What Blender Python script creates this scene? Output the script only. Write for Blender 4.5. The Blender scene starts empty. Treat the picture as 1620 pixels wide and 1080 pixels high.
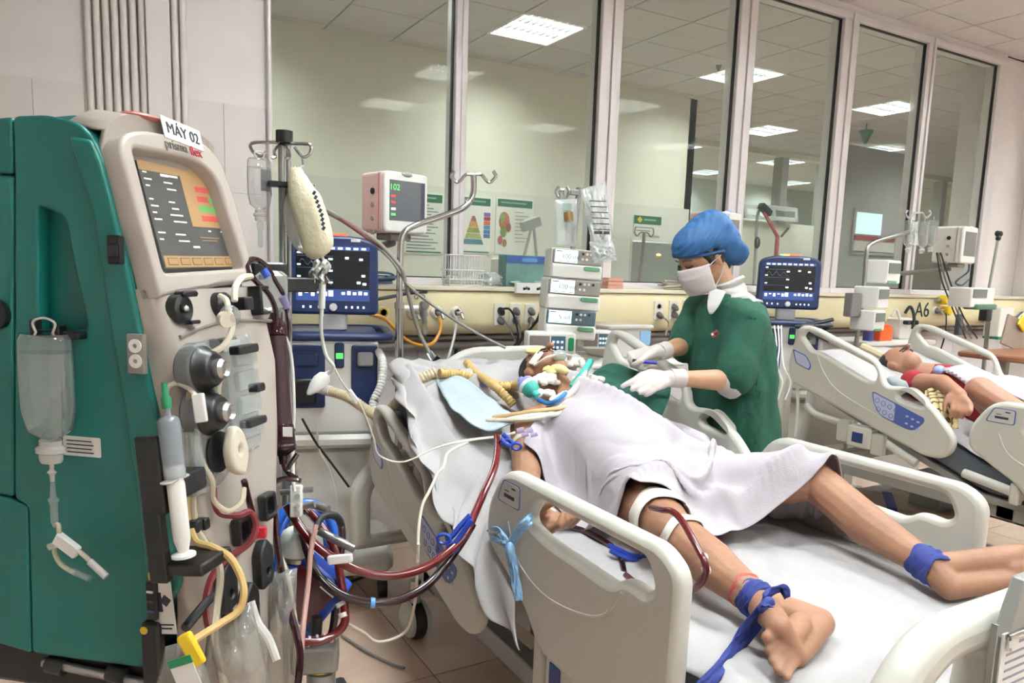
import bpy, math, random
import numpy as np
from mathutils import Vector, Matrix, noise

random.seed(7)
rng = np.random.default_rng(7)
SC = bpy.context.scene
COL = SC.collection
V = Vector
R = math.radians

# ---------------------------------------------------------------- camera
F_PX, PPX, PPY, CAM_H = 1175.0, 810.0, 590.0, 1.46
PITCH, ROLL, YAW = R(7.967), R(1.875), R(30.03)


def camera_axes():
    cy, sy, cp, sp, cr, sr = (math.cos(YAW), math.sin(YAW), math.cos(PITCH), math.sin(PITCH), math.cos(ROLL), math.sin(ROLL))
    rp = Matrix(((1, 0, 0), (0, cp, -sp), (0, sp, cp)))
    rr = Matrix(((cr, -sr, 0), (sr, cr, 0), (0, 0, 1)))
    m = rr @ rp
    return Matrix((m @ V((cy, 0, sy)), m @ V((-sy, 0, cy)), m @ V((0, -1, 0))))   # rows: world X, Y, Z seen from the lens


AX = camera_axes()
cam_data = bpy.data.cameras.new('camera')
cam_data.sensor_width = 36
cam_data.lens = F_PX / 1620 * 36
cam_data.shift_y = (PPY - 540) / 1620
cam_data.clip_start = 0.05
cam = bpy.data.objects.new('camera', cam_data)
COL.objects.link(cam)
right, down, fwd = (V((AX[0][i], AX[1][i], AX[2][i])) for i in range(3))
rot = Matrix((right, -down, -fwd)).transposed()
cam.matrix_world = Matrix.Translation((0, 0, CAM_H)) @ rot.to_4x4()
SC.camera = cam

# ---------------------------------------------------------------- world and exposure
world = bpy.data.worlds.new('world')
SC.world = world
world.use_nodes = True
world.node_tree.nodes['Background'].inputs[0].default_value = (0.9, 0.92, 1.0, 1)
world.node_tree.nodes['Background'].inputs[1].default_value = 0.12
SC.view_settings.view_transform = 'Standard'
SC.view_settings.look = 'None'
SC.view_settings.gamma = 1
SC.view_settings.use_curve_mapping = False
SC.view_settings.exposure = 0.79
LAMP_STRENGTH = 52.0
NEXT_LAMP_STRENGTH = 38.0


def P(px, py, x=None, y=None, z=None, d=None):
    """Point of the room seen at a photograph pixel, on a known plane x, y or z or at depth d."""
    r = AX @ V(((px - PPX) / F_PX, (py - PPY) / F_PX, 1))
    if d is not None:
        t = d
    elif x is not None:
        t = x / r.x
    elif y is not None:
        t = y / r.y
    else:
        t = (z - CAM_H) / r.z
    return V((0, 0, CAM_H)) + r * t


# ---------------------------------------------------------------- materials
def hexc(h):
    c = [int(h[i:i + 2], 16) / 255 for i in (0, 2, 4)]
    return tuple(v / 12.92 if v <= 0.04045 else ((v + 0.055) / 1.055) ** 2.4 for v in c) + (1,)


MATS = {}


def mat(name, col, rough=0.5, metal=0.0, emit=0.0, var=0.05, vscale=6.0, bump=0.0, bscale=60.0, coat=0.0, sub=0.0, spec=0.5):
    """Principled surface with a little procedural mottling and relief."""
    if name in MATS:
        return MATS[name]
    m = bpy.data.materials.new(name)
    m.use_nodes = True
    nt = m.node_tree
    b = nt.nodes['Principled BSDF']
    c = hexc(col)
    b.inputs['Roughness'].default_value = rough
    b.inputs['Metallic'].default_value = metal
    b.inputs['Coat Weight'].default_value = coat
    b.inputs['Specular IOR Level'].default_value = spec
    if sub:
        b.inputs['Subsurface Weight'].default_value = sub
        b.inputs['Subsurface Radius'].default_value = (0.01, 0.004, 0.002)
    if emit:
        b.inputs['Emission Color'].default_value = c
        b.inputs['Emission Strength'].default_value = emit
    if var or bump:
        tc = nt.nodes.new('ShaderNodeTexCoord')
    if var:
        n = nt.nodes.new('ShaderNodeTexNoise')
        n.inputs['Scale'].default_value = vscale
        n.inputs['Detail'].default_value = 4
        nt.links.new(tc.outputs['Object'], n.inputs['Vector'])
        mx = nt.nodes.new('ShaderNodeMix')
        mx.data_type = 'RGBA'
        mx.inputs['A'].default_value = tuple(v * (1 - var * 2) for v in c[:3]) + (1,)
        mx.inputs['B'].default_value = tuple(min(1, v * (1 + var)) for v in c[:3]) + (1,)
        nt.links.new(n.outputs['Fac'], mx.inputs['Factor'])
        nt.links.new(mx.outputs['Result'], b.inputs['Base Color'])
    else:
        b.inputs['Base Color'].default_value = c
    if bump:
        n2 = nt.nodes.new('ShaderNodeTexNoise')
        n2.inputs['Scale'].default_value = bscale
        n2.inputs['Detail'].default_value = 3
        nt.links.new(tc.outputs['Object'], n2.inputs['Vector'])
        bp = nt.nodes.new('ShaderNodeBump')
        bp.inputs['Strength'].default_value = bump
        bp.inputs['Distance'].default_value = 0.01
        nt.links.new(n2.outputs['Fac'], bp.inputs['Height'])
        nt.links.new(bp.outputs['Normal'], b.inputs['Normal'])
    MATS[name] = m
    return m


def clear(name, col='ffffff', body=0.15, rough=0.05, ior=1.45, gain=1.0):
    """Thin clear plastic or glass: see-through, a Fresnel shine, and some body colour."""
    if name in MATS:
        return MATS[name]
    m = bpy.data.materials.new(name)
    m.use_nodes = True
    nt = m.node_tree
    nt.nodes.remove(nt.nodes['Principled BSDF'])
    out = nt.nodes['Material Output']
    tr = nt.nodes.new('ShaderNodeBsdfTransparent')
    df = nt.nodes.new('ShaderNodeBsdfDiffuse')
    gl = nt.nodes.new('ShaderNodeBsdfGlossy')
    ge = nt.nodes.new('ShaderNodeNewGeometry')
    dt = nt.nodes.new('ShaderNodeVectorMath')
    dt.operation = 'DOT_PRODUCT'
    nt.links.new(ge.outputs['Normal'], dt.inputs[0])
    nt.links.new(ge.outputs['Incoming'], dt.inputs[1])

    def mth(op, a, bb=None):
        q = nt.nodes.new('ShaderNodeMath')
        q.operation = op
        for i, s in enumerate((a, bb)):
            if s is None:
                continue
            if isinstance(s, (int, float)):
                q.inputs[i].default_value = s
            else:
                nt.links.new(s, q.inputs[i])
        return q.outputs[0]
    f0 = ((ior - 1) / (ior + 1)) ** 2
    sch = mth('POWER', mth('SUBTRACT', 1.0, mth('ABSOLUTE', dt.outputs['Value'])), 5.0)
    fres = mth('MULTIPLY', mth('ADD', mth('MULTIPLY', sch, 1 - f0), f0), gain)
    c = hexc(col)
    tr.inputs['Color'].default_value = tuple(0.6 + 0.4 * v for v in c[:3]) + (1,)
    df.inputs['Color'].default_value = c
    gl.inputs['Roughness'].default_value = rough
    m1 = nt.nodes.new('ShaderNodeMixShader')
    m1.inputs[0].default_value = body
    m2 = nt.nodes.new('ShaderNodeMixShader')
    nt.links.new(tr.outputs[0], m1.inputs[1])
    nt.links.new(df.outputs[0], m1.inputs[2])
    nt.links.new(fres, m2.inputs[0])
    nt.links.new(m1.outputs[0], m2.inputs[1])
    nt.links.new(gl.outputs[0], m2.inputs[2])
    nt.links.new(m2.outputs[0], out.inputs['Surface'])
    MATS[name] = m
    return m


# ---------------------------------------------------------------- mesh builder
def spline(pts, n=8, closed=False):
    """Catmull-Rom curve through the points."""
    p = [V(q) for q in pts]
    if len(p) < 3:
        return p
    out = []
    m = len(p)
    segs = m if closed else m - 1
    for i in range(segs):
        if closed:
            a, b, c, d = p[(i - 1) % m], p[i], p[(i + 1) % m], p[(i + 2) % m]
        else:
            a, b, c, d = p[max(i - 1, 0)], p[i], p[i + 1], p[min(i + 2, m - 1)]
        for k in range(n):
            t = k / n
            out.append(0.5 * ((2 * b) + (c - a) * t + (2 * a - 5 * b + 4 * c - d) * t * t + (3 * b - a - 3 * c + d) * t ** 3))
    if not closed:
        out.append(p[-1])
    return out


def round_poly(pts, r, n=5):
    """2D polygon with rounded corners; r one radius or a list."""
    m = len(pts)
    rs = r if isinstance(r, (list, tuple)) else [r] * m
    out = []
    for i in range(m):
        p = V(pts[i]).to_2d()
        a = V(pts[i - 1]).to_2d() - p
        b = V(pts[(i + 1) % m]).to_2d() - p
        k = min(rs[i], a.length * 0.48, b.length * 0.48)
        if k < 1e-5:
            out.append(p)
            continue
        s, e = p + a.normalized() * k, p + b.normalized() * k
        for j in range(n + 1):
            t = j / n
            out.append((1 - t) ** 2 * s + 2 * t * (1 - t) * p + t * t * e)
    return out


class MB:
    def __init__(self):
        self.v, self.f, self.m, self.cur = [], [], [], 0

    def mi(self, i):
        self.cur = i
        return self

    def add(self, vs, fs, M=None):
        o = len(self.v)
        if M is not None:
            vs = [M @ V(p) for p in vs]
        self.v.extend(tuple(p) for p in vs)
        self.f.extend(tuple(o + i for i in f) for f in fs)
        self.m.extend([self.cur] * len(fs))
        return self

    def box(self, x0, x1, y0, y1, z0, z1, M=None):
        vs = [(x, y, z) for z in (z0, z1) for y in (y0, y1) for x in (x0, x1)]
        return self.add(vs, [(0, 2, 3, 1), (4, 5, 7, 6), (0, 1, 5, 4), (2, 6, 7, 3), (0, 4, 6, 2), (1, 3, 7, 5)], M)

    def cbox(self, c, s, M=None):
        return self.box(c[0] - s[0] / 2, c[0] + s[0] / 2, c[1] - s[1] / 2, c[1] + s[1] / 2, c[2] - s[2] / 2, c[2] + s[2] / 2, M)

    def rbox(self, x0, x1, y0, y1, z0, z1, r=0.01, M=None, n=3):
        """Box with rounded vertical edges and a small top and bottom chamfer."""
        c = min(r * 0.5, (z1 - z0) * 0.3)
        base = [(x0, y0), (x1, y0), (x1, y1), (x0, y1)]
        rings = []
        for z, ins in ((z0, c), (z0 + c, 0), (z1 - c, 0), (z1, c)):
            q = round_poly([(x0 + ins, y0 + ins), (x1 - ins, y0 + ins), (x1 - ins, y1 - ins), (x0 + ins, y1 - ins)], r, n)
            rings.append([(p.x, p.y, z) for p in q])
        return self.loft(rings, M=M)

    def loft(self, rings, closed=True, cap=True, M=None):
        n = len(rings[0])
        vs = [p for r in rings for p in r]
        fs = []
        for i in range(len(rings) - 1):
            for j in range(n if closed else n - 1):
                k = (j + 1) % n
                fs.append((i * n + j, i * n + k, (i + 1) * n + k, (i + 1) * n + j))
        if cap and closed:
            fs.append(tuple(reversed(range(n))))
            fs.append(tuple((len(rings) - 1) * n + j for j in range(n)))
        return self.add(vs, fs, M)

    def tube(self, pts, r, n=8, cap=True, closed=False, M=None, flat=1.0):
        p = [V(q) for q in pts]
        p = [q for i, q in enumerate(p) if i == 0 or (q - p[i - 1]).length > 1e-6]
        m = len(p)
        rs = list(r) if isinstance(r, (list, tuple)) else [r] * m
        if len(rs) != m:
            rs = [rs[min(int(i * len(rs) / m), len(rs) - 1)] for i in range(m)]
        t0 = (p[1] - p[0]).normalized()
        nrm = t0.orthogonal().normalized()
        if abs(t0.z) < 0.9:
            nrm = (V((0, 0, 1)) - t0 * t0.z).normalized()
        rings = []
        for i in range(m):
            if closed:
                t = (p[(i + 1) % m] - p[i - 1]).normalized()
            else:
                t = (p[min(i + 1, m - 1)] - p[max(i - 1, 0)]).normalized()
            nrm = (nrm - t * nrm.dot(t))
            nrm = nrm.normalized() if nrm.length > 1e-6 else t.orthogonal().normalized()
            b = t.cross(nrm)
            rings.append([tuple(p[i] + (nrm * math.cos(2 * math.pi * j / n) * flat + b * math.sin(2 * math.pi * j / n)) * rs[i]) for j in range(n)])
        if closed:
            rings.append(rings[0])
            return self.loft(rings, cap=False, M=M)
        return self.loft(rings, cap=cap, M=M)

    def cyl(self, a, b, r, r2=None, n=16, M=None):
        return self.tube([a, b], [r, r if r2 is None else r2], n=n, M=M)

    def lathe(self, prof, n=20, M=None):
        rings = [[(max(r, 1e-4) * math.cos(2 * math.pi * j / n), max(r, 1e-4) * math.sin(2 * math.pi * j / n), z) for j in range(n)] for r, z in prof]
        return self.loft(rings, M=M)

    def ell(self, c, r, M=None, nu=16, nv=10, rot=None):
        r = (r, r, r) if isinstance(r, (int, float)) else r
        prof = [(math.sin(math.pi * i / nv), -math.cos(math.pi * i / nv)) for i in range(nv + 1)]
        B = MB().lathe(prof, nu)
        T = Matrix.Translation(V(c)) @ (rot.to_4x4() if rot is not None else Matrix()) @ Matrix.Diagonal((*r, 1))
        return self.add(B.v, B.f, (M @ T) if M is not None else T)

    def prism(self, poly, t0, t1, M=None):
        return self.loft([[(p[0], p[1], t0) for p in poly], [(p[0], p[1], t1) for p in poly]], M=M)

    def quad(self, a, b, c, d, M=None):
        return self.add([a, b, c, d], [(0, 1, 2, 3)], M)

    def grid(self, rows, M=None):
        n = len(rows[0])
        fs = [(i * n + j, i * n + j + 1, (i + 1) * n + j + 1, (i + 1) * n + j) for i in range(len(rows) - 1) for j in range(n - 1)]
        return self.add([p for r in rows for p in r], fs, M)

    def chain(self, pr, n=14):
        """Tapered limb through (point, radius) pairs; overlapping solids to be fused later."""
        for i, (p, r) in enumerate(pr):
            self.ell(p, r, nu=n, nv=8)
            if i:
                self.cyl(pr[i - 1][0], p, pr[i - 1][1], r, n=n)
        return self

    def mesh(self, name):
        me = bpy.data.meshes.new(name)
        me.from_pydata(self.v, [], self.f)
        for p, i in zip(me.polygons, self.m):
            p.material_index = i
        return me


# ---------------------------------------------------------------- objects
WM = {}


def frame(o):
    return WM.get(o.name, Matrix())


def obj(name, mb, m, parent=None, bevel=0.0, smooth=True, angle=40, solid=0.0, sub=0):
    """Link one mesh object (coordinates in the room), as a part of parent when given."""
    me = mb.mesh(name) if isinstance(mb, MB) else mb
    base = frame(parent) if parent else None
    if base is None:
        vs = [v.co for v in me.vertices]
        c = V(((min(v.x for v in vs) + max(v.x for v in vs)) / 2, (min(v.y for v in vs) + max(v.y for v in vs)) / 2, min(v.z for v in vs)))
        base = Matrix.Translation(c)
    me.transform(base.inverted())
    for mm in (m if isinstance(m, (list, tuple)) else [m]):
        me.materials.append(mm)
    if smooth:
        me.polygons.foreach_set('use_smooth', [True] * len(me.polygons))
        me.set_sharp_from_angle(angle=R(angle))
    o = bpy.data.objects.new(name, me)
    COL.objects.link(o)
    WM[o.name] = base
    if parent:
        o.parent = parent
    else:
        o.matrix_world = base
    if bevel:
        b = o.modifiers.new('bevel', 'BEVEL')
        b.width = bevel
        b.segments = 2
        b.limit_method = 'ANGLE'
        b.angle_limit = R(50)
        b.harden_normals = False
    if solid:
        s = o.modifiers.new('solid', 'SOLIDIFY')
        s.thickness = solid
        s.offset = 0
    if sub:
        s = o.modifiers.new('sub', 'SUBSURF')
        s.levels = s.render_levels = sub
    return o


def tag(o, label=None, cat=None, group=None, kind=None):
    if label:
        o['label'] = label
    if cat:
        o['category'] = cat
    if group:
        o['group'] = group
    if kind:
        o['kind'] = kind
    return o


def thing(name, label, cat, loc=(0, 0, 0), rz=0.0, group=None, M=None):
    o = bpy.data.objects.new(name, None)
    o.empty_display_size = 0.05
    COL.objects.link(o)
    o.matrix_world = M if M is not None else Matrix.Translation(V(loc)) @ Matrix.Rotation(rz, 4, 'Z')
    WM[o.name] = o.matrix_world.copy()
    return tag(o, label, cat, group)


def single(name, mb, m, label, cat, group=None, **k):
    return tag(obj(name, mb, m, **k), label, cat, group)


def struct(name, mb, m, parent=None, **k):
    o = obj(name, mb, m, parent, **k)
    if parent is None:
        tag(o, kind='structure')
    return o


def copy_tree(o, label=None, group=None, T=None):
    """Copy a thing with its parts and sub-parts; T moves it."""
    c = o.copy()
    COL.objects.link(c)
    base = (T @ frame(o)) if T is not None else frame(o)
    c.matrix_world = base
    WM[c.name] = base
    if label:
        c['label'] = label
    if group:
        c['group'] = group

    def rec(src, dst):
        for ch in [x for x in bpy.data.objects if x.parent == src]:
            d = ch.copy()
            COL.objects.link(d)
            d.parent = dst
            WM[d.name] = base
            rec(ch, d)
    rec(o, c)
    return c


def piece(name, src, parent, loc):
    """One more piece that shares src's mesh."""
    c = src.copy()
    COL.objects.link(c)
    c.parent = parent
    c.location = loc
    return c


def evaluated(o):
    dg = bpy.context.evaluated_depsgraph_get()
    return bpy.data.meshes.new_from_object(o.evaluated_get(dg))


def slab(polys, thick, bev, M):
    """Plate with holes and rounded edges: polys in the plate's own plane, first the outline."""
    cu = bpy.data.curves.new('slab', 'CURVE')
    cu.dimensions = '2D'
    cu.fill_mode = 'BOTH'
    cu.extrude = max(thick / 2 - bev, 1e-4)
    cu.bevel_depth = bev
    cu.bevel_resolution = 2
    cu.offset = -bev
    for pl in polys:
        s = cu.splines.new('POLY')
        s.points.add(len(pl) - 1)
        for q, p in zip(s.points, pl):
            q.co = (p[0], p[1], 0, 1)
        s.use_cyclic_u = True
    o = bpy.data.objects.new('slab', cu)
    COL.objects.link(o)
    me = evaluated(o)
    bpy.data.objects.remove(o)
    bpy.data.curves.remove(cu)
    mb = MB()
    mb.add([v.co.copy() for v in me.vertices], [tuple(p.vertices) for p in me.polygons], M)
    bpy.data.meshes.remove(me)
    return mb


def text_mb(body, size, M, depth=0.0006, align='CENTER', mb=None):
    cu = bpy.data.curves.new('text', 'FONT')
    cu.body = body
    cu.size = size
    cu.align_x = align
    cu.align_y = 'CENTER'
    cu.extrude = depth
    o = bpy.data.objects.new('text', cu)
    COL.objects.link(o)
    me = evaluated(o)
    bpy.data.objects.remove(o)
    bpy.data.curves.remove(cu)
    mb = mb or MB()
    mb.add([v.co.copy() for v in me.vertices], [tuple(p.vertices) for p in me.polygons], M)
    bpy.data.meshes.remove(me)
    return mb


def fused(mb, voxel, smooth=6, factor=0.5):
    """Fuse overlapping solids into one continuous smooth skin."""
    me = mb.mesh('fuse')
    o = bpy.data.objects.new('fuse', me)
    COL.objects.link(o)
    r = o.modifiers.new('r', 'REMESH')
    r.mode = 'VOXEL'
    r.voxel_size = voxel
    s = o.modifiers.new('s', 'SMOOTH')
    s.factor = factor
    s.iterations = smooth
    out = evaluated(o)
    bpy.data.objects.remove(o)
    bpy.data.meshes.remove(me)
    return out


def ruffle(me, amp, scale, stretch=(1, 1, 1), seed=0.0):
    """Push a fused skin in and out along its normals like creased cloth."""
    me.update()
    for v in me.vertices:
        p = V((v.co.x * stretch[0], v.co.y * stretch[1], v.co.z * stretch[2])) * scale + V((seed, seed, seed))
        a = 1 - abs(noise.noise(p)) * 2.2
        b = noise.noise(p * 2.3)
        v.co += v.normal * amp * (a * 0.7 + b * 0.4)
    return me


def face_frame(o, right_v, up_v):
    """Matrix whose x runs along right_v and y along up_v (z out of the face)."""
    x = V(right_v).normalized()
    y = V(up_v)
    y = (y - x * y.dot(x)).normalized()
    z = x.cross(y)
    return Matrix.Translation(V(o)) @ Matrix((x, y, z)).transposed().to_4x4()


def pxs(pts, n=6):
    """Curve through pixel points (px, py, depth)."""
    return spline([P(a, b, d=c) for a, b, c in pts], n)


def hose(name, pts, r, m, label=None, cat='tube', parent=None, group=None, n=8, sides=8):
    mb = MB().tube(pxs(pts, n), r, n=sides)
    if parent is not None:
        return obj(name, mb, m, parent)
    return single(name, mb, m, label, cat, group)
# ================================================================ SETTING
WALL_Y, CEIL_Z = 3.75, 3.41
m_wall = mat('wall_paint', 'ded7d4', 0.6, bump=0.03, bscale=40)
m_ceil = mat('ceiling_tile_white', 'd0cac8', 0.8, bump=0.05, bscale=150)
m_grid = mat('ceiling_gap', '4f4843', 0.8)
m_tile = mat('wall_tile_glaze', 'd8d0cc', 0.25, var=0.03)
m_tile2 = mat('low_wall_tile_glaze', 'd6d0cf', 0.25, var=0.03)
m_grout = mat('grout', '9d928b', 0.9)
m_frame = mat('window_aluminium', 'dad4d4', 0.35, metal=0.15)
m_seal = mat('black_seal', '16181a', 0.5)
m_glass = clear('window_glass', 'f6fff8', 0.02, 0.0, 1.5, 0.42)
m_floor = mat('floor_tile', 'c6ac98', 0.22, var=0.12, vscale=5, bump=0.01)
m_fgrout = mat('floor_grout', '3f332b', 0.8)
m_wall2 = mat('next_wall_paint', 'd9d4c2', 0.45, var=0.03)
m_lampw = mat('lamp_white', 'e8e6e0', 0.4)
m_fin = mat('louvre_grey', '3c3b39', .5, var=0)
m_lamp = mat('lamp_glow', 'eff8fb', 0.4, emit=LAMP_STRENGTH, var=0)
m_lamp2 = mat('next_lamp_glow', 'eff8fb', 0.4, emit=NEXT_LAMP_STRENGTH, var=0)

X0, X1, Y0, Y9 = -1.5, 9.5, -2.7, 12.0

# floor: base and tiles
fl = struct('floor', MB().box(X0, X1 + 6.2, Y0, Y9, -0.12, -0.006), m_floor)
bed_ = struct('floor', MB().box(-0.8, 7.1, -0.2, WALL_Y, -0.006, -0.003), m_fgrout)
t0 = None
for i in range(-3, 10):
    for j in range(-4, 3):
        x, y = 1.04 + 0.6 * i, 2.29 + 0.6 * j
        if t0 is None:
            t0 = obj('tile', MB().box(x + .002, x + .598, y + .002, y + .598, -0.003, 0.0), m_floor, bed_)
            org = V((x, y, 0))
        else:
            piece('tile', t0, bed_, V((x, y, 0)) - org)

# our ceiling: plain slab away from view, single tiles where the lens sees them
GX, GY = 3.025, 5.235
G = 0.59


def on(a, b, lst):
    return any(abs(a - p) < 0.1 and abs(b - q) < 0.1 for p, q in lst)


LX = [GX + 0.295 + 2.36 * k for k in (-1, 0, 1, 2)]
ROOM_LAMPS = [(x, GY + 0.295 + 1.77 * k) for x in LX for k in (-2, -3, -4)]
NEXT_LAMPS = [(x, GY + 0.295 + 1.77 * k) for x in LX + [GX + .295 + 2.36 * 3] for k in (0, 1)] + [(x, GY + .295 + 1.77 * k) for x in [GX + .295 + 2.36 * q for q in (2, 3, 4)] for k in (2, 3)]
cl = struct('ceiling', MB().box(X0, X1, Y0, WALL_Y + .15, 3.47, 3.6), m_grid)
c2 = struct('ceiling', MB().box(X0, X1 + 6.2, WALL_Y + .15, Y9, 3.47, 3.6), m_grid)
tile0 = {}


def ceil_tile(par, i, j):
    x, y = GX + G * i, GY + G * j
    if on(x + G / 2, y + G / 2, ROOM_LAMPS + NEXT_LAMPS):
        return
    hi = WALL_Y - 0.01 if par is cl else 99
    key = (par.name, min(y + G, hi) < y + G - .01, max(y, WALL_Y + .16 if par is c2 else -99) > y + .01)
    if key not in tile0:
        ya = max(y, WALL_Y + .16) if par is c2 else y
        tile0[key] = (obj('ceiling_panel', MB().box(x + .006, x + G - .006, ya + .006, min(y + G, hi) - .006, CEIL_Z, CEIL_Z + .014), m_ceil, par, bevel=.003), V((x, y, 0)))
    else:
        piece('ceiling_panel', tile0[key][0], par, V((x, y, 0)) - tile0[key][1])


seen_our = [(i, j) for i in range(1, 10) for j in range(-6, -2) if GX + G * i > 3.2]
for i, j in seen_our:
    ceil_tile(cl, i, j)
plain = MB()
for i in range(-8, 11):
    for j in range(-14, -2):
        x, y = GX + G * i, GY + G * j
        if (i, j) in seen_our or on(x + G / 2, y + G / 2, ROOM_LAMPS):
            continue
        plain.box(x + .004, x + G - .004, max(y, Y0), min(y + G, WALL_Y - .01), CEIL_Z, CEIL_Z + .014)
tag(obj('ceiling_panel', plain, m_ceil, cl), kind='stuff')
for i in range(-4, 14):
    for j in range(-3, 5):
        ceil_tile(c2, i, j)
plain = MB()
for i in range(-8, 21):
    for j in range(-3, 12):
        if -4 <= i < 14 and j < 5:
            continue
        x, y = GX + G * i, GY + G * j
        if not on(x + G / 2, y + G / 2, NEXT_LAMPS):
            plain.box(x + .004, x + G - .004, max(y, WALL_Y + .16), y + G - .004, CEIL_Z, CEIL_Z + .014)
tag(obj('ceiling_panel', plain, m_ceil, c2), kind='stuff')


# louvred ceiling lamps
def lamp_at(x, y, glow, label, group):
    t = thing('ceiling_light', label, 'ceiling light', (x, y, CEIL_Z - .004), 0, group)
    h = .29
    fr = MB()
    for a in (-1, 1):
        fr.box(x + a * h - .012, x + a * h + .012, y - h - .012, y + h + .012, CEIL_Z - .004, CEIL_Z + .05)
        fr.box(x - h, x + h, y + a * h - .012, y + a * h + .012, CEIL_Z - .004, CEIL_Z + .05)
    fr.box(x - h, x + h, y - h, y + h, CEIL_Z + .052, CEIL_Z + .058)
    obj('lamp_frame', fr, m_lampw, t)
    obj('light_diffuser', MB().box(x - h + .014, x + h - .014, y - h + .014, y + h - .014, CEIL_Z + .044, CEIL_Z + .05), glow, t, smooth=False)
    lv = MB()
    for k in range(1, 3):
        yy = y - h + k * 2 * h / 3
        lv.box(x - h, x + h, yy - .006, yy + .006, CEIL_Z, CEIL_Z + .04)
    for k in range(1, 9):
        xx = x - h + k * 2 * h / 9
        lv.box(xx - .005, xx + .005, y - h, y + h, CEIL_Z, CEIL_Z + .028)
    tag(obj('louvre', lv, m_fin if glow is m_lamp2 else m_lampw, t), kind='stuff')
    return t


for i, (x, y) in enumerate(ROOM_LAMPS):
    lamp_at(x, y, m_lamp, 'louvred square ceiling light of the near ward, mirrored faintly in the window glass', 'ceiling lights of the near ward')
pane_word = ['far left', 'second', 'fourth', 'fifth', 'last']
for i, (x, y) in enumerate(NEXT_LAMPS):
    k = min(5, round((x - LX[0]) / 2.36))
    row = ['front', 'second', 'third', 'last'][round((y - GY - .295) / 1.77)]
    lamp_at(x, y, m_lamp2, 'lit louvred ceiling light in the %s row behind the glass, %s column' % (row, ['first', 'second', 'third', 'fourth', 'fifth', 'sixth'][k]), 'ceiling lights beyond the glass')

# walls
W = WALL_Y
wb = struct('wall_back', MB().box(X0, X1, W, W + .15, 0, 1.36).box(X0, .78, W, W + .15, 1.36, CEIL_Z).box(6.95, X1, W, W + .15, 1.36, CEIL_Z).box(.78, 6.95, W, W + .15, 3.345, CEIL_Z), m_wall, smooth=False)
struct('wall_left', MB().box(X0 - .1, X0, Y0, W + .15, 0, CEIL_Z), m_wall)
struct('wall_front', MB().box(X0, X1, Y0 - .1, Y0, 0, CEIL_Z), m_wall)
struct('wall_right', MB().box(X1, X1 + .1, Y0, W + .15, 0, CEIL_Z), m_wall)
pil = struct('wall_pilaster', MB().box(7.55, 8.4, 3.3, W, 0, CEIL_Z).box(7.515, 7.55, 3.27, 3.32, 0, CEIL_Z), m_wall, bevel=.006)
struct('wall_mullion_pier', MB().box(6.98, 7.5, W + .16, W + .34, 0, CEIL_Z), m_wall)
t0 = None
for r_ in range(3):
    for i in range(7):
        x, z = -.52 + .185 * i, 2.17 - .4 * (r_ + 1)
        bx = MB().box(x + .0008, x + .1842, W - .008, W, z + .0008, z + .3992)
        if t0 is None:
            t0, org = obj('wall_tile', bx, m_tile, wb, bevel=.001), V((x, 0, z))
        else:
            piece('wall_tile', t0, wb, V((x, 0, z)) - org)
t0 = None
for r_ in range(2):
    for i in range(26):
        x, z = .8 + .255 * i, 1.10 - .25 * (r_ + 1)
        bx = MB().box(x + .001, x + .254, W - .008, W, z + .001, z + .249)
        if t0 is None:
            t0, org = obj('wall_tile', bx, m_tile2, wb, bevel=.0012), V((x, 0, z))
        else:
            piece('wall_tile', t0, wb, V((x, 0, z)) - org)
# conduits on the left wall
m_pipe = mat('conduit_white', 'e2dad5', 0.4)
for k in range(7):
    a, b = (132.5 + 14.3 * k), (132.5 + 14.3 * k + 12.2)
    xa, xb = P(a, 40, y=W - .02).x, P(b, 40, y=W - .02).x
    rr = (xb - xa) / 2 * .93
    struct('trim_conduit', MB().cyl(((xa + xb) / 2, W - .008 - rr, 1.2), ((xa + xb) / 2, W - .008 - rr, CEIL_Z), rr, n=12), m_pipe)
xa, xb = P(230, 40, y=W - .03).x, P(268, 40, y=W - .03).x
struct('trim_trunking', MB().box(xa, xb, W - .05, W - .008, 1.2, CEIL_Z), m_wall, bevel=.004)
for a in (271, 284):
    xa, xb = P(a, 40, y=W - .02).x, P(a + 10.5, 40, y=W - .02).x
    rr = (xb - xa) / 2
    struct('trim_conduit', MB().cyl(((xa + xb) / 2, W - .008 - rr, 1.2), ((xa + xb) / 2, W - .008 - rr, CEIL_Z), rr, n=12), m_pipe)

# windows of the glass wall
edges = [(.80, 1.74), (1.81, 2.67), (2.82, 3.77), (3.92, 4.79), (4.95, 5.81), (5.91, 6.83)]
for k, (a, b) in enumerate(edges):
    w = thing('window_%d' % (k + 1), None, None, ((a + b) / 2, W, 1.36))
    tag(w, kind='structure')
    la = .02 if k == 0 else (a - edges[k - 1][1]) / 2
    lb = .11 if k == 5 else (edges[k + 1][0] - b) / 2
    obj('jamb', MB().box(a - la, a, W - .05, W + .07, 1.36, 3.36), m_frame, w, bevel=.006)
    obj('jamb', MB().box(b, b + lb, W - .05, W + .07, 1.36, 3.36), m_frame, w, bevel=.006)
    if la > .05:
        obj('cover_strip', MB().box(a - la, a - la * .45, W - .062, W - .05, 1.36, 3.36), m_frame, w, bevel=.003)
    obj('window_head', MB().box(a - la, b + lb, W - .055, W + .07, 3.31, 3.36), m_frame, w, bevel=.004)
    obj('window_sill', MB().box(a - la, b + lb, W - .065, W + .07, 1.36, 1.40), m_frame, w, bevel=.004)
    s = .008
    obj('seal', MB().box(b - s, b, W - .022, W, 1.40, 3.31).box(a, a + .004, W - .022, W, 1.40, 3.31).box(a, b, W - .022, W, 3.31 - s, 3.31).box(a, b, W - .022, W, 1.40, 1.406), m_seal, w)
    obj('pane', MB().box(a, b, W - .012, W - .006, 1.40, 3.31), m_glass, w, smooth=False)
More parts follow.
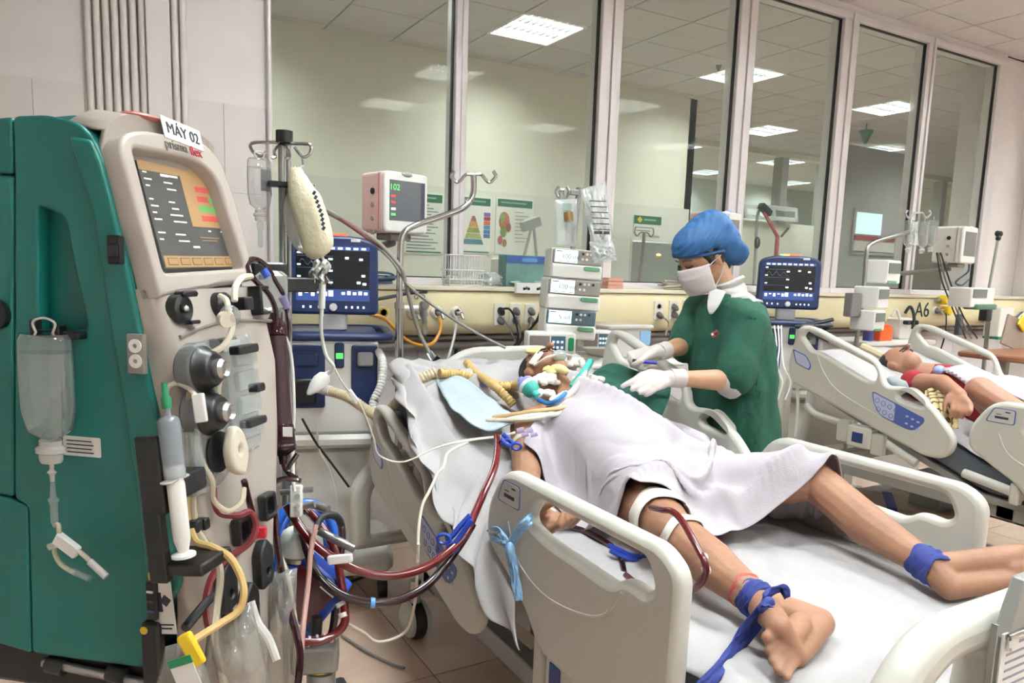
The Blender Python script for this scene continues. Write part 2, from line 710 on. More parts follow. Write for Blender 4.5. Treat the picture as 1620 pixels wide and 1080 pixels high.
struct('trim_header', MB().box(.78, 6.95, W - .035, W, 3.36, CEIL_Z), m_frame)

# the next room
Y2 = 6.55
w2 = struct('wall_next_room', MB().box(-1.5, 6.08, Y2, Y2 + .2, 0, CEIL_Z).box(5.98, 6.08, Y2, 8.3, 0, CEIL_Z), m_wall2)
struct('wall_next_room_left', MB().box(-1.6, -1.5, W, Y2 + .2, 0, CEIL_Z), m_wall2)
m_dado = mat('next_dado_gloss', 'd4d1c4', 0.15, var=.03)
struct('wall_dado', MB().box(-1.5, 6.05, Y2 - .012, Y2, 0, 2.2), m_dado, w2)
yf = 8.3
m_far = mat('far_wall_cream', 'd3cfbd', .5)
wf = struct('wall_far', MB().box(6.08, 15.5, yf, yf + .12, 0, 2.32).box(6.08, 15.5, yf, yf + .12, 3.33, CEIL_Z), m_far, smooth=False)
m_farfr = mat('far_frame_grey', 'a7a5a0', .4)
for k, x in enumerate((6.1, 7.0, 8.45, 9.6, 10.6, 11.6, 12.6, 13.9, 15.2)):
    struct('trim_post', MB().box(x - .07, x + .07, yf - .03, yf + .15, 2.3, 3.32), m_farfr)
for k, (a, b) in enumerate(((6.17, 6.93), (7.07, 8.38), (8.52, 9.53), (9.67, 10.53), (10.67, 11.53), (11.67, 12.53), (12.67, 13.83), (13.97, 15.13))):
    struct('window_%d' % (7 + k), MB().box(a, b, yf + .03, yf + .036, 2.32, 3.3), m_glass, smooth=False)
struct('wall_end', MB().box(4, 15.6, 11.6, 11.7, 0, CEIL_Z), mat('end_wall_grey', 'b9bab3', .6))
struct('wall_next_room_right', MB().box(15.5, 15.6, W, 11.6, 0, CEIL_Z), m_far)
# ================================================================ BEDS
m_bed = mat('bed_plastic', 'bfbcb2', 0.38, var=.02)
m_bedgrey = mat('bed_frame_grey', '8f8e8a', 0.4, metal=.3)
m_dark = mat('dark_rubber', '1a1b1d', 0.6)
m_blue = mat('panel_blue', '4a5c9c', 0.4)
m_lilac = mat('panel_lilac', 'b9bcd6', 0.4)
m_white = mat('plain_white', 'e4e2de', 0.45)
m_steel = mat('brushed_steel', 'a9a9a8', 0.28, metal=.9)
m_chrome = mat('chrome', 'c2c1c0', 0.15, metal=1.0)
m_sheet = mat('white_sheet', 'b0a9ae', 0.85, var=.02, bump=.15, bscale=220)
m_sheet2 = mat('bed_linen', 'a9a5a4', 0.85, var=.03, bump=.12, bscale=160)
m_matt = mat('mattress_grey', '5d6670', 0.6)
m_ink = mat('print_dark', '2a2d3a', 0.6, var=0)


def plane_x(x):
    return Matrix(((0, 0, 1, x), (1, 0, 0, 0), (0, 1, 0, 0), (0, 0, 0, 1)))


def yz(px, py, x):
    p = P(px, py, x=x)
    return (p.y, p.z)


B2 = 3.4           # near side of the second bed
HEAD_OUT = [yz(*q, B2) for q in ((1249, 576), (1266, 514), (1291, 516), (1391, 569), (1404, 610), (1440, 612), (1481, 645), (1514, 692), (1510, 715), (1492, 726), (1464, 721), (1252, 603))]
HEAD_H1 = [yz(*q, B2) for q in ((1272, 531), (1279, 523), (1386, 579), (1391, 590), (1388, 603), (1374, 601), (1300, 556), (1287, 553))]
HEAD_H2 = [yz(*q, B2) for q in ((1423, 626), (1436, 617), (1446, 620), (1464, 636), (1463, 643), (1451, 640), (1427, 632))]
HEAD_PANEL = [yz(*q, B2) for q in ((1383.6, 617), (1467, 661), (1466, 668), (1450, 681), (1435, 677), (1397, 657), (1386, 636))]
HEAD_ARC = [yz(*q, B2) for q in ((1296, 560), (1308, 590), (1330, 618), (1380, 650), (1440, 680))]
HEAD_LABEL = [yz(*q, B2) for q in ((1258, 551), (1280, 562), (1288, 578), (1285, 586), (1263, 574))]
FOOT_OUT = [(1.785, .70), (1.785, .80), (1.70, .93), (1.06, .93), (1.00, .89), (1.005, .46), (1.50, .50), (1.56, .58)]
FOOT_HOLE = [(1.52, .892), (1.10, .892), (1.075, .835), (1.10, .815), (1.17, .82), (1.21, .79), (1.47, .80), (1.575, .82)]
FOOT_LABEL = [(1.72, .835), (1.69, .90), (1.60, .90), (1.60, .835)]
FOOT_ARC = [(1.66, .79), (1.60, .70), (1.45, .66), (1.25, .70), (1.17, .79)]


def ring_mb(cy, cz, r, x, w=.0016):
    return MB().tube([(x, cy + r * math.cos(a * math.pi / 5), cz + r * math.sin(a * math.pi / 5)) for a in range(10)], w, n=4, closed=True)


def inset(poly, k):
    c = V((sum(p[0] for p in poly) / len(poly), sum(p[1] for p in poly) / len(poly)))
    return [tuple(c + (V(p) - c) * k) for p in poly]


def head_rail(bed, x, side, dy=0, dz=0, label=None):
    """Head-end side rail; side -1 shows its outer face towards smaller x."""
    sh = lambda q: [(a + dy, b + dz) for a, b in q]
    o = round_poly(sh(HEAD_OUT), [.03, .05, .05, .05, .03, .05, .06, .09, .05, .06, .06, .05])
    h1 = round_poly(sh(HEAD_H1), .015)
    h2 = round_poly(sh(HEAD_H2), .018)
    r = obj('side_rail', slab([o, h1, h2], .042, .016, plane_x(x)), m_bed, bed)
    if label:
        r['label'] = label
    f = x + side * .0212
    t = .0012
    pl = sh(HEAD_PANEL)
    obj('control_panel', MB().prism(round_poly(pl, .02), -t, t, plane_x(f)), m_blue, r, smooth=False)
    pw = MB().prism(round_poly(inset([pl[0], ((pl[0][0] + pl[1][0]) / 2, (pl[0][1] + pl[1][1]) / 2), ((pl[4][0] * .62 + pl[5][0] * .38), (pl[4][1] * .62 + pl[5][1] * .38)), pl[5], pl[6]], .88), .012), -t, t, plane_x(f + side * .0008))
    obj('control_field', pw, m_lilac, r, smooth=False)
    rings, dots = MB(), MB()
    cy, cz = np.mean([p[0] for p in pl]), np.mean([p[1] for p in pl])
    sl = (pl[0][1] - pl[1][1]) / (pl[0][0] - pl[1][0])
    for i in range(4):
        for k in range(2):
            yy = cy + .115 - .034 * i - k * .01
            B = ring_mb(yy, cz + .018 + (yy - cy) * sl - .04 * k, .011, f + side * .0022)
            rings.add(B.v, B.f)
    for i in range(3):
        for k in range(2):
            yy = cy - .045 - .028 * i
            dots.cbox((f + side * .002, yy, cz + .018 + (yy - cy) * sl - .035 * k), (.001, .014, .008))
    tag(obj('control_icon', rings, m_blue, r), kind='stuff')
    tag(obj('control_mark', dots, m_lilac, r, smooth=False), kind='stuff')
    lb = sh(HEAD_LABEL)
    obj('rail_label', MB().prism(round_poly(lb, .015), -t, t, plane_x(f)), m_blue, r, smooth=False)
    obj('label_field', MB().prism(round_poly(inset(lb, .84), .012), -t, t, plane_x(f + side * .0008)), m_lilac, r, smooth=False)
    arc = [(f - side * .002, a, b) for a, b in sh(HEAD_ARC)]
    obj('moulded_ridge', MB().tube(spline(arc, 6), .0045, n=6), m_bed, r)
    return r


def foot_rail(bed, x, side, dz=0, knob=False):
    sh = lambda q: [(a, b + dz) for a, b in q]
    o = round_poly(sh(FOOT_OUT), [.04, .06, .07, .07, .06, .03, .05, .06])
    h = round_poly(sh(FOOT_HOLE), [.03, .045, .03, .02, .03, .03, .03, .03])
    r = obj('side_rail', slab([o, h], .046, .018, plane_x(x)), m_bed, bed)
    f = x + side * .0232
    t = .0012
    lb = sh(FOOT_LABEL)
    obj('rail_label', MB().prism(round_poly(lb, .012), -t, t, plane_x(f)), m_blue, r, smooth=False)
    obj('label_field', MB().prism(round_poly(inset(lb, .9), .01), -t, t, plane_x(f + side * .0008)), mat('label_grey', 'bfbdb8', .5), r, smooth=False)
    li = MB()
    cy, cz = np.mean([p[0] for p in lb]), np.mean([p[1] for p in lb])
    li.cbox((f + side * .0022, cy + .002, cz - .008), (.0006, .055, .010))
    li.cbox((f + side * .0022, cy - .02, cz + .018), (.0006, .02, .005))
    li.cbox((f + side * .0022, cy + .015, cz + .006), (.0006, .022, .003))
    obj('label_print', li, m_ink, r, smooth=False)
    arc = [(f - side * .002, a, b) for a, b in sh(FOOT_ARC)]
    obj('moulded_ridge', MB().tube(spline(arc, 6), .0045, n=6), m_bed, r)
    if knob:
        dk = MB().cyl((f, 1.44, .80 + dz), (f + side * .012, 1.44, .80 + dz), .045, n=20)
        k = obj('dial', dk, m_steel, r)
        obj('dial_centre', MB().cyl((f + side * .012, 1.44, .80 + dz), (f + side * .016, 1.44, .80 + dz), .022, n=16), m_dark, k)
    return r


def bed_board(bed, name, y, side, x, w, ztop, zlow=.40, open_=True):
    """Arched end board with two grips and an open centre."""
    o = [(x, zlow), (x + .0, ztop - .12), (x + .13, ztop), (x + w - .13, ztop), (x + w, ztop - .12), (x + w, zlow)]
    a = [(x + .085, zlow + .05), (x + .085, ztop - .15), (x + .16, ztop - .075), (x + .285, ztop - .07), (x + .235, zlow + .05)]
    b = [(x + w - (q[0] - x), q[1]) for q in a][::-1]
    c = [(x + .30, zlow + .2), (x + .355, ztop - .13), (x + .40, ztop - .075), (x + w - .40, ztop - .075), (x + w - .355, ztop - .13), (x + w - .30, zlow + .2)]
    holes = [round_poly(a, [.02, .09, .05, .03, .02]), round_poly(b, [.02, .03, .05, .09, .02])]
    if open_:
        holes.append(round_poly(c, [.03, .03, .05, .05, .03, .03]))
    M_ = Matrix(((1, 0, 0, 0), (0, 0, 1, y), (0, 1, 0, 0), (0, 0, 0, 1)))
    return obj(name, slab([round_poly(o, [.04, .14, .12, .12, .14, .04])] + holes, .066, .026, M_), m_bed, bed)


def caster(bed, x, y):
    w = obj('caster', MB().cyl((x - .022, y, .075), (x + .022, y, .075), .075, n=24), m_dark, bed, bevel=.008)
    for s in (-1, 1):
        obj('caster_cover', MB().lathe([(.072, 0), (.07, .012), (.05, .026), (0, .034)], 24, Matrix.Translation((x + s * .024, y, .082)) @ Matrix.Rotation(s * math.pi / 2, 4, 'Y')), m_bed, w)
    obj('caster_stem', MB().cyl((x, y, .15), (x, y, .24), .022), m_steel, w)


def hm(y):
    """Top of the mattress: flat seat, raised back."""
    a = max(0.0, y - 1.72)
    return .675 + (.36 * a if a > .12 else 1.5 * a * a + .18 * a)


def mattress(bed, x, dz=0):
    rows = []
    mb = MB()
    ys = [.72 + 2.0 * i / 40 for i in range(41)]
    prof = round_poly([(x + .06, -.13), (x + .99, -.13), (x + .99, 0), (x + .06, 0)], .035)
    rings = [[(p[0], y, hm(y) - .008 + dz + p[1]) for p in prof] for y in ys]
    mb.loft(rings)
    obj('mattress', mb, m_matt, bed)
    dk = MB().loft([[(p[0], y, hm(y) - .145 + dz + p[1]) for p in [(x + .05, -.03), (x + 1.0, -.03), (x + 1.0, 0), (x + .05, 0)]] for y in ys])
    obj('deck', dk, m_bedgrey, bed, smooth=False)


def bed_body(bed, x, dz=0):
    obj('base_frame', MB().box(x + .14, x + .20, .85, 2.6, .20, .27).box(x + .85, x + .91, .85, 2.6, .20, .27).box(x + .14, x + .91, .85, .93, .20, .27).box(x + .14, x + .91, 2.52, 2.6, .20, .27), m_bedgrey, bed, bevel=.006)
    obj('upper_frame', MB().box(x + .07, x + .12, .75, 2.66, .44, .50).box(x + .93, x + .98, .75, 2.66, .44, .50).box(x + .07, x + .98, .75, .81, .44, .50).box(x + .07, x + .98, 2.60, 2.66, .44, .50).box(x + .07, x + .98, 1.6, 1.68, .44, .50), m_bedgrey, bed, bevel=.006)
    for y in (1.15, 2.2):
        obj('lift_column', MB().box(x + .42, x + .63, y - .09, y + .09, .22, .46), m_bedgrey, bed, bevel=.01)
    for sx in (.10, .95):
        for sy in (.84, 2.58):
            caster(bed, x + sx, sy)
    obj('mattress_support', MB().box(x + .1, x + .95, .74, 1.75, .495, .535 + dz), m_bedgrey, bed)


B1 = 0.985
bed1 = thing('hospital_bed', 'nearest grey-white hospital bed with the sheet-covered patient and the lowered head side rail', 'bed', (B1 + .52, 1.7, 0))
bed_body(bed1, B1)
mattress(bed1, B1)
foot_rail(bed1, B1, -1)
foot_rail(bed1, B1 + 1.05, 1)
head_rail(bed1, B1 + 1.05, 1, -.09, .0)
head_rail(bed1, B1 - .025, -1, -.07, -.27)
bed_board(bed1, 'footboard', .655, -1, 1.045, .95, .905)
hb = bed_board(bed1, 'headboard', 2.84, 1, .90, 1.2, .70, .30, False)
obj('head_panel', slab([round_poly([(1.25, .55), (1.25, 1.0), (1.40, 1.12), (1.86, 1.12), (1.98, 1.0), (1.98, .55)], [.02, .08, .1, .1, .08, .02])], .05, .02, Matrix(((1, 0, 0, 0), (0, 0, 1, 2.86), (0, 1, 0, 0), (0, 0, 0, 1)))), m_bed, bed1)


def latch(bed, x, y0, y1, z0, z1):
    b = obj('latch_housing', MB().rbox(x - .02, x + .05, y0, y1, z0, z1, .015), m_bed, bed)
    obj('latch_button', MB().box(x - .024, x - .018, y0 + (y1 - y0) * .26, y0 + (y1 - y0) * .74, z0 + (z1 - z0) * .25, z0 + (z1 - z0) * .72), mat('button_navy', '23376e', .4), b, bevel=.004)


q0, q1 = yz(852, 1003, B1), yz(885, 1068, B1)
latch(bed1, B1, 1.36, 1.46, .39, .545)
for a_, b_ in ((1.24, 1.30), (1.50, 1.55)):
    obj('rail_arm', MB().box(B1, B1 + .05, a_, b_, .36, .53), m_bed, bed1, bevel=.01)

bed2 = thing('hospital_bed', 'second hospital bed with raised side rails and a patient in red, beside the far ventilator', 'bed', (B2 + .52, 1.8, 0))
bed_body(bed2, B2)
mattress(bed2, B2)
foot_rail(bed2, B2, -1, .04, True)
foot_rail(bed2, B2 + 1.05, 1, .04)
head_rail(bed2, B2, -1)
head_rail(bed2, B2 + 1.05, 1)
bed_board(bed2, 'footboard', .655, -1, B2 + .06, .95, .905)
bed_board(bed2, 'headboard', 2.9, 1, B2 + .06, .93, 1.0, .45, False)
c0, c1 = P(1344, 670, x=B2), P(1377, 712, x=B2)
latch(bed2, B2, c1.y, c0.y, c1.z, c0.z)
for a, b, c, d in ((1329, 662, 1345, 700), (1383, 684, 1398, 722), (1602, 762, 1614, 800)):
    u, w_ = P(a, b, x=B2 + .02), P(c, d, x=B2 + .02)
    obj('rail_arm', MB().box(B2 - .005, B2 + .04, w_.y, u.y, w_.z, u.z), m_bed, bed2, bevel=.01)
for a_, b_ in (((1400, 700), (1450, 733)), ((1525, 748), (1620, 785))):
    obj('side_tube', MB().tube([P(*a_, x=B2 + .05), P(*b_, x=B2 + .05)], .022, n=12), m_bed, bed2)
obj('head_tube', MB().tube(spline([P(1275, 640, x=B2 + .05), P(1292, 655, x=B2 + .06), P(1330, 668, x=B2 + .06), P(1345, 676, x=B2 + .08)], 6), .02, n=10), m_bed, bed2)
obj('pedal_box', MB().box(B2 + .1, B2 + .5, 1.75, 1.95, .5, .6), mat('box_bluegrey', '4a5a68', .5), bed2, bevel=.01)
# ================================================================ PATIENT AND LINEN
m_skin = mat('skin_patient', '9c7056', 0.55, var=.19, vscale=13, bump=.10, bscale=70, sub=.03)
m_skinp = mat('skin_sole', '9c7560', 0.5, var=.08, vscale=14, sub=.08)
m_tape = mat('tape_white', 'e2dcd2', 0.7)
m_hair = mat('hair_black', '17130f', 0.6)
m_tie = mat('tie_navy', '26337a', 0.75, bump=.2, bscale=120)
m_tieb = mat('tie_pale_blue', '86aed2', 0.75, bump=.2, bscale=120)
m_red = mat('blood_red', '5c0b10', 0.18, var=.06, coat=.5)
m_dred = mat('blood_dark', '25060c', 0.18, var=.05, coat=.5)


class Field:
    """Highest solid under every spot of a bed, for laying cloth."""

    def __init__(s, x0, x1, y0, y1, base, h=.01):
        s.x0, s.y0, s.h = x0, y0, h
        s.nx, s.ny = int((x1 - x0) / h) + 1, int((y1 - y0) / h) + 1
        s.X, s.Y = np.meshgrid(x0 + h * np.arange(s.nx), y0 + h * np.arange(s.ny), indexing='ij')
        s.Z = base(s.X, s.Y)

    def limb(s, pr):
        for (p, r), (q, r2) in zip(pr[:-1], pr[1:]):
            p, q = V(p), V(q)
            n = max(2, int((q - p).length / .012))
            for k in range(n + 1):
                c, rr = p.lerp(q, k / n), r + (r2 - r) * k / n
                d = rr * rr - (s.X - c.x) ** 2 - (s.Y - c.y) ** 2
                s.Z = np.where(d > 0, np.maximum(s.Z, c.z + np.sqrt(np.maximum(d, 0))), s.Z)

    def soften(s, n=2):
        for _ in range(n):
            z = s.Z
            zz = z.copy()
            zz[1:-1, 1:-1] = (z[1:-1, 1:-1] * 2 + z[:-2, 1:-1] + z[2:, 1:-1] + z[1:-1, :-2] + z[1:-1, 2:]) / 6
            s.Z = np.maximum(z - .004, zz)

    def at(s, x, y):
        u = np.clip((x - s.x0) / s.h, 0, s.nx - 1.01)
        v = np.clip((y - s.y0) / s.h, 0, s.ny - 1.01)
        i, j = u.astype(int), v.astype(int)
        a, b = u - i, v - j
        Z = s.Z
        return (Z[i, j] * (1 - a) * (1 - b) + Z[i + 1, j] * a * (1 - b) + Z[i, j + 1] * (1 - a) * b + Z[i + 1, j + 1] * a * b)


def resample(pts, n):
    p = np.array([tuple(q) for q in spline([(*q, 0) if len(q) == 2 else q for q in pts], 12)])
    d = np.concatenate([[0], np.cumsum(np.linalg.norm(np.diff(p, axis=0), axis=1))])
    t = np.linspace(0, d[-1], n)
    return np.stack([np.interp(t, d, p[:, k]) for k in range(3)], 1)


def coons(bot, top, left, right_, nu, nv):
    """Patch between four edges: bot/top run along u, left/right along v."""
    b, t, l, r = resample(bot, nu), resample(top, nu), resample(left, nv), resample(right_, nv)
    u, v = np.linspace(0, 1, nu)[:, None, None], np.linspace(0, 1, nv)[None, :, None]
    S = (1 - v) * b[:, None] + v * t[:, None] + (1 - u) * l[None] + u * r[None]
    S -= (1 - u) * (1 - v) * b[0] + u * (1 - v) * b[-1] + (1 - u) * v * t[0] + u * v * t[-1]
    return S


def drape(X, field, slack=1.05, steps=150, iters=8, thick=.006, grip=.75, seed=1, pin=None, ripple=None, bend=.15):
    """Let a cloth grid fall over the field (position-based dynamics)."""
    g = np.random.default_rng(seed)
    rest0 = X.copy()
    X = X.copy()
    X[..., 2] += g.normal(0, .002, X.shape[:2])
    if ripple is not None:
        X[..., 2] += ripple
    nu, nv = X.shape[:2]
    prev = X.copy()
    cons = []
    for (du, dv, k, sl) in ((1, 0, 1.0, slack), (0, 1, 1.0, slack), (1, 1, .5, slack), (1, -1, .5, slack), (3, 0, bend, slack), (0, 3, bend, slack)):
        for par in range(2 * max(du, abs(dv))):
            st = max(du, abs(dv))
            I, J = np.meshgrid(np.arange(0, nu - du), np.arange(max(0, -dv), nv - max(0, dv)), indexing='ij')
            ax = I if du else J
            m = ((ax // st) % 2 == par % 2) if par < 2 else None
            if m is None:
                continue
            I, J = I[m], J[m]
            L = np.linalg.norm(rest0[I + du, J + dv] - rest0[I, J], axis=-1) * sl
            cons.append((I, J, I + du, J + dv, L, k))
    for s in range(steps):
        vel = (X - prev) * .93
        prev = X.copy()
        X = X + vel
        X[..., 2] -= .0009
        for _ in range(iters):
            for I, J, K, L_, L, k in cons:
                a, b = X[I, J], X[K, L_]
                d = b - a
                n = np.linalg.norm(d, axis=-1) + 1e-9
                c = (d * ((n - L) / n * .5 * k)[..., None])
                X[I, J] = a + c
                X[K, L_] = b - c
            if pin is not None:
                X[pin[0]] = pin[1]
        h = field.at(X[..., 0], X[..., 1]) + thick
        hit = X[..., 2] < h
        X[..., 2] = np.where(hit, h, X[..., 2])
        for k in (0, 1):
            X[..., k] = np.where(hit, X[..., k] * (1 - grip) + prev[..., k] * grip, X[..., k])
        prev[..., 2] = np.where(hit, X[..., 2], prev[..., 2])
    return X


def cloth_mb(X):
    return MB().grid([[tuple(p) for p in row] for row in X])


# ---- joints of the patient (head towards the wall, right side towards the lens)
pelvisR, pelvisL = V((1.42, 1.68, .80)), V((1.59, 1.68, .80))
kneeR, kneeL = V((1.30, 1.40, .805)), V((1.87, 1.41, .865))
calfR, calfL = V((1.285, 1.24, .775)), V((1.865, 1.23, .79))
ankR, ankL = P(1205, 955, z=.755), P(1475, 898, z=.755)
heelR, heelL = P(1296, 985, z=.728), P(1502, 928, z=.722)
legR = [(pelvisR, .095), (pelvisR.lerp(kneeR, .55), .078), (kneeR, .058), (calfR, .058), (calfR.lerp(ankR, .55), .045), (ankR, .035)]
legL = [(pelvisL, .095), (pelvisL.lerp(kneeL, .55), .078), (kneeL, .058), (calfL, .058), (calfL.lerp(ankL, .55), .045), (ankL, .035)]
shR, elR, wrR = V((1.295, 2.12, .925)), V((1.15, 1.88, .82)), V((1.10, 1.675, .765))
shL, elL, wrL = V((1.71, 2.12, .925)), V((1.86, 1.90, .85)), V((1.80, 1.70, .80))
armR = [(shR, .062), (shR.lerp(elR, .5), .052), (elR, .042), (elR.lerp(wrR, .35), .040), (wrR, .027)]
armL = [(shL, .062), (shL.lerp(elL, .5), .052), (elL, .042), (elL.lerp(wrL, .35), .040), (wrL, .027)]
torso = [(V((1.50, 1.66, .80)), .115), (V((1.50, 1.80, .855)), .125), (V((1.50, 1.95, .90)), .13), (V((1.50, 2.08, .935)), .11), (V((1.50, 2.18, .985)), .055)]


def fingers(mb, wrist, palm, tips, r=.0085, thumb=None, palm_w=.018):
    """Palm block between wrist and knuckles plus five separate bent fingers."""
    for kn, mid, tip in tips:
        mb.chain([(wrist.lerp(kn, .25), palm_w), (wrist.lerp(kn, .6), palm_w * .9), (kn, r * 1.35)], 10)
        mb.chain([(kn, r * 1.25), (mid, r * 1.08), (tip, r * .9)], 10)
    if thumb:
        mb.chain([(wrist.lerp(thumb[0], .4), palm_w), (thumb[0], r * 1.6), (thumb[1], r * 1.3), (thumb[2], r)], 10)


bd = MB()
for l in (legR, legL, armR, armL):
    bd.chain(l)
bd.chain([(V((1.44, 1.66, .80)), .115), (V((1.56, 1.66, .80)), .115)])
for s in (-1, 1):
    bd.chain([(V((1.5 + s * .06, 1.72, .82)), .115), (V((1.5 + s * .075, 1.95, .895)), .118), (V((1.5 + s * .10, 2.08, .925)), .085)])
    bd.chain([(V((1.5 + s * .03, 2.13, .965)), .06), (V((1.5 + s * .18, 2.125, .935)), .062)])
bd.chain([(V((1.5, 2.14, .965)), .064), (V((1.505, 2.26, 1.025)), .058), (V((1.512, 2.33, 1.05)), .056)])
hc = V((1.512, 2.36, 1.075))
hup = V((0, -.25, .97)).normalized()
bd.ell(hc + V((0, .015, 0)), (.077, .105, .092))
bd.ell(hc + V((0, -.05, .016)), (.056, .058, .060))
bd.ell(hc + V((0, -.088, .030)), (.034, .028, .032))
bd.chain([(hc + V((0, -.005, .095)), .010), (hc + V((0, -.03, .108)), .013)])
for s in (-1, 1):
    bd.ell(hc + V((s * .078, .0, .0)), (.010, .028, .018))
# right foot, sole to the lens
bigR, litR = P(1232, 990, z=.775), P(1262, 1040, z=.712)
bd.chain([(ankR, .036), (heelR.lerp(ankR, .3), .034), (heelR, .033)])
bd.chain([(heelR, .032), (heelR.lerp(litR, .6), .026), (litR, .020)])
bd.chain([(ankR, .034), (ankR.lerp(bigR, .6), .030), (bigR, .026)])
bd.chain([(heelR.lerp(bigR, .5), .026), (bigR.lerp(litR, .5), .021)])
bd.chain([(bigR, .024), (litR, .020)])
for k, (a, b, z, r_) in enumerate(((1214, 1008, .757, .0135), (1216, 1029, .735, .0098), (1222, 1046, .720, .0095), (1231, 1060, .710, .0092), (1245, 1071, .702, .0090))):
    tip = P(a, b, z=z)
    q = P(1230 + 6 * k, 998 + 12 * k, z=.765 - .013 * k)
    bd.chain([(q, .014), (tip.lerp(q, .4), r_ * .85), (tip, r_)], 10)
# left foot, toes towards the right edge
bigL, litL = P(1690, 868, z=.815), P(1690, 905, z=.765)
bd.chain([(ankL, .036), (heelL.lerp(ankL, .3), .035), (heelL, .033)])
bd.chain([(ankL, .035), (ankL.lerp(bigL, .5), .032), (bigL, .022)])
bd.chain([(heelL, .032), (heelL.lerp(litL, .5), .026), (litL, .018)])
bd.chain([(heelL.lerp(bigL, .5), .026), (bigL.lerp(litL, .5), .020)])
ax_ = (bigL - ankL).normalized()
for k in range(5):
    q = bigL.lerp(litL, k / 4)
    bd.chain([(q, .016), (q + ax_ * .028 + V((0, 0, .004)), .010), (q + ax_ * (.05 - .004 * k), .0095)], 10)
# right hand, palm up with curled fingers
hx = V((1.085, 1.60, .775))
tips = []
for k in range(4):
    kn = V((1.050 + .021 * k, 1.590 - .004 * (1.5 - k) ** 2, .770 + .002 * k))
    mid = kn + V((.004, -.030, .022 + .003 * k))
    tip = mid + V((.010, .004 + .004 * k, .020))
    tips.append((kn + V((0, 0, .012)), mid + V((0, -.004, .014)), tip + V((0, -.004, .016))))
fingers(bd, wrR + V((0, 0, .01)), None, tips, .0105, (V((1.055, 1.645, .815)), V((1.048, 1.615, .835)), V((1.055, 1.592, .848))), .024)
# left hand under the cover
tips = [(V((1.78 + .02 * k, 1.61, .80)), V((1.78 + .02 * k, 1.575, .805)), V((1.78 + .02 * k, 1.55, .795))) for k in range(4)]
fingers(bd, wrL, None, tips, .0088, (V((1.76, 1.66, .81)), V((1.75, 1.63, .815)), V((1.75, 1.60, .81))), .02)

pat = fused(bd, .004, 5)
patient = single('person', pat, m_skin, 'patient lying on his back under the white cover on the nearest bed', 'person')
hr = MB()
hr.ell(hc + V((0, .035, -.012)), (.084, .098, .088))
obj('hair', fused(hr, .006, 2), m_hair, patient)
fc = MB()
for s in (-1, 1):
    fc.tube([hc + V((s * .018, -.034 + .0, .086)), hc + V((s * .033, -.036, .085)), hc + V((s * .045, -.032, .074))], .0028, n=6)
    fc.tube([hc + V((s * .014, -.016, .092)), hc + V((s * .032, -.014, .090)), hc + V((s * .048, -.016, .076))], .0035, n=6)
tag(obj('closed_eye', fc, m_hair, patient), kind='stuff')
lp = MB().ell(hc + V((0, -.082, .055)), (.024, .008, .008))
obj('lips', lp, mat('lip', '8a4a44', .4), patient)

# ---- bed sheet over the mattress
NF = lambda x, y, s=1.0, k=0: noise.noise(V((x * s + k, y * s - k, k * 1.7)))


def sheet_z(x, y):
    z = hm(y) + .004
    z += .011 * (1 - abs(NF(x * 1.2 + .4 * y, y * .9, 5.0, 3)) * 2)
    z += .007 * (1 - abs(NF(x - .7 * y, x + y * .3, 11.0, 8)) * 2)
    e = max(0, B1 + .10 - x) / .06
    z -= .03 * e * e
    e = max(0, x - B1 - .95) / .06
    z -= .03 * e * e
    if y > 1.8:
        w = min(1, (y - 1.8) / .5)
        z += .026 * w * (1 - abs(NF(x * .8 - y * .5, y * 1.3, 6.0, 5)) * 2) + .010 * w * (1 - abs(NF(x * 1.6 + y, y * .8, 9.0, 2)) * 2)
        z += .05 * math.exp(-((x - 1.42) / .34) ** 4) * math.exp(-((y - 2.47) / .22) ** 4)
    return z


rows = []
for i in range(130):
    y = .70 + 2.06 * i / 129
    rows.append([(B1 + .045 + .965 * j / 80, y, sheet_z(B1 + .045 + .965 * j / 80, y)) for j in range(81)])
single('bed_sheet', MB().grid(rows), m_sheet2, 'wrinkled white bed sheet spread over the mattress of the nearest bed', 'sheet', solid=.003)

# ---- side of the sheet hanging over the lowered rail
top = [(1.10, 2.70, sheet_z(1.1, 2.70) + .012), (1.07, 2.45, sheet_z(1.07, 2.45) + .02), (1.06, 2.2, sheet_z(1.06, 2.2) + .018), (1.055, 1.95, sheet_z(1.055, 1.95) + .012), (1.05, 1.72, .685)]
e = [P(640, 612, x=.99), P(655, 665, x=.94), P(700, 790, x=.93), P(738, 868, x=.925), P(778, 965, x=.93), P(830, 1026, x=.94)]
left_ = [top[0], (1.05, 2.72, 1.0), e[0]]
right_ = [top[-1], (1.01, 1.66, .64), (.965, 1.58, .56), e[-1]]
S = coons([V(q) for q in top], e, [V(q) for q in left_], [V(q) for q in right_], 150, 60)
U, Vv = np.meshgrid(np.linspace(0, 1, 150), np.linspace(0, 1, 60), indexing='ij')
bulge = np.sin(np.pi * np.clip(Vv, 0, 1)) ** .7
amp = .034 * np.clip((U - .03) * 5, 0, 1) * np.clip(Vv * 3, 0, 1)
fold = np.sin(U * 34 + 3.2 * Vv + 1.3 * np.sin(U * 9)) * .6 + np.sin(U * 61 - 2 * Vv) * .25
S[..., 0] -= bulge * .025 + amp * (fold * .8 + .3)
S[..., 2] += bulge * .03 * (1 - U)
single('draw_sheet', cloth_mb(S), m_sheet2, 'edge of a white sheet hanging in folds over the lowered rail of the nearest bed', 'sheet', solid=.003)

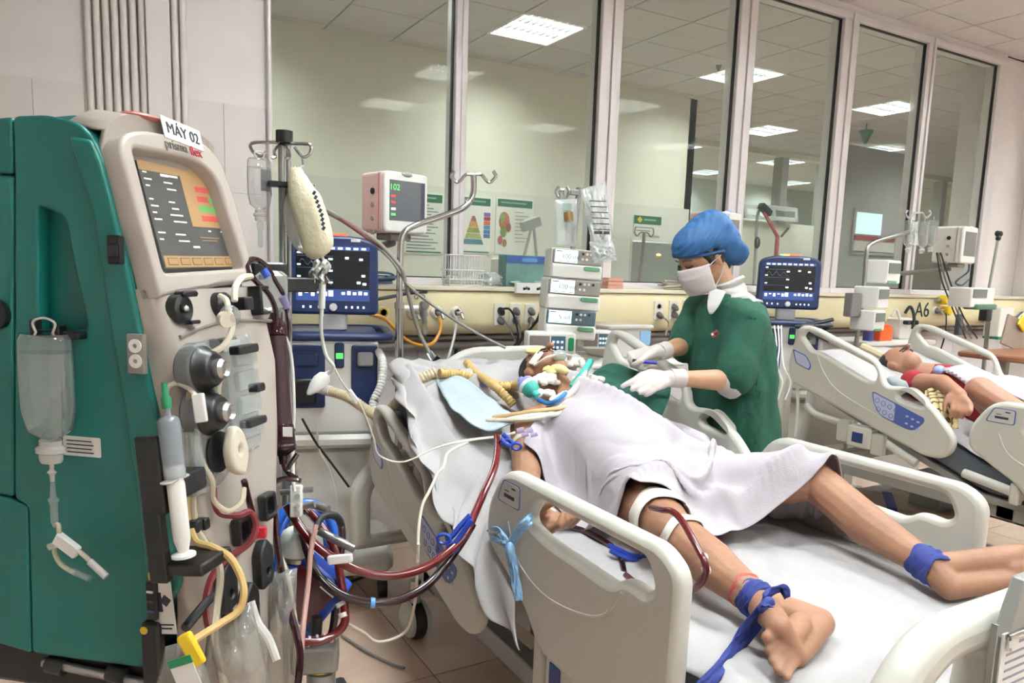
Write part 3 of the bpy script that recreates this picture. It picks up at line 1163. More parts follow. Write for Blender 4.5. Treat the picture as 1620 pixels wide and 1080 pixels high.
# pillow seen as the padded head end
pw = MB()
for i, sx in enumerate((-1, 1)):
    pw.chain([(V((1.5 + sx * .24, 2.36, hm(2.36) + .035)), .04), (V((1.5 + sx * .24, 2.60, hm(2.6) + .035)), .04)])
pw.chain([(V((1.3, 2.48, hm(2.48) + .045)), .075), (V((1.7, 2.48, hm(2.48) + .045)), .075)])
pw.chain([(V((1.26, 2.40, hm(2.40) + .04)), .055), (V((1.74, 2.40, hm(2.40) + .04)), .055)])
pw.chain([(V((1.26, 2.56, hm(2.56) + .04)), .055), (V((1.74, 2.56, hm(2.56) + .04)), .055)])
pme = ruffle(fused(pw, .012, 8), .006, 9, seed=4)
single('pillow', pme, m_sheet2, 'white pillow under the head of the patient on the nearest bed', 'pillow')

# ---- white cover over belly and thighs
fld = Field(.9, 2.25, .7, 2.9, lambda x, y: np.vectorize(hm)(y) + .01)
for l in (legR, legL, armR, armL, torso):
    fld.limb([(p, r + .006) for p, r in l])
fld.limb([(V((1.42, 1.66, .80)), .125), (V((1.58, 1.66, .80)), .125)])
for s in (-1, 1):
    fld.limb([(V((1.5 + s * .06, 1.72, .82)), .12), (V((1.5 + s * .075, 1.95, .90)), .12), (V((1.5 + s * .10, 2.08, .925)), .09)])
fld.limb([(pelvisR.lerp(kneeR, .3) + V((.2, 0, .0)), .06), (V((1.62, 1.48, .74)), .05)])
fld.soften(3)
head_e = [(1.185, 1.985), (1.33, 2.035), (1.49, 2.055), (1.66, 2.0), (1.99, 1.93)]
foot_e = [(1.18, 1.63), (1.30, 1.55), (1.42, 1.43), (1.66, 1.40), (1.84, 1.37), (2.09, 1.335)]
near_e = [(1.18, 1.63), (1.165, 1.8), (1.185, 1.985)]
far_e = [(2.09, 1.335), (2.05, 1.65), (1.99, 1.93)]
CL = coons([(*q, 1.12) for q in foot_e], [(*q, 1.12) for q in head_e], [(*q, 1.12) for q in near_e], [(*q, 1.12) for q in far_e], 120, 96)
rp = np.array([[.035 * noise.noise(V((p[0] * 5 + p[1] * 3.2, p[1] * 4.2 - p[0] * 1.5, 2.7))) + .05 * noise.noise(V((p[0] * 2.5 - p[1] * 4, p[1] * 2, 9.1))) for p in row] for row in CL])
CL = drape(CL, fld, 1.2, 130, 7, .010, .5, 3, ripple=rp, bend=.35)
creases = [
    ((955, 640), (1035, 655), (1110, 690), (1160, 708), .022, .020), ((975, 662), (1045, 685), (1110, 708), (1140, 715), -.024, .018),
    ((900, 690), (1000, 715), (1100, 732), (1210, 722), .020, .028), ((1000, 742), (1100, 742), (1190, 735), (1255, 728), -.020, .020),
    ((985, 765), (1080, 757), (1180, 757), (1260, 750), .020, .022), ((1000, 785), (1100, 778), (1190, 783), (1265, 785), -.022, .018),
    ((895, 760), (940, 750), (1000, 770), (1040, 795), .022, .018), ((905, 775), (960, 770), (1000, 790), (1020, 800), -.016, .016),
    ((1290, 712), (1315, 740), (1310, 775), (1275, 805), .020, .022), ((1325, 720), (1335, 750), (1325, 785), (1300, 805), -.020, .016),
    ((1020, 640), (1080, 668), (1130, 695), (1180, 705), .014, .014), ((1100, 800), (1150, 795), (1200, 808), (1240, 815), .018, .020),
    ((1060, 800), (1120, 812), (1180, 826), (1220, 825), -.014, .015), ((880, 720), (950, 735), (1020, 742), (1060, 735), -.012, .02)]
for a, b, c, d, A_, w_ in creases:
    ln = np.array([tuple(P(*q, z=.88)) for q in (a, b, c, d)])
    ln = np.array([tuple(q) for q in spline(ln, 10)])
    D = np.min(np.hypot(CL[..., 0, None] - ln[:, 0], CL[..., 1, None] - ln[:, 1]) + .0 * ln[:, 0], axis=-1)
    CL[..., 2] += 1.7 * A_ * np.exp(-(D / w_) ** 2)
for i in range(120):
    for j in range(96):
        p = CL[i, j]
        CL[i, j, 2] += .011 * (1 - abs(noise.noise(V((p[0] * 7 + p[1] * 4, p[1] * 8, 6)))) * 2.5)
CL[..., 2] = np.maximum(CL[..., 2], fld.at(CL[..., 0], CL[..., 1]) + .006)
single('cover_sheet', cloth_mb(CL), m_sheet, 'rumpled white cover lying over the belly and thighs of the nearest patient', 'sheet', solid=.004, sub=1)
# ================================================================ NURSE
m_skinn = mat('skin_nurse', 'b08668', 0.5, var=.07, vscale=14, sub=.08)
m_scrub = mat('scrub_green', '0d4937', 0.85, var=.08, vscale=5, bump=.25, bscale=260)
m_under = mat('undershirt_grey', 'b5b2ae', 0.85, bump=.2, bscale=240)
m_glove = mat('glove_latex', 'c2b8b3', 0.45, var=.04, sub=.05)
m_cap = mat('bouffant_blue', '1a5388', 0.6, var=.10, vscale=30)
m_mask = mat('mask_white', 'c8c0bf', 0.8, bump=.1, bscale=150)
m_drape = mat('drape_green', '0d4a3c', 0.85, var=.06, bump=.2, bscale=240)

ND = 2.9
nf = lambda a, b, d=0.0: P(a, b, d=ND + d)
head_c = nf(1114, 412)
FW = (P(1040, 436, d=ND - .06) - P(1112, 404, d=ND)).normalized()       # where she looks: left, a little down and to the lens
SD = V((0, 0, 1)).cross(FW).normalized() * -1                            # her right
UP = SD.cross(FW).normalized()
if UP.z < 0:
    UP = -UP
HM = Matrix((FW, FW.cross(UP) * -1, UP)).transposed()
HT = Matrix.Translation(head_c) @ HM.to_4x4()     # local: x forward, y side, z up
if (HT @ V((0, 1, 0)) - head_c).dot(V((0, 0, 0)) - head_c) < 0:
    pass
near_y = 1 if ((HT @ V((0, 1, 0))) - P(810, 540, d=.01)).length < ((HT @ V((0, -1, 0))) - P(810, 540, d=.01)).length else -1
hl = lambda x, y, z: HT @ V((x, y * near_y, z))

shN, elN, wrN = nf(1185, 515, -.10), nf(1158, 602, -.16), nf(1066, 598, -.28)
shF, elF, wrF = nf(1108, 492, .16), nf(1085, 545, .10), nf(1046, 556, -.04)
nb = MB()
nb.ell(hl(.0, 0, .022), (.096, .074, .088), rot=HM)
nb.chain([(hl(.045, 0, -.045), .052), (hl(.058, 0, -.082), .036)])
nb.ell(hl(.05, 0, -.02), (.05, .056, .06), rot=HM)
for s in (-1, 1):
    nb.ell(hl(.062, s * .033, -.022), .026)
    nb.chain([(hl(-.012, s * .072, .008), .012), (hl(-.016, s * .078, -.022), .009)])
    nb.ell(hl(.078, s * .028, .028), (.014, .022, .010), rot=HM)
nb.chain([(hl(.094, 0, .006), .009), (hl(.108, 0, -.022), .013)])
nb.chain([(hl(-.03, 0, -.03), .052), (nf(1150, 470, .02), .055)])
nb.chain([(nf(1150, 470, .02), .06), (nf(1150, 560, .02), .10), (nf(1160, 700, .02), .11)])
for sh, el, wr in ((shN, elN, wrN), (shF, elF, wrF)):
    nb.chain([(sh, .050), (sh.lerp(el, .6), .044), (el, .040), (el.lerp(wr, .3), .039), (el.lerp(wr, .7), .031), (wr, .026)])


def hand(mb, wr, knuckles, mids, tips, th, r=.0085, pw=.017):
    for k in range(4):
        mb.chain([(wr, .023), (wr.lerp(knuckles[k], .6), pw), (knuckles[k], r * 1.35)], 10)
        mb.chain([(knuckles[k], r * 1.25), (mids[k], r * 1.1), (tips[k], r * .9)], 10)
    mb.chain([(wr.lerp(th[0], .3), pw), (th[0], r * 1.5), (th[1], r * 1.25), (th[2], r)], 10)


gl = MB()
# near (left) hand: fingers spread down to the left over the drape
kn = [P(1018, 594, d=2.56), P(1024, 602, d=2.55), P(1031, 609, d=2.545), P(1038, 613, d=2.55)]
md = [P(1000, 603, d=2.54), P(1010, 611, d=2.53), P(1021, 617, d=2.53), P(1029, 620, d=2.535)]
tp = [P(985, 611, d=2.53), P(1000, 616, d=2.52), P(1013, 621, d=2.52), P(1022, 624, d=2.53)]
hand(gl, wrN + (kn[1] - wrN) * .12, kn, md, tp, (P(1030, 590, d=2.60), P(1014, 594, d=2.61), P(1003, 601, d=2.60)), .0105, .021)
gl.chain([(wrN, .031), (wrN + (kn[1] - wrN) * .25, .029)])
# far (right) hand: fist around the pen
kf = [P(1012, 556, d=2.80), P(1008, 562, d=2.78), P(1008, 570, d=2.77), P(1014, 577, d=2.77)]
mf = [P(996, 560, d=2.76), P(997, 569, d=2.75), P(1000, 577, d=2.74), P(1012, 583, d=2.74)]
tf = [P(1004, 572, d=2.72), P(1006, 576, d=2.71), P(1012, 582, d=2.71), P(1021, 584, d=2.72)]
hand(gl, wrF + (kf[1] - wrF) * .1, kf, mf, tf, (P(1024, 563, d=2.74), P(1012, 571, d=2.70), P(1003, 576, d=2.70)), .0105, .022)
gl.chain([(wrF, .031), (wrF + (kf[1] - wrF) * .25, .030)])
nurse = single('person', fused(nb, .006, 4), m_skinn, 'nurse in green scrubs, blue bouffant cap and white mask standing behind the nearest bed', 'person')
obj('gloves', fused(gl, .0045, 3), m_glove, nurse)
for wr, el in ((wrN, elN), (wrF, elF)):
    dv = (el - wr).normalized()
    obj('glove_cuff', MB().tube([wr + dv * -.02, wr + dv * .03, wr + dv * .036], [.033, .034, .036], n=18), m_glove, nurse)

# scrubs: one shell for trunk and sleeves
sb = MB()
hips = nf(1160, 720, .03)
sb.chain([(nf(1140, 498, .02), .095), (nf(1150, 570, .03), .135), (nf(1155, 640, .03), .135), (nf(1160, 720, .03), .145), (hips + V((0, 0, -.22)), .15)], 18)
for sh, s in ((shN, -1), (shF, 1)):
    sb.chain([(nf(1150, 500, .02), .09), (sh, .075)])
    sb.chain([(sh.lerp(nf(1155, 560, .02), .35), .10), (nf(1155, 600, .03) + V((0, s * .03, 0)), .125)])
sb.chain([(nf(1172, 520, -.03), .11), (nf(1180, 600, -.02), .115), (nf(1185, 700, -.02), .11)])
sb.chain([(shN, .072), (shN.lerp(elN, .55), .074), (shN.lerp(elN, .86), .076)])
sb.chain([(shF, .070), (shF.lerp(elF, .6), .068), (shF.lerp(elF, .95), .07)])
sme = ruffle(ruffle(fused(sb, .009, 8), .017, 6.0, (1, 1, .5), 3.3), .008, 13, (1, 1, .5), 8.1)
obj('scrub_top', sme, m_scrub, nurse)
tr = MB()
for s in (-1, 1):
    fx = V((hips.x, hips.y + s * .10, 0))
    tr.chain([(hips + V((0, s * .08, -.1)), .12), (V((fx.x, fx.y, .5)), .095), (V((fx.x, fx.y, .07)), .08)])
obj('scrub_trousers', ruffle(fused(tr, .014, 5), .008, 6), m_scrub, nurse)
for s in (-1, 1):
    so = MB().ell((hips.x - .05, hips.y + s * .10, .035), (.13, .05, .035))
    obj('shoe', so, m_white, nurse)
# undershirt: collar wrap, sleeve end
A_, B_n = nf(1160, 492, .02), nf(1147, 446, .02)
axn = (B_n - A_).normalized()
un_, vn_ = axn.orthogonal().normalized(), axn.cross(axn.orthogonal().normalized())
rings = []
for i in range(15):
    t_ = i / 14
    rr0 = .112 - .046 * min(1, t_ * 1.5) + .004 * math.sin(t_ * 22)
    rings.append([tuple(A_.lerp(B_n, t_) + (un_ * math.cos(q) + vn_ * math.sin(q)) * (rr0 + .003 * math.sin(3 * q + 7 * t_)) + V((0, 0, .006 * math.sin(2 * q + 5 * t_)))) for q in [2 * math.pi * j / 32 for j in range(33)]])
obj('undershirt_collar', MB().grid(rings), m_under, nurse, solid=.004)
vp = coons([nf(1122, 462, -.06), nf(1134, 458, -.075), nf(1148, 462, -.08)], [nf(1122, 496, -.105), nf(1125, 497, -.108), nf(1128, 495, -.108)], [nf(1122, 462, -.06), nf(1119, 484, -.1), nf(1122, 496, -.105)], [nf(1148, 462, -.08), nf(1137, 484, -.108), nf(1128, 495, -.108)], 12, 12)
obj('undershirt_front', cloth_mb(vp), m_under, nurse, solid=.006)
us = MB().chain([(shN.lerp(elN, .72), .060), (shN.lerp(elN, 1.0) + (elN - shN) * .04, .058)])
us.chain([(shN.lerp(elN, 1.0), .056), (elN.lerp(wrN, .12), .048)])
obj('undershirt_sleeve', ruffle(fused(us, .006, 3), .003, 20), m_under, nurse)
# bouffant cap
cp = MB()
cp.ell(hl(-.015, 0, .075), (.125, .098, .082), rot=HM)
cp.ell(hl(-.085, 0, .045), (.085, .088, .085), rot=HM)
cp.chain([(hl(-.10, 0, .02), .075), (hl(-.150, 0, -.025), .050)])
cp.chain([(hl(.03, 0, .065), .085), (hl(-.06, 0, .09), .09)])
cme = fused(cp, .006, 4)
cme.update()
iv = HT.inverted()
for v in cme.vertices:
    q = iv @ v.co
    w = math.sin((q.x * .8 + q.z) * 290 + 2.5 * noise.noise(q * 18))
    v.co += v.normal * (.0022 * w + .004 * noise.noise(q * 25))
    if q.x > -.02 and q.z < .052 + .1 * max(0, .02 - q.x):
        v.co = HT @ V((q.x * .93, q.y * .93, max(q.z, .048)))
obj('bouffant_cap', cme, m_cap, nurse)
bandp = [hl(.100 * math.cos(a), .082 * math.sin(a), .050 - .018 * (1 - math.cos(a))) for a in [math.pi * 2 * k / 24 for k in range(24)]]
obj('cap_band', MB().tube(bandp, .006, n=6, closed=True), m_cap, nurse)
hr2 = MB()
hr2.ell(hl(-.012, 0, .018), (.092, .077, .07), rot=HM)
hr2.chain([(hl(-.075, 0, .0), .05), (hl(-.085, 0, -.045), .03)])
for s in (-1, 1):
    hr2.chain([(hl(.03, s * .066, .035), .014), (hl(.012, s * .074, .0), .008)])
obj('hair', fused(hr2, .006, 2), m_hair, nurse)
ey = MB()
for s in (-1, 1):
    ey.tube(spline([hl(.098, s * .016, .012), hl(.098, s * .032, .007), hl(.086, s * .048, .010)], 4), .0032, n=6)
tag(obj('eyelashes', ey, m_hair, nurse), kind='stuff')
eb = MB()
for s in (-1, 1):
    eb.tube(spline([hl(.103, s * .014, .032), hl(.101, s * .033, .037), hl(.086, s * .053, .031)], 4), .0030, n=6, flat=.6)
tag(obj('eyebrows', eb, mat('brow_brown', '3a2a20', .7), nurse), kind='stuff')
# mask with pleats
mk = []
for i in range(13):
    t = i / 12
    z = .004 - .112 * t
    row = []
    for j in range(25):
        a = -1.28 + 2.56 * j / 24
        depth = .122 - .010 * abs(t - .35) * 2 - .018 * max(0, t - .6)
        pl = .0035 * math.sin(t * 6 * math.pi) * math.cos(a) if .15 < t < .85 else 0
        rx = depth + pl
        wy = .082 - .006 * abs(t - .5)
        nose = .010 * math.exp(-(a / .25) ** 2) * math.exp(-((t - .15) / .25) ** 2)
        row.append(hl(rx * math.cos(a) + nose - .0, wy * math.sin(a), z - .006 * (1 - math.cos(a)) * (1 if t < .3 else -.5)))
    mk.append(row)
obj('face_mask', MB().grid(mk), m_mask, nurse, solid=.002)
for s in (-1, 1):
    obj('mask_strap', MB().tube(spline([hl(.04, s * .078, -.008), hl(.005, s * .082, .006), hl(-.022, s * .084, .014)], 4), .0022, n=6), m_mask, nurse)
    obj('mask_strap', MB().tube(spline([hl(.035, s * .077, -.092), hl(.0, s * .082, -.06), hl(-.022, s * .084, -.028)], 4), .0022, n=6), m_mask, nurse)
# pen clip badge on the chest
bg = MB().mi(0).cbox((0, 0, 0), (.028, .020, .003)).mi(1).cbox((.004, -.002, .002), (.012, .010, .002)).mi(2).cbox((-.009, .004, .002), (.008, .008, .002))
bc = P(1131, 528, d=ND - .16)
bg2 = MB()
T = face_frame(bc, right * .8 + V((0, 0, .5)), V((0, 0, 1)))
bg2.add(bg.v, bg.f, T)
bg2.m = bg.m
obj('pin_badge', bg2, [mat('badge_red', '8c2a2a', .5), m_ink, m_white], nurse)
# pen
pn = MB().cyl(P(1007, 571, d=2.70), P(1038, 574, d=2.72), .0062, n=10)
pen = single('marker_pen', pn, mat('pen_blue', '2b35a0', .35), 'blue marker pen held in the gloved right hand of the nurse', 'pen')
obj('pen_cap', MB().cyl(P(1001, 570, d=2.70), P(1013, 571.5, d=2.702), .0068, n=10), m_ink, pen)

# green surgical drape over the far shoulder of the patient
gd = coons([P(918, 630, d=2.72), P(960, 625, d=2.62), P(1010, 640, d=2.56), P(1048, 655, d=2.56)],
           [P(940, 592, d=2.86), P(968, 577, d=2.86), P(1010, 592, d=2.80), P(1062, 607, d=2.74)],
           [P(918, 630, d=2.72), P(926, 610, d=2.8), P(940, 592, d=2.86)],
           [P(1048, 655, d=2.56), P(1058, 632, d=2.64), P(1062, 607, d=2.74)], 50, 40)
nrm = V((0, -.35, .93))
for i in range(50):
    for j in range(40):
        p = gd[i, j]
        k = .012 * noise.noise(V((p[0] * 9, p[1] * 9, 4))) + .008 * (1 - abs(noise.noise(V((p[0] * 14 + p[1] * 6, p[1] * 5, 1)))) * 2)
        gd[i, j] = p + np.array(nrm) * k
single('surgical_drape', cloth_mb(gd), m_drape, 'dark green surgical drape laid under the gloved hands of the nurse', 'drape', solid=.004)
# ================================================================ BLOOD FILTRATION MACHINE
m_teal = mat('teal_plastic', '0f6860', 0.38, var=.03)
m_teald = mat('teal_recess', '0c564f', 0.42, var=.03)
m_grey = mat('warm_grey_plastic', 'aea59c', 0.4, var=.03)
m_greyd = mat('grey_bezel', '8d867f', 0.45, var=.03)
m_black = mat('black_plastic', '131416', 0.4, var=0)
m_clear = clear('clear_plastic', 'dfe6e6', .16, .08, 1.45, 1.6)
m_clearw = clear('clear_fluid', 'f4f8f8', .06, .06, 1.5, 2.6)
m_fluid = clear('saline', 'ffffff', .03, .0, 1.33, 2.0)
m_milk = clear('milky_plastic', 'e6e2dc', .55, .2, 1.4, 1.2)
m_tubeclear = clear('clear_tubing', 'e9dfc8', .45, .1, 1.45, 1.4)
m_line = mat('tubing_pale', 'd8cfbd', .3, var=0)
m_cream = mat('cream_plastic', 'cfc6b4', .45)
m_yellow = mat('clip_yellow', 'd9b51c', .45)
m_redp = mat('clip_red', 'b3202a', .4)
m_bluep = mat('clip_blue', '2447a8', .4)
m_green = mat('cap_green', '117a4e', .45)
m_paper = mat('paper_white', 'dedcd6', .7)
m_gold = mat('tubing_gold', 'b99a62', .35, var=0)

MC = Matrix.Translation((0.124, 1.476, 0)) @ Matrix.Rotation(R(50), 4, 'Z')
MCi = MC.inverted()


def L(px, py, p0, n):
    """Point of the machine (own axes: x across the front, y into it) seen at a pixel on a plane."""
    o = MCi @ V((0, 0, CAM_H))
    d = MCi.to_3x3() @ (AX @ V(((px - PPX) / F_PX, (py - PPY) / F_PX, 1)))
    p0, n = V(p0), V(n)
    return o + d * ((p0 - o).dot(n) / d.dot(n))


def side(px, py, x=-.07):
    p = L(px, py, (x, 0, 0), (1, 0, 0))
    return (p.y, p.z)


SA, SB = .28, .09                     # lean of the upper and the lower front


def fy(z):
    """Front face of the machine at height z."""
    return -.035 + SA * (z - 1.42) if z > 1.20 else -.0966 + SB * (z - 1.20)


def FA(px, py, off=0.0):
    return L(px, py, (0, fy(1.42) - off, 1.42), (0, 1, -SA))


def FB(px, py, off=0.0):
    return L(px, py, (0, fy(1.1) - off, 1.1), (0, 1, -SB))


fil = thing('blood_filtration_machine', 'tall teal and grey blood filtration machine with a tilted screen, nearest the camera', 'medical machine', M=MC)
mcm = lambda mb: MB().add(mb.v, mb.f, MC) if not mb.m or max(mb.m) == 0 else mcmm(mb)


def mcmm(mb):
    q = MB().add(mb.v, mb.f, MC)
    q.m = list(mb.m)
    return q


MX = Matrix(((0, 0, 1, -.07), (1, 0, 0, 0), (0, 1, 0, 0), (0, 0, 0, 1)))
prof_t = [(.46, .74), (.46, 1.60), (.40, 1.68), (.14, 1.70), (.095, 1.69)] + [side(*q) for q in ((145, 215), (165, 260), (205, 420), (215, 460), (240, 600), (270, 730), (285, 900), (290, 925), (240, 1010), (228, 1050), (48, 1035))]
core = MB().prism(prof_t, .03, .352, MX)
obj('core_body', mcm(core), m_teal, fil, bevel=.012)
t = .03


def side_panel(name, pts, r, holes=(), m=m_teal):
    mb = slab([round_poly(pts, r, 3)] + [round_poly(h, .012) for h in holes], t, .005, MX @ Matrix.Translation((0, 0, t / 2)))
    return obj(name, mcm(mb), m, fil)


pocket = [side(*q) for q in ((59, 323), (97, 341), (104, 352), (139, 521), (60, 527))]
side_panel('side_panel', [side(*q) for q in ((19, 183), (70, 181), (110, 190), (125, 196), (147, 218), (166, 262), (206, 424), (241, 604), (271, 734), (286, 902), (289, 924), (240, 1006), (228, 1050), (222, 1056), (50, 1034), (44, 800), (22, 790), (22, 276))], .012, [pocket])
side_panel('rear_panel', [side(*q) for q in ((18, 184), (-90, 195), (-90, 270), (19, 275))], .008)
side_panel('rear_door', [side(*q) for q in ((20, 278), (-90, 274), (-90, 760), (20, 787))], .008)
side_panel('lower_door', [side(*q) for q in ((43, 801), (20, 790), (-90, 764), (-90, 1000), (0, 1019), (48, 1034))], .008)
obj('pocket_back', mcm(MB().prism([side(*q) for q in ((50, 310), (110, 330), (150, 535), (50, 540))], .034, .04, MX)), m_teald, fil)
# raised ridge beside the pocket
rd = [side(*q) for q in ((113, 215), (148, 222), (166, 262), (206, 424), (241, 604), (271, 734), (286, 902), (289, 924), (246, 1000), (220, 760), (200, 640), (176, 500), (150, 330))]
obj('side_ridge', mcm(slab([round_poly(rd, .01, 3)], .014, .006, MX @ Matrix.Translation((0, 0, -.002)))), m_teal, fil)
# grey front: rounded sections stacked up
rings = []
for z, back, ins in ((.665, -.03, .03), (.69, -.04, .012), (.88, -.055, 0), (1.10, -.042, 0), (1.25, -.01, 0), (1.36, .0, 0), (1.405, .01, 0)):
    f_ = fy(z)
    xr = .125 + (.275 - .125) * min(1, max(0, (z - .665) / .6))
    q = round_poly([(-.068 + ins, back), (-.068 + ins, f_), (xr - ins, f_), (xr - ins, back)], [.004, .03, .03, .004], 5)
    rings.append([(p.x, p.y, z) for p in q])
obj('front_panel', mcm(MB().loft(rings)), m_grey, fil, angle=60)
rings = []
for z, back, ins, lift in ((1.39, .03, .002, .033), (1.45, .04, .002, .033), (1.62, .10, .004, .033)):
    q = round_poly([(-.066 + ins, back), (-.066 + ins, fy(z) + lift), (.25 - ins, fy(z) + lift), (.25 - ins, back)], [.004, .03, .03, .004], 5)
    rings.append([(p.x, p.y, z) for p in q])
obj('screen_back', mcm(MB().loft(rings)), m_greyd, fil)
# frame around the screen, with its hood
sl = math.sqrt(1 + SA * SA)
MP = Matrix(((1, 0, 0, 0), (0, SA / sl, -1 / sl, fy(1.42)), (0, 1 / sl, SA / sl, 1.42), (0, 0, 0, 1)))   # front plane: u across, v up the slope, w outwards


def UV(px, py, off=0.0):
    p = MP.inverted() @ FA(px, py, off)
    return (p.x, p.y)


hole = [UV(*q) for q in ((208, 234), (306, 252), (342, 280), (388, 424), (258, 432))]
outl = [(-.068, -.028), (-.068, .245), (.00, .272), UV(322, 224), UV(349, 256), UV(374, 330), UV(402, 442)]
mbf = slab([round_poly(outl, [.004, .06, .05, .06, .06, .1, .004]), round_poly(hole, [.012, .05, .04, .012, .012])], .046, .008, MP @ Matrix.Translation((0, 0, -.020)))
obj('screen_frame', mcm(mbf), m_grey, fil)
hood = MB()
rg = []
for y, z, ins in ((.175, 1.69, .03), (.12, 1.712, .014), (.06, 1.706, .010), (fy(1.67) + .035, 1.665, .004), (fy(1.64) + .03, 1.63, .004)):
    rg.append((y, z, ins))
rows = []
for y, z, ins in rg:
    rows.append([(x, y + .02 * ((x - .12) / .2) ** 2 * 0, z - .045 * max(0, abs(x - .112) / .18 - .5) ** 2 * 4) for x in np.linspace(-.068 + ins, .268 - ins, 17)])
hood.grid(rows)
obj('hood', mcm(hood), m_grey, fil, solid=.012)
# screen
scr_mats = [mat('screen_dark_grey', '4a4a49', .3, emit=.16, var=0), mat('screen_tan', '8f7350', .3, emit=.38, var=0), mat('screen_red', '9c3f38', .3, emit=.5, var=0),
            mat('screen_green', '4f8a48', .3, emit=.5, var=0), mat('screen_text', 'c9c6bd', .3, emit=.6, var=0), mat('screen_edge', '24211f', .4, var=0)]
A, B_, C_, D_ = (V(UV(*q, -.034)) for q in ((209, 247), (330, 271), (371, 424), (256, 426)))
sq = lambda u, v: tuple(A.lerp(B_, u).lerp(D_.lerp(C_, u), v))
sm = MB()
MS = MC @ MP @ Matrix.Translation((0, 0, -.027))


def sr(u0, u1, v0, v1, mi, w=0.0):
    p = [sq(u0, v0), sq(u1, v0), sq(u1, v1), sq(u0, v1)]
    sm.mi(mi).add([(a, b, w) for a, b in reversed(p)], [(0, 1, 2, 3)], MS)


sr(-.03, 1.04, -.05, 1.03, 5, -.001)
sr(0, 1, .03, 1, 0)
sr(.0, 1, .03, .12, 1, .0006)
sr(.50, 1, .12, .60, 1, .0006)
sr(.02, .98, .885, .99, 1, .0006)
for k in range(6):
    sr(.06 + .155 * k, .18 + .155 * k, .905, .97, 5, .0011)
    sr(.065 + .155 * k, .175 + .155 * k, .91, .965, 1, .0015)
for k, (a, b, c) in enumerate(((.22, .62, 2), (.27, .5, 2), (.33, .9, 3), (.28, .7, 2))):
    v = .20 + .095 * k
    sr(.66, .96, v, v + .055, 2 if c == 2 else 3, .0011)
    if k == 1:
        sr(.82, .96, v, v + .055, 3, .0015)
for k in range(11):
    v = .13 + .06 * k
    if k in (3, 8):
        continue
    sr(.03, .03 + .05 + .04 * (k % 2), v, v + .014, 4, .0011)
    sr(.24 + .02 * (k % 3), .34 + .03 * (k % 4), v + .01, v + .024, 4, .0011)
sr(.24, .46, .13, .15, 4, .0014)
sr(.70, .74, .63, .645, 4, .0011)
sr(.88, .92, .63, .645, 4, .0011)
sr(.56, .84, .70, .708, 1, .0011)
sr(.58, .80, .73, .738, 1, .0011)
sr(.43, .52, .79, .81, 4, .0011)
obj('screen', sm, scr_mats, fil, smooth=False)
# stickers with lettering on the hood
stk = MC @ MP


def on_front(px, py, off=.004):
    u, v = UV(px, py, off)
    return Matrix.Translation((u, v, off))


s_ = obj('machine_label', MB().box(-.062, .058, -.021, .021, -.001, .0005, stk @ on_front(290, 212) @ Matrix.Rotation(R(-4), 4, 'Z')), m_paper, fil)
obj('label_text', text_mb('MÁY 02', .030, stk @ on_front(290, 212, .0052) @ Matrix.Rotation(R(-4), 4, 'Z')), m_ink, s_, smooth=False)
obj('printed_name', text_mb('prisma', .026, stk @ on_front(279, 231, .0045)), mat('print_grey', '6b6661', .6, var=0), fil, smooth=False)
obj('printed_name_end', text_mb('flex', .026, stk @ on_front(310, 241, .0045)), mat('print_red', 'a8283c', .6, var=0), fil, smooth=False)
obj('alarm_light', MB().ell((.06, .075, 1.712), (.05, .03, .008), MC), mat('alarm_red', 'b0665a', .4), fil)
# ---- fittings on the front
BI = Matrix(((1, 0, 0), (0, SB, -1), (0, 1, SB)))      # own x, up, outward


def fitB(px, py, off=0.0):
    p = FB(px, py, off)
    p = p - V((0, -1, SB)).normalized() * off
    return MC @ Matrix.Translation(p) @ BI.to_4x4()


def fitA(px, py):
    return MC @ Matrix.Translation(FA(px, py)) @ BI.to_4x4()


c1 = obj('clamp_disc', MB().lathe([(.026, -.01), (.026, .014), (.020, .018), (.012, .012), (0, .012)], 24, fitA(280, 489)), m_black, fil)
obj('clamp_hub', MB().ell((0, 0, .016), .007, fitA(280, 489)), m_chrome, c1)
obj('clamp_prong', MB().rbox(-.006, .036, .020, .031, 0, .022, .005, fitA(280, 489)), m_black, c1)
obj('clamp_prong', MB().rbox(.008, .034, -.028, -.021, 0, .022, .003, fitA(280, 489)), m_black, c1)
c2 = obj('clamp_disc', MB().lathe([(.026, -.01), (.026, .014), (.020, .020), (0, .020)], 24, fitA(346, 484)), m_black, fil)
obj('clamp_block', MB().rbox(.016, .048, -.013, .013, 0, .04, .005, fitA(352, 482)), m_black, c2)
c3 = obj('bracket', MB().box(-.004, .004, -.03, .03, 0, .03, fitA(394, 476)).box(-.004, .034, .022, .03, 0, .03, fitA(394, 476)).box(-.004, .034, -.03, -.022, 0, .03, fitA(394, 476)), m_black, fil, bevel=.003)
arc = [FA(285, 533, .002), FA(310, 520, .002), FA(345, 510, .002), FA(390, 506, .002), FA(430, 508, .002)]
obj('front_ridge', MB().tube([MC @ p for p in spline(arc, 6)], .004, n=6), m_greyd, fil)
for px, py in ((322, 584), (331, 652)):
    T_ = fitB(px, py, .03)
    p1 = obj('pump', MB().lathe([(.040, 0), (.040, .032), (.034, .038), (.030, .05), (.026, .054), (0, .054)], 28, T_), m_black, fil)
    k1 = obj('pump_knob', MB().lathe([(.017, .05), (.018, .066), (.013, .072), (.009, .066), (0, .066)], 20, T_), m_steel, p1)
    obj('pump_guard', MB().lathe([(.043, .004), (.046, .006), (.046, .028), (.043, .03)], 24, T_), m_clear, p1)
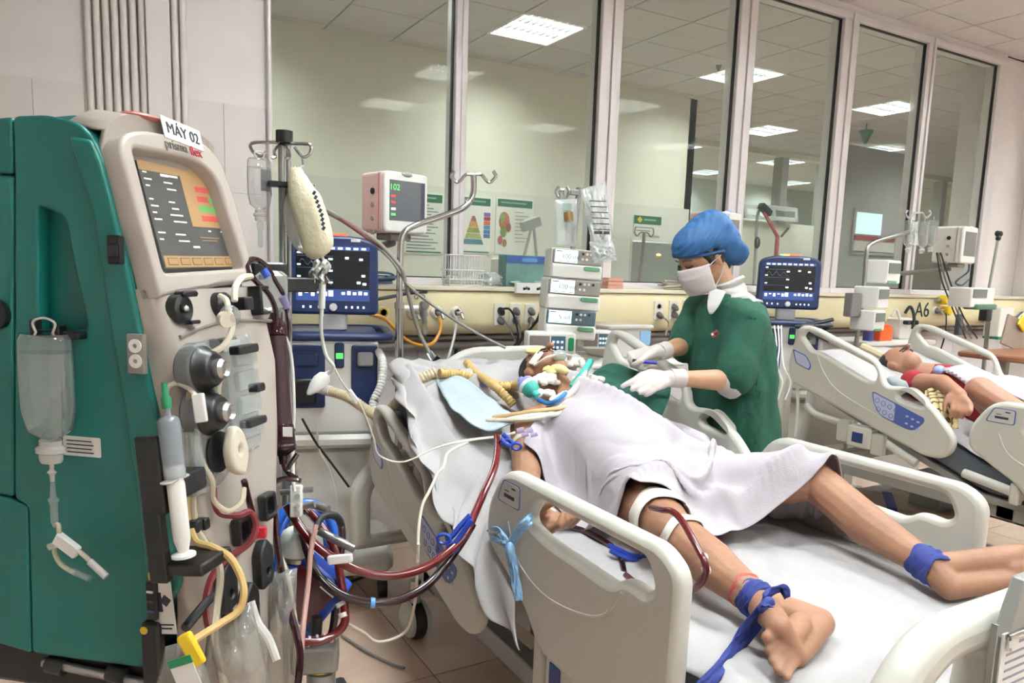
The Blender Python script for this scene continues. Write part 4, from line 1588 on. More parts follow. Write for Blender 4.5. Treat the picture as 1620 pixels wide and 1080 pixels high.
# small clear connector above the first pump
obj('connector', MB().cyl((0, 0, 0), (.05, .006, .01), .013, n=12, M=fitB(306, 556)), m_clear, fil)
obj('sensor_block', MB().rbox(-.03, .035, -.012, .012, 0, .02, .004, fitB(345, 545)), m_black, fil)
obj('sensor_label', MB().box(-.022, .035, -.011, .008, .02, .022, fitB(347, 546)), m_paper, fil, smooth=False)
# cassette of clear plastic
q = [FB(*c, .0) for c in ((358, 548), (408, 546), (412, 700), (366, 702))]
TB = fitB(362, 625, .02)
cas = obj('cassette', MB().rbox(-.005, .085, -.115, .105, .004, .03, .012, TB), m_clear, fil)
for k in range(4):
    obj('cassette_rib', MB().rbox(.005, .075, -.085 + .045 * k, -.050 + .045 * k, .03, .042, .004, TB), m_clear, cas)
obj('cassette_bar', MB().rbox(.0, .07, .072, .088, .028, .05, .004, TB), m_black, cas)
obj('cassette_bar', MB().rbox(.01, .075, -.065, -.05, .028, .05, .004, TB), m_black, cas)
obj('cassette_hook', MB().rbox(.052, .08, -.004, .012, .028, .05, .004, TB), m_black, cas)
# big roller pump with a cream rotor cover
TP = fitB(368, 714, .055)
bp = obj('roller_pump', MB().lathe([(.060, 0), (.060, .02), (.052, .026), (0, .026)], 28, TP), m_clear, fil)
obj('pump_core', MB().lathe([(.036, 0), (.036, .030), (0, .034)], 24, TP), m_black, bp)
rot_ = [(-.030, .004), (-.006, .050), (.022, .034), (.036, -.010), (.014, -.054), (-.022, -.034)]
obj('rotor_cover', slab([round_poly([(a * .95, b * .95) for a, b in rot_], .014), [(.004 + .005 * math.cos(a), .008 * math.sin(a)) for a in [k * math.pi / 4 for k in range(8)]]], .02, .006, TP @ Matrix.Translation((.012, 0, .052))), m_cream, bp)
obj('pump_window', MB().rbox(-.075, -.045, -.06, .05, .002, .03, .006, TP), m_clear, fil)
# syringe driver and syringe
SD_ = fitB(276, 750, .045)
SH_ = fitB(274, 750, .008)
hs = obj('syringe_holder', MB().rbox(-.062, -.038, -.05, .075, -.01, .030, .006, SH_), m_black, fil)
obj('holder_clamp', MB().rbox(-.045, .03, -.03, .006, -.005, .048, .005, SH_), m_black, hs)
obj('holder_foot', MB().rbox(-.058, .030, -.150, -.130, -.005, .080, .006, SH_), m_black, hs)
obj('holder_rail', MB().rbox(-.062, -.044, -.16, -.04, -.01, .02, .004, SH_), m_black, hs)
sy = thing('syringe', 'large syringe with a green cap clipped to the front of the filtration machine', 'syringe', M=SD_ @ Matrix.Translation((0, -.13, .045)))
TS = SD_ @ Matrix.Translation((0, 0, .045)) @ Matrix.Rotation(-math.pi / 2, 4, 'X') @ Matrix.Scale(.80, 4)
obj('barrel', MB().lathe([(.021, -.005), (.021, .105), (.016, .112), (.006, .116), (.006, .13)], 20, TS), clear('syringe_barrel', 'c3cbd0', .35, .1), sy)
obj('liquid', MB().lathe([(.0185, .022), (.0185, .104), (.004, .110)], 18, TS), clear('syringe_liquid', '73828c', .6, .1), sy)
obj('plunger', MB().lathe([(.023, -.165), (.023, -.160), (.010, -.155), (.016, -.13), (.017, -.02), (.013, -.005), (.018, .0), (.018, .02)], 16, TS), m_white, sy)
obj('finger_flange', MB().rbox(-.036, .036, -.012, .012, -.012, -.007, .01, TS), m_milk, sy)
obj('syringe_cap', MB().lathe([(.009, .13), (.010, .150), (.006, .156), (.005, .18)], 14, TS), m_green, sy)
# clips and holders low on the front
for px, py in ((300, 832), (312, 828)):
    obj('line_clip', MB().rbox(-.008, .008, -.010, .010, 0, .02, .003, fitB(px, py)), m_black, fil)
for px, py in ((372, 838), (413, 800)):
    T_ = fitB(px, py)
    obj('line_holder', slab([round_poly([(-.022, -.026), (.022, -.026), (.022, .026), (-.022, .026)], .006), round_poly([(-.013, -.016), (.013, -.016), (.013, .016), (-.013, .016)], .006)], .02, .004, T_ @ Matrix.Translation((0, 0, .014))), m_black, fil)
for px, py in ((345, 930), (405, 895), (382, 965)):
    T_ = fitB(px, py)
    h_ = slab([round_poly([(-.02, -.045), (.026, -.038), (.034, .03), (.012, .055), (-.016, .03)], .014), [(.008 + .008 * math.cos(a), -.012 + .008 * math.sin(a)) for a in [k * math.pi / 4 for k in range(8)]]], .022, .005, T_ @ Matrix.Translation((0, 0, .012)))
    obj('pump_door', h_, m_black, fil)
obj('lower_slot', MB().rbox(-.012, .012, -.09, .05, -.002, .012, .006, fitB(352, 940)), m_black, fil)
obj('bottom_clip', MB().cyl((-.02, 0, .014), (.06, .02, .014), .008, n=8, M=fitB(318, 985, .03)), m_black, fil)
# ---- fittings on the teal side
MSd = MC @ Matrix(((0, 0, -1, -.072), (-1, 0, 0, 0), (0, 1, 0, 0), (0, 0, 0, 1)))       # u to the right, v up, w out of the side


def sd(px, py, x=-.07):
    y, z = side(px, py, x)
    return MSd @ Matrix.Translation((-y, z, -.072 - x))


lt = obj('latch', MB().rbox(-.013, .013, -.024, .024, 0, .012, .004, sd(187, 395, -.08)), m_black, fil)
obj('latch_tab', MB().rbox(-.008, .008, -.010, .010, .012, .018, .003, sd(189, 397, -.08)), m_black, lt)
pt = obj('port_plate', MB().rbox(-.016, .016, -.034, .034, 0, .010, .002, sd(220, 559, -.08)), m_greyd, fil)
for dv in (.014, -.012):
    obj('port_ring', MB().lathe([(.012, .009), (.012, .012), (.004, .012), (.004, .009)], 18, sd(220, 559, -.08) @ Matrix.Translation((.001, dv, 0))), m_white, pt)
hk = obj('bottle_hook', MB().rbox(-.048, .048, -.016, -.002, -.02, .022, .005, sd(99, 520)).rbox(-.048, -.036, -.016, .016, .004, .022, .004, sd(99, 520)).rbox(.005, .018, -.01, .008, .01, .03, .003, sd(99, 520)), m_black, fil)
wl = obj('warning_label', MB().rbox(-.038, .038, -.018, .018, 0, .001, .003, sd(130, 706)), m_paper, fil, smooth=False)
lm = MB()
for k in range(4):
    lm.box(-.03, .02 + .004 * (k % 2), .009 - .007 * k, .011 - .007 * k, .001, .0016, sd(130, 706))
tag(obj('label_text', lm, m_ink, wl, smooth=False), kind='stuff')
kb = obj('side_knob', MB().lathe([(.026, 0), (.026, .012), (.018, .016), (.010, .008), (0, .008)], 24, sd(-2, 497)), m_black, fil)
sw = obj('switch_plate', MB().rbox(-.012, .010, -.04, .032, 0, .008, .005, sd(244, 945, -.082)), m_black, fil)
for k in range(3):
    obj('switch_mark', MB().box(-.008, .004, .012 - .018 * k, .016 - .018 * k, .008, .010, sd(244, 945, -.082)), [m_white, mat('mark_brown', '6a4338', .5), mat('mark_blue', '3b567c', .5)][k], sw, smooth=False)
pl = obj('front_post', MB().rbox(-.014, .022, -.16, .035, -.01, .012, .008, sd(240, 1010, -.082)), m_black, fil)
obj('post_mark', MB().lathe([(.007, .012), (.007, .014), (0, .014)], 14, sd(235, 992, -.082)), m_yellow, pl)
cz = sd(258, 950, -.083) @ Matrix.Rotation(R(6), 4, 'Z')
cl_ = obj('caution_label', MB().box(-.022, .020, -.062, .052, 0, .001, cz), m_paper, fil, smooth=False)
obj('caution_band', MB().box(-.022, .020, .036, .052, .001, .0016, cz), mat('caution_orange', 'c08a2a', .5), cl_, smooth=False)
cm_ = MB().box(-.010, -.002, -.02, .016, .001, .0018, cz).box(-.004, .012, -.012, .004, .001, .0018, cz @ Matrix.Rotation(R(50), 4, 'Z')).box(-.018, .016, -.046, -.043, .001, .0016, cz).box(-.018, .012, -.053, -.05, .001, .0016, cz)
tag(obj('caution_picture', cm_, m_ink, cl_, smooth=False), kind='stuff')
# rail, column and wheeled base below the body
obj('lower_rail', MB().cyl(MC @ V((-.06, .235, .69)), MC @ V((-.06, .0, .675)), .009, n=10), m_steel, fil)
for yy in (.205, .075):
    obj('rail_grip', MB().cyl(MC @ V((-.06, yy + .02, .688)), MC @ V((-.06, yy - .015, .685)), .016, n=12), m_black, fil)
obj('under_tray', MB().box(-.05, .33, -.04, .42, .63, .71, MC), m_black, fil, bevel=.01)
obj('column', MB().box(.05, .24, .12, .34, .12, .65, MC), m_greyd, fil, bevel=.02)
obj('base', MB().box(-.10, .38, -.08, .46, .08, .13, MC), m_greyd, fil, bevel=.02)
for a in (-.08, .36):
    for b in (-.06, .44):
        obj('wheel', MB().cyl((a - .015, b, .04), (a + .015, b, .04), .04, n=16, M=MC), m_black, fil)


# ---- saline bottle on the side hook
def bottle(name, top, h, r, label, tilt=0.0, face=None, flat=.75, rz=0.0):
    """Soft IV bottle hanging neck down from point top; returns the thing and its frame."""
    T_ = Matrix.Translation(top) @ Matrix.Rotation(rz, 4, 'Z') @ Matrix.Diagonal((1, flat, 1, 1))
    b = thing(name, label, 'bottle', M=Matrix.Translation(top - V((0, 0, h))))
    k = h / .155
    prof = [(.011 * k, -.155 * k), (.013 * k, -.150 * k), (.013 * k, -.140 * k), (.030 * k, -.128 * k), (r, -.100 * k), (r * 1.02, -.05 * k), (r * .98, -.010 * k), (r * .86, -.002 * k), (0, .0)]
    obj('bottle_body', MB().lathe(prof, 26, T_), m_clearw, b)
    prof = [(.010 * k, -.140 * k), (.028 * k, -.127 * k), (r * .95, -.099 * k), (r * .97, -.05 * k), (r * .95, -.026 * k), (0, -.026 * k)]
    obj('fluid', MB().lathe(prof, 26, T_), m_fluid, b)
    obj('neck', MB().lathe([(.014 * k, -.172 * k), (.016 * k, -.168 * k), (.016 * k, -.160 * k), (.020 * k, -.158 * k), (.020 * k, -.152 * k), (.015 * k, -.149 * k), (.015 * k, -.142 * k)], 18, T_), m_milk, b)
    obj('hanger', MB().tube(spline([T_ @ V((-.012 * k, 0, -.002)), T_ @ V((-.016 * k, 0, .012 * k)), T_ @ V((0, 0, .018 * k)), T_ @ V((.016 * k, 0, .012 * k)), T_ @ V((.012 * k, 0, -.002))], 5), .0022, n=6), m_milk, b)
    return b, T_


top = MSd @ Matrix.Translation((-side(100, 522)[0], side(100, 522)[1], .040)) @ V((0, 0, 0))
bt, TT = bottle('saline_bottle', top, .205, .047, 'large clear saline bottle hung upside down on the teal side of the filtration machine', rz=R(50) + R(90))
sp = lambda z: TT @ V((0, 0, z))
obj('spike', MB().lathe([(.004, -.262), (.005, -.25), (.009, -.245), (.004, -.240), (.005, -.225)], 12, TT), m_milk, bt)
obj('drip_chamber', MB().lathe([(.003, -.345), (.007, -.335), (.008, -.30), (.010, -.298), (.010, -.292), (.006, -.290), (.004, -.262)], 14, TT), m_clear, bt)
dA = .96


def pb(px, py, lift=.045):
    y, z = side(px, py, -.072 - lift)
    return MC @ V((-.072 - lift, y, z))


cp_ = obj('flow_clamp', MB().rbox(-.024, .024, -.012, .012, -.006, .006, .004, Matrix.Translation(pb(106, 862)) @ MSd.to_3x3().to_4x4() @ Matrix.Rotation(R(-32), 4, 'Z')), m_white, bt)
obj('clamp_wing', MB().rbox(-.014, .010, -.006, .006, -.008, .004, .004, Matrix.Translation(pb(86, 862)) @ MSd.to_3x3().to_4x4() @ Matrix.Rotation(R(25), 4, 'Z')), m_milk, bt)
obj('tubing', MB().tube(spline([pb(93, 845), pb(86, 870), pb(96, 892), pb(118, 906)], 6), .0042, n=8), m_tubeclear, bt)
obj('tubing', MB().tube(spline([pb(120, 868), pb(135, 880), pb(148, 893)], 4), .0042, n=8), m_tubeclear, bt)
obj('tubing', MB().tube(spline([TT @ V((0, 0, -.342)), pb(92, 830), pb(95, 850), pb(106, 862)], 5), .0042, n=8), m_tubeclear, bt)
obj('end_fitting', MB().cyl(pb(112, 902), pb(142, 915), .0062, n=10), m_clear, bt)
obj('end_fitting', MB().cyl(pb(142, 888), pb(168, 912), .0066, n=10), m_milk, bt)
# ================================================================ VENTILATORS, MONITORS, POLES, PUMPS
m_navy = mat('navy_plastic', '1b2a52', .4, var=.03)
m_ivory = mat('ivory_plastic', 'd3d0c8', .4, var=.02)
m_offw = mat('device_white', 'dbd8d2', .4, var=.02)
m_pink = mat('monitor_pink', 'd9b5ad', .45, var=.03)
m_scr = mat('screen_black', '15181d', .2, emit=.05, var=0)
m_sblue = mat('screen_band_blue', '33457f', .3, emit=.35, var=0)
m_swhite = mat('screen_white', 'dfe6ee', .3, emit=.9, var=0)
m_sdim = mat('screen_dim', '4a5568', .3, emit=.3, var=0)
m_sgreen = mat('screen_lime', '4fc45a', .3, emit=.8, var=0)
m_sred = mat('screen_scarlet', 'c0392b', .3, emit=.8, var=0)
m_lcd = mat('lcd_pale', 'd7e4e8', .3, emit=.75, var=0)
m_ared = mat('alarm_glow_red', 'ff4a2a', .3, emit=1.6, var=0)
m_aamb = mat('alarm_glow_amber', 'ffd54a', .3, emit=1.3, var=0)
m_agrn = mat('alarm_glow_green', '7be08a', .3, emit=1.0, var=0)
m_corr = mat('corrugated_tan', 'c2b292', .5)
m_greyhose = mat('hose_grey', '9b9a97', .45)


def flat(M, u0, u1, v0, v1, w, mb, mi):
    return mb.mi(mi).add([(u0, v0, w), (u1, v0, w), (u1, v1, w), (u0, v1, w)], [(0, 1, 2, 3)], M)


def ventilator(cx, cy, zc, rz, label, rg):
    """Breathing machine on a cart: screen unit centred at (cx, cy, zc), front towards -y of its own axes."""
    M = Matrix.Translation((cx, cy, 0)) @ Matrix.Rotation(rz, 4, 'Z')
    F = M @ Matrix(((1, 0, 0, 0), (0, 0, -1, 0), (0, 1, 0, zc), (0, 0, 0, 1)))         # u right, v up, w towards the viewer
    t = thing('ventilator', label, 'ventilator', M=M)
    o = [(-.165, .175), (.165, .175), (.19, -.10), (.175, -.165), (-.175, -.165), (-.19, -.10)]
    sc = obj('display', slab([round_poly([(-.195, -.165), (.195, -.165), (.19, .15), (.10, .175), (-.10, .175), (-.19, .15)], [.03, .03, .04, .08, .08, .04])], .055, .014, F), m_navy, t)
    s = MB()
    flat(F, -.155, .155, -.105, .13, .0285, s, 0)
    flat(F, -.155, .155, .112, .13, .029, s, 1)
    flat(F, -.155, .155, -.105, -.055, .029, s, 1)
    for k in range(9):
        flat(F, -.145 + .033 * k, -.125 + .033 * k, .116, .125, .0295, s, 2)
    for k in range(3):
        flat(F, -.15, .0, .085 - .05 * k, .087 - .05 * k, .0292, s, 3)
        flat(F, -.15, -.135, .095 - .05 * k, .102 - .05 * k, .0294, s, 2)
        flat(F, -.02, -.002, .07 - .05 * k, .078 - .05 * k, .0294, s, 2)
    pts = [V((-.14 + .13 * k / 20, .06 + .012 * math.sin(k * .9), .0293)) for k in range(21)]
    for k in range(20):
        a, b = pts[k], pts[k + 1]
        s.mi(3).add([a - V((0, .0015, 0)), b - V((0, .0015, 0)), b + V((0, .0015, 0)), a + V((0, .0015, 0))], [(0, 1, 2, 3)], F)
    for k, (u, v) in enumerate(((.11, .07), (.12, .0), (.10, -.03), (.125, -.035), (.05, .075))):
        flat(F, u, u + .016, v, v + .010, .0294, s, 2)
    for k in range(5):
        flat(F, -.145 + .026 * k, -.13 + .026 * k, -.085 + .012 * (k % 2), -.066, .0295, s, 2)
        flat(F, .035 + .024 * k, .050 + .024 * k, -.078, -.066 + .004 * (k % 2), .0295, s, 2)
    flat(F, -.02, .0, -.085, -.06, .0295, s, 2)
    obj('screen', s, [m_scr, m_sblue, m_swhite, m_sdim], sc, smooth=False)
    obj('control_knob', MB().lathe([(.017, .027), (.017, .04), (.014, .044), (0, .044)], 20, F @ Matrix.Translation((0, -.132, 0))), m_ivory, sc)
    bt_ = MB()
    for u in (-.125, -.095, -.06, .055, .08, .105, .13):
        bt_.cbox((u, -.132, .0285), (.008, .010, .002), F)
    tag(obj('display_button', bt_, m_swhite, sc, smooth=False), kind='stuff')
    al = MB()
    for k in range(7):
        al.mi([2, 1, 1, 0, 0, 0, 0][k]).box(-.06 + .017 * k, -.043 + .017 * k, .168, .184, -.012, .012, F)
    obj('alarm_bar', al, [m_ared, m_aamb, m_agrn], sc)
    obj('sticker', MB().box(.075, .115, .15, .162, .0275, .029, F), m_paper, sc, smooth=False)
    obj('neck', MB().rbox(-.06, .06, -.02, .06, zc - .24, zc - .14, .02, M), m_greyhose, t)
    zt = zc - .235
    tr = obj('tray', MB().rbox(-.19, .19, -.14, .24, zt - .03, zt, .05, M, 6), m_navy, t)
    ring = round_poly([(-.21, -.19), (.24, -.19), (.24, .26), (-.21, .26)], .09, 6)
    obj('handle_ring', MB().tube([M @ V((p[0], p[1], zt - .012)) for p in ring], .018, n=10, closed=True), m_navy, t)
    zb = zt - .02
    bod = obj('body', MB().rbox(-.19, .19, -.13, .22, zb - .42, zb - .012, .03, M, 5), m_offw, t)
    f0 = -.131
    def fbox(u0, u1, v0, v1, d, m, name, par=bod, r=.012):
        return obj(name, MB().rbox(u0, u1, v0, v1, 0, d, r, M @ Matrix(((1, 0, 0, 0), (0, 0, -1, f0), (0, 1, 0, zb), (0, 0, 0, 1)))), m, par)
    a = fbox(-.175, -.035, -.30, -.03, .012, m_navy, 'front_recess')
    fbox(-.155, -.07, -.27, -.17, .05, m_black, 'exhalation_filter', a)
    fbox(-.165, -.06, -.12, -.06, .03, m_navy, 'filter_door', a)
    b = fbox(.075, .185, -.29, -.03, .012, m_navy, 'front_recess')
    fbox(.10, .165, -.12, -.06, .03, m_greyhose, 'inlet_block', b)
    c = fbox(.005, .045, -.13, -.02, .008, m_navy, 'status_window')
    fbox(.010, .040, -.090, -.065, .011, m_sgreen, 'status_light', c, .002)
    vt = MB()
    for i in range(5):
        for j in range(10):
            vt.cbox((-.1905, -.06 + .02 * i, zb - .16 - .012 * j), (.002, .008, .005), M)
    tag(obj('vent_slot', vt, m_black, bod, smooth=False), kind='stuff')
    zc_ = zb - .42
    obj('battery_base', MB().rbox(-.20, .20, -.15, .24, zc_ - .06, zc_, .04, M, 5), m_ivory, t)
    obj('pedestal', MB().rbox(-.16, .16, -.10, .20, .20, zc_ - .06, .05, M, 5), m_ivory, t)
    obj('foot', MB().rbox(-.26, .26, -.24, .30, .12, .20, .08, M, 6), m_ivory, t)
    for sx in (-.21, .21):
        for sy in (-.19, .25):
            obj('wheel', MB().cyl((sx - .018, sy, .06), (sx + .018, sy, .06), .06, n=18, M=M), m_black, t)
    return t, M, F, zb


c = P(527, 437, y=3.22)
vent1, VM1, VF1, zb1 = ventilator(c.x, c.y, c.z, R(-16), 'breathing ventilator with a navy screen on a white cart, left of the nearest bed', 1)
c = P(1247, 448, y=3.30)
vent2, VM2, VF2, zb2 = ventilator(c.x, c.y, c.z, R(-40), 'breathing ventilator with a navy screen behind the nurse, at the head of the second bed', 2)

# hand bulb and hoses of the first ventilator
bl = MB().lathe([(.004, -.075), (.010, -.068), (.024, -.035), (.030, -.005), (.026, .02), (.012, .034), (.008, .05)], 18, Matrix.Translation(P(508, 602, d=1.98)) @ Matrix.Scale(.72, 4) @ Matrix.Rotation(R(-25), 4, 'X') @ Matrix.Rotation(R(48), 4, 'Y'))
single('squeeze_bulb', bl, m_offw, 'white rubber squeeze bulb dangling in front of the left ventilator', 'bulb')


def corrugated(name, pts, r, m, label=None, cat='hose', parent=None, n=10, pitch=.013):
    c_ = pxs(pts, n)
    d = [0]
    for a, b in zip(c_[:-1], c_[1:]):
        d.append(d[-1] + (b - a).length)
    k = max(6, int(d[-1] / (pitch / 3)))
    P_ = np.array([tuple(q) for q in c_])
    tt = np.linspace(0, d[-1], k)
    pp = [V((np.interp(t_, d, P_[:, 0]), np.interp(t_, d, P_[:, 1]), np.interp(t_, d, P_[:, 2]))) for t_ in tt]
    mb = MB().tube(pp, [r * (1.0 if i % 3 else .86) for i in range(k)], n=10)
    return obj(name, mb, m, parent) if parent is not None else single(name, mb, m, label, cat)


corrugated('breathing_hose', ((598, 555, 3.20), (606, 575, 3.15), (602, 610, 3.12), (590, 640, 3.10), (600, 668, 3.08)), .018, m_ivory, parent=vent1)
corrugated('breathing_hose', ((520, 618, 3.05), (550, 628, 3.0), (580, 648, 2.95), (604, 660, 2.9), (625, 640, 2.85), (640, 622, 2.82), (655, 606, 2.82), (690, 588, 2.84)), .021, m_corr, 'tan corrugated breathing hose from the left ventilator to the head of the bed')
obj('hose_port', MB().cyl(P(500, 612, d=3.10), P(524, 619, d=3.04), .022, n=14), m_ivory, vent1)
hose('pressure_line', ((509, 486, 1.93), (508, 520, 1.94), (515, 560, 1.96), (528, 580, 1.97), (519, 591, 1.98)), .0048, m_offw, 'white rubber line hanging from the pressure bag to the squeeze bulb', 'tube')
hose('sample_line', ((528, 580, 1.97), (545, 610, 2.0), (570, 640, 2.05), (590, 690, 2.1), (600, 720, 2.15), (640, 730, 2.2), (700, 705, 2.25), (790, 690, 2.33)), .0026, m_line, 'thin clear line looping from the squeeze bulb across the bed head', 'tube')
single('line_clamp', MB().rbox(-.007, .007, -.019, .019, -.005, .005, .003, Matrix.Translation(P(558, 626, d=2.02)) @ Matrix((right, -down, -fwd)).transposed().to_4x4() @ Matrix.Rotation(R(35), 4, 'Z')), m_white, 'small white slide clamp on the thin line below the squeeze bulb', 'clamp')

# ---- patient monitors on wall arms
def monitor(c, rz, size, m, label, kind):
    w, h, d = size
    M = Matrix.Translation((c.x, c.y, c.z)) @ Matrix.Rotation(rz, 4, 'Z')
    F = M @ Matrix(((1, 0, 0, 0), (0, 0, -1, -d / 2), (0, 1, 0, 0), (0, 0, 0, 1)))
    t = thing('patient_monitor', label, 'monitor', M=M @ Matrix.Translation((0, 0, -h / 2)))
    obj('housing', MB().rbox(-w / 2, w / 2, -h / 2, h / 2, -d, 0, .02, F, 4), m, t)
    bz = obj('bezel', slab([round_poly([(-w / 2, -h / 2), (w / 2, -h / 2), (w / 2, h / 2), (-w / 2, h / 2)], .025)], .03, .01, F @ Matrix.Translation((0, 0, .006))), m_offw if kind == 1 else m_ivory, t)
    s = MB()
    flat(F, -w * .40, w * .42, -h * .30, h * .36, .022, s, 0)
    if kind == 1:
        flat(F, w * .32, w * .42, -h * .30, h * .36, .0223, s, 1)
        text_mb('102', h * .14, F @ Matrix.Translation((-w * .28, h * .24, .0222)), .0002, mb=s.mi(2))
        s.m += [2] * (len(s.f) - len(s.m))
        for k, (a, i) in enumerate(((.08, 3), (-.02, 3), (-.13, 4), (-.22, 2))):
            flat(F, -w * .36, -w * .26, h * a, h * a + .010, .0224, s, i)
            flat(F, -w * .2, w * .28, h * a + .004, h * a + .0055, .0224, s, 1)
        obj('screen', s, [mat('screen_monitor', '5a5c60', .25, emit=.08, var=0), mat('screen_side', '3c3848', .3, emit=.1, var=0), m_sgreen, m_sred, m_swhite], bz, smooth=False)
    else:
        obj('screen', s, [mat('screen_off', '6c6a66', .2, emit=.02, var=0)], bz, smooth=False)
    obj('alarm_lens', MB().ell((0, h * .47, .016), (w * .14, h * .05, .012), F), m_greyhose if kind == 1 else m_ivory, bz)
    pr = MB()
    for k in range(4):
        pr.cyl((-w / 2 - .004, -h * .15 - .06 + .0, 0), (-w / 2, -h * .15 - .06, 0), .001, n=4)
    for k in range(4):
        obj('socket', MB().cyl((-w / 2 - .006, h * .18 - .045 * k * h / .2, -d * .42), (-w / 2 + .004, h * .18 - .045 * k * h / .2, -d * .42), .011 if k else .014, n=12, M=F), m_black if k == 0 else m_greyd, t)
    obj('seam', MB().box(-w / 2 - .002, -w / 2 + .002, -h * .45, h * .47, -.028, -.024, F), mat('seam_red', '9c5560', .5), t)
    obj('bracket', MB().rbox(-w * .25, w * .25, -h / 2 - .03, -h / 2, -d * .8, -.02, .01, F), m_greyd, t)
    q = M @ V((0, .0, -h / 2 - .04))
    obj('wall_arm', MB().tube([q, q + V((-.03, .12, -.02)), V((q.x - .02, WALL_Y - .02, q.z - .05))], .018, n=10).rbox(q.x - .05, q.x + .03, WALL_Y - .03, WALL_Y, q.z - .13, q.z + .03, .006), m_greyd, t)
    return t, M, F


c = P(622, 323, y=3.28)
mon1, MM1, MF1 = monitor(c, R(14), (.235, .265, .17), m_pink, 'pink patient monitor with a green 102 on its screen, mounted above the left ventilator', 1)
c = P(1508, 388, y=3.30)
mon2, MM2, MF2 = monitor(c, R(8), (.25, .27, .19), m_ivory, 'ivory patient monitor with a blank grey screen above the second bed', 2)

# ---- poles
def hooks(q, ax, m, par, w=.12, up=.05):
    a = V(ax).normalized()
    b = MB()
    b.tube(spline([q - a * w + V((0, 0, up)), q - a * (w + .012) + V((0, 0, up * .2)), q - a * w * .8 + V((0, 0, -.02)), q - a * w * .4 + V((0, 0, .012)), q + V((0, 0, .012)), q + a * w * .4 + V((0, 0, .012)), q + a * w * .8 + V((0, 0, -.02)), q + a * (w + .012) + V((0, 0, up * .2)), q + a * w + V((0, 0, up))], 5), .0075, n=8)
    obj('hooks', b, m, par)


def foot_star(x, y, par, m=None):
    for k in range(5):
        a = 2 * math.pi * k / 5
        p = V((x + .2 * math.cos(a), y + .2 * math.sin(a), .07))
        obj('foot_arm', MB().tube([V((x, y, .10)), p], .014, n=8), m or m_steel, par)
        obj('caster', MB().cyl(p + V((-.012, 0, -.035)), p + V((.012, 0, -.035)), .033, n=12), m_black, par)


pp = [P(632, 640, y=2.98), P(632, 480, y=2.98), P(633, 405, y=2.98), P(637, 372, y=2.98), P(656, 357, y=2.98), P(700, 342, y=2.98), P(734, 328, y=2.98), P(748, 308, y=2.98), P(749, 276, y=2.98)]
pole1 = thing('iv_pole', 'bent chrome drip pole with empty hooks at the head of the nearest bed', 'drip pole', (pp[0].x, pp[0].y, 0))
obj('pole', MB().tube([V((pp[0].x, pp[0].y, .42))] + spline(pp[1:], 5), .0135, n=12), m_chrome, pole1)
obj('bed_bracket', MB().box(pp[0].x - .02, pp[0].x + .02, 2.86, pp[0].y + .02, .45, .49).box(pp[0].x - .02, pp[0].x + .02, 2.86, pp[0].y + .02, .58, .62), m_steel, pole1)
obj('lower_pole', MB().cyl((pp[0].x, pp[0].y, .40), P(632, 488, y=2.98), .0175, n=14), m_chrome, pole1)
obj('collar', MB().cyl(P(632, 488, y=2.98), P(632, 478, y=2.98), .021, n=14), m_greyd, pole1)
obj('clamp_knob', MB().cyl(P(640, 487, y=2.95), P(662, 487, y=2.93), .012, n=10), m_offw, pole1)
hooks(P(749, 281, y=2.98), right, m_chrome, pole1, .085, .028)
# pole of the blood machines, with its rack of hooks
PD = 1.95
q0, q1 = P(447, 600, d=PD), P(445, 222, d=PD)
pole2 = thing('iv_pole', 'straight steel drip pole with four hooks carrying a bottle and a cream pressure bag', 'drip pole', (q0.x, q0.y, 0))
obj('pole', MB().cyl(V((q0.x, q0.y, .05)), q1, .0085, n=12).cyl(V((q0.x + .018, q0.y, .6)), q1 + V((.018, 0, -.01)), .0065, n=10), m_steel, pole2)
obj('top_cap', MB().cyl(q1 + V((.008, 0, -.005)), q1 + V((.008, 0, .025)), .022, n=14), m_black, pole2)
obj('height_clamp', MB().cbox(P(446, 292, d=PD - .01), (.07, .05, .012)), m_black, pole2)
hk_ = [((398, 232), (400, 245), (410, 246), (420, 232)), ((490, 232), (489, 245), (479, 247), (468, 231))]
obj('rack', MB().tube(spline([P(421, 240, d=PD), P(412, 247, d=PD), P(400, 240, d=PD), P(398, 227, d=PD), P(430, 225, d=PD), P(446, 226, d=PD), P(465, 227, d=PD), P(490, 229, d=PD), P(490, 243, d=PD), P(479, 248, d=PD), P(466, 233, d=PD)], 6), .0042, n=8), m_chrome, pole2)
for a in (434, 456):
    obj('hook', MB().tube(spline([P(446, 226, d=PD), P(a, 238, d=PD - .05), P(a + 2, 248, d=PD - .07), P(a - 4, 250, d=PD - .08)], 5), .0038, n=8), m_chrome, pole2)
foot_star(q0.x, q0.y, pole2)
obj('display_holder', MB().rbox(-.04, .04, -.05, .05, -.02, .02, .008, Matrix.Translation(P(420, 428, d=1.75))), m_black, pole2)
obj('pole_bracket', MB().box(-.05, .07, -.02, .02, -.018, .018, Matrix.Translation(P(455, 450, d=1.85))), m_black, pole2, bevel=.004)
b2, T2 = bottle('saline_bottle', P(410, 250, d=PD - .02), .145, .034, 'clear half-empty drip bottle hanging from the left hook of the straight steel pole', rz=R(30))
obj('drip_chamber', MB().lathe([(.004, -.23), (.007, -.225), (.007, -.185), (.010, -.18), (.010, -.165), (.004, -.16)], 12, T2), m_clear, b2)
obj('bottle_print', MB().rbox(-.018, .014, -.085, -.03, .0, .001, .003, T2 @ Matrix(((1, 0, 0, 0), (0, 0, -1, -.034), (0, 1, 0, 0), (0, 0, 0, 1)))), clear('print_on_clear', '8f9498', .35, .2), b2)
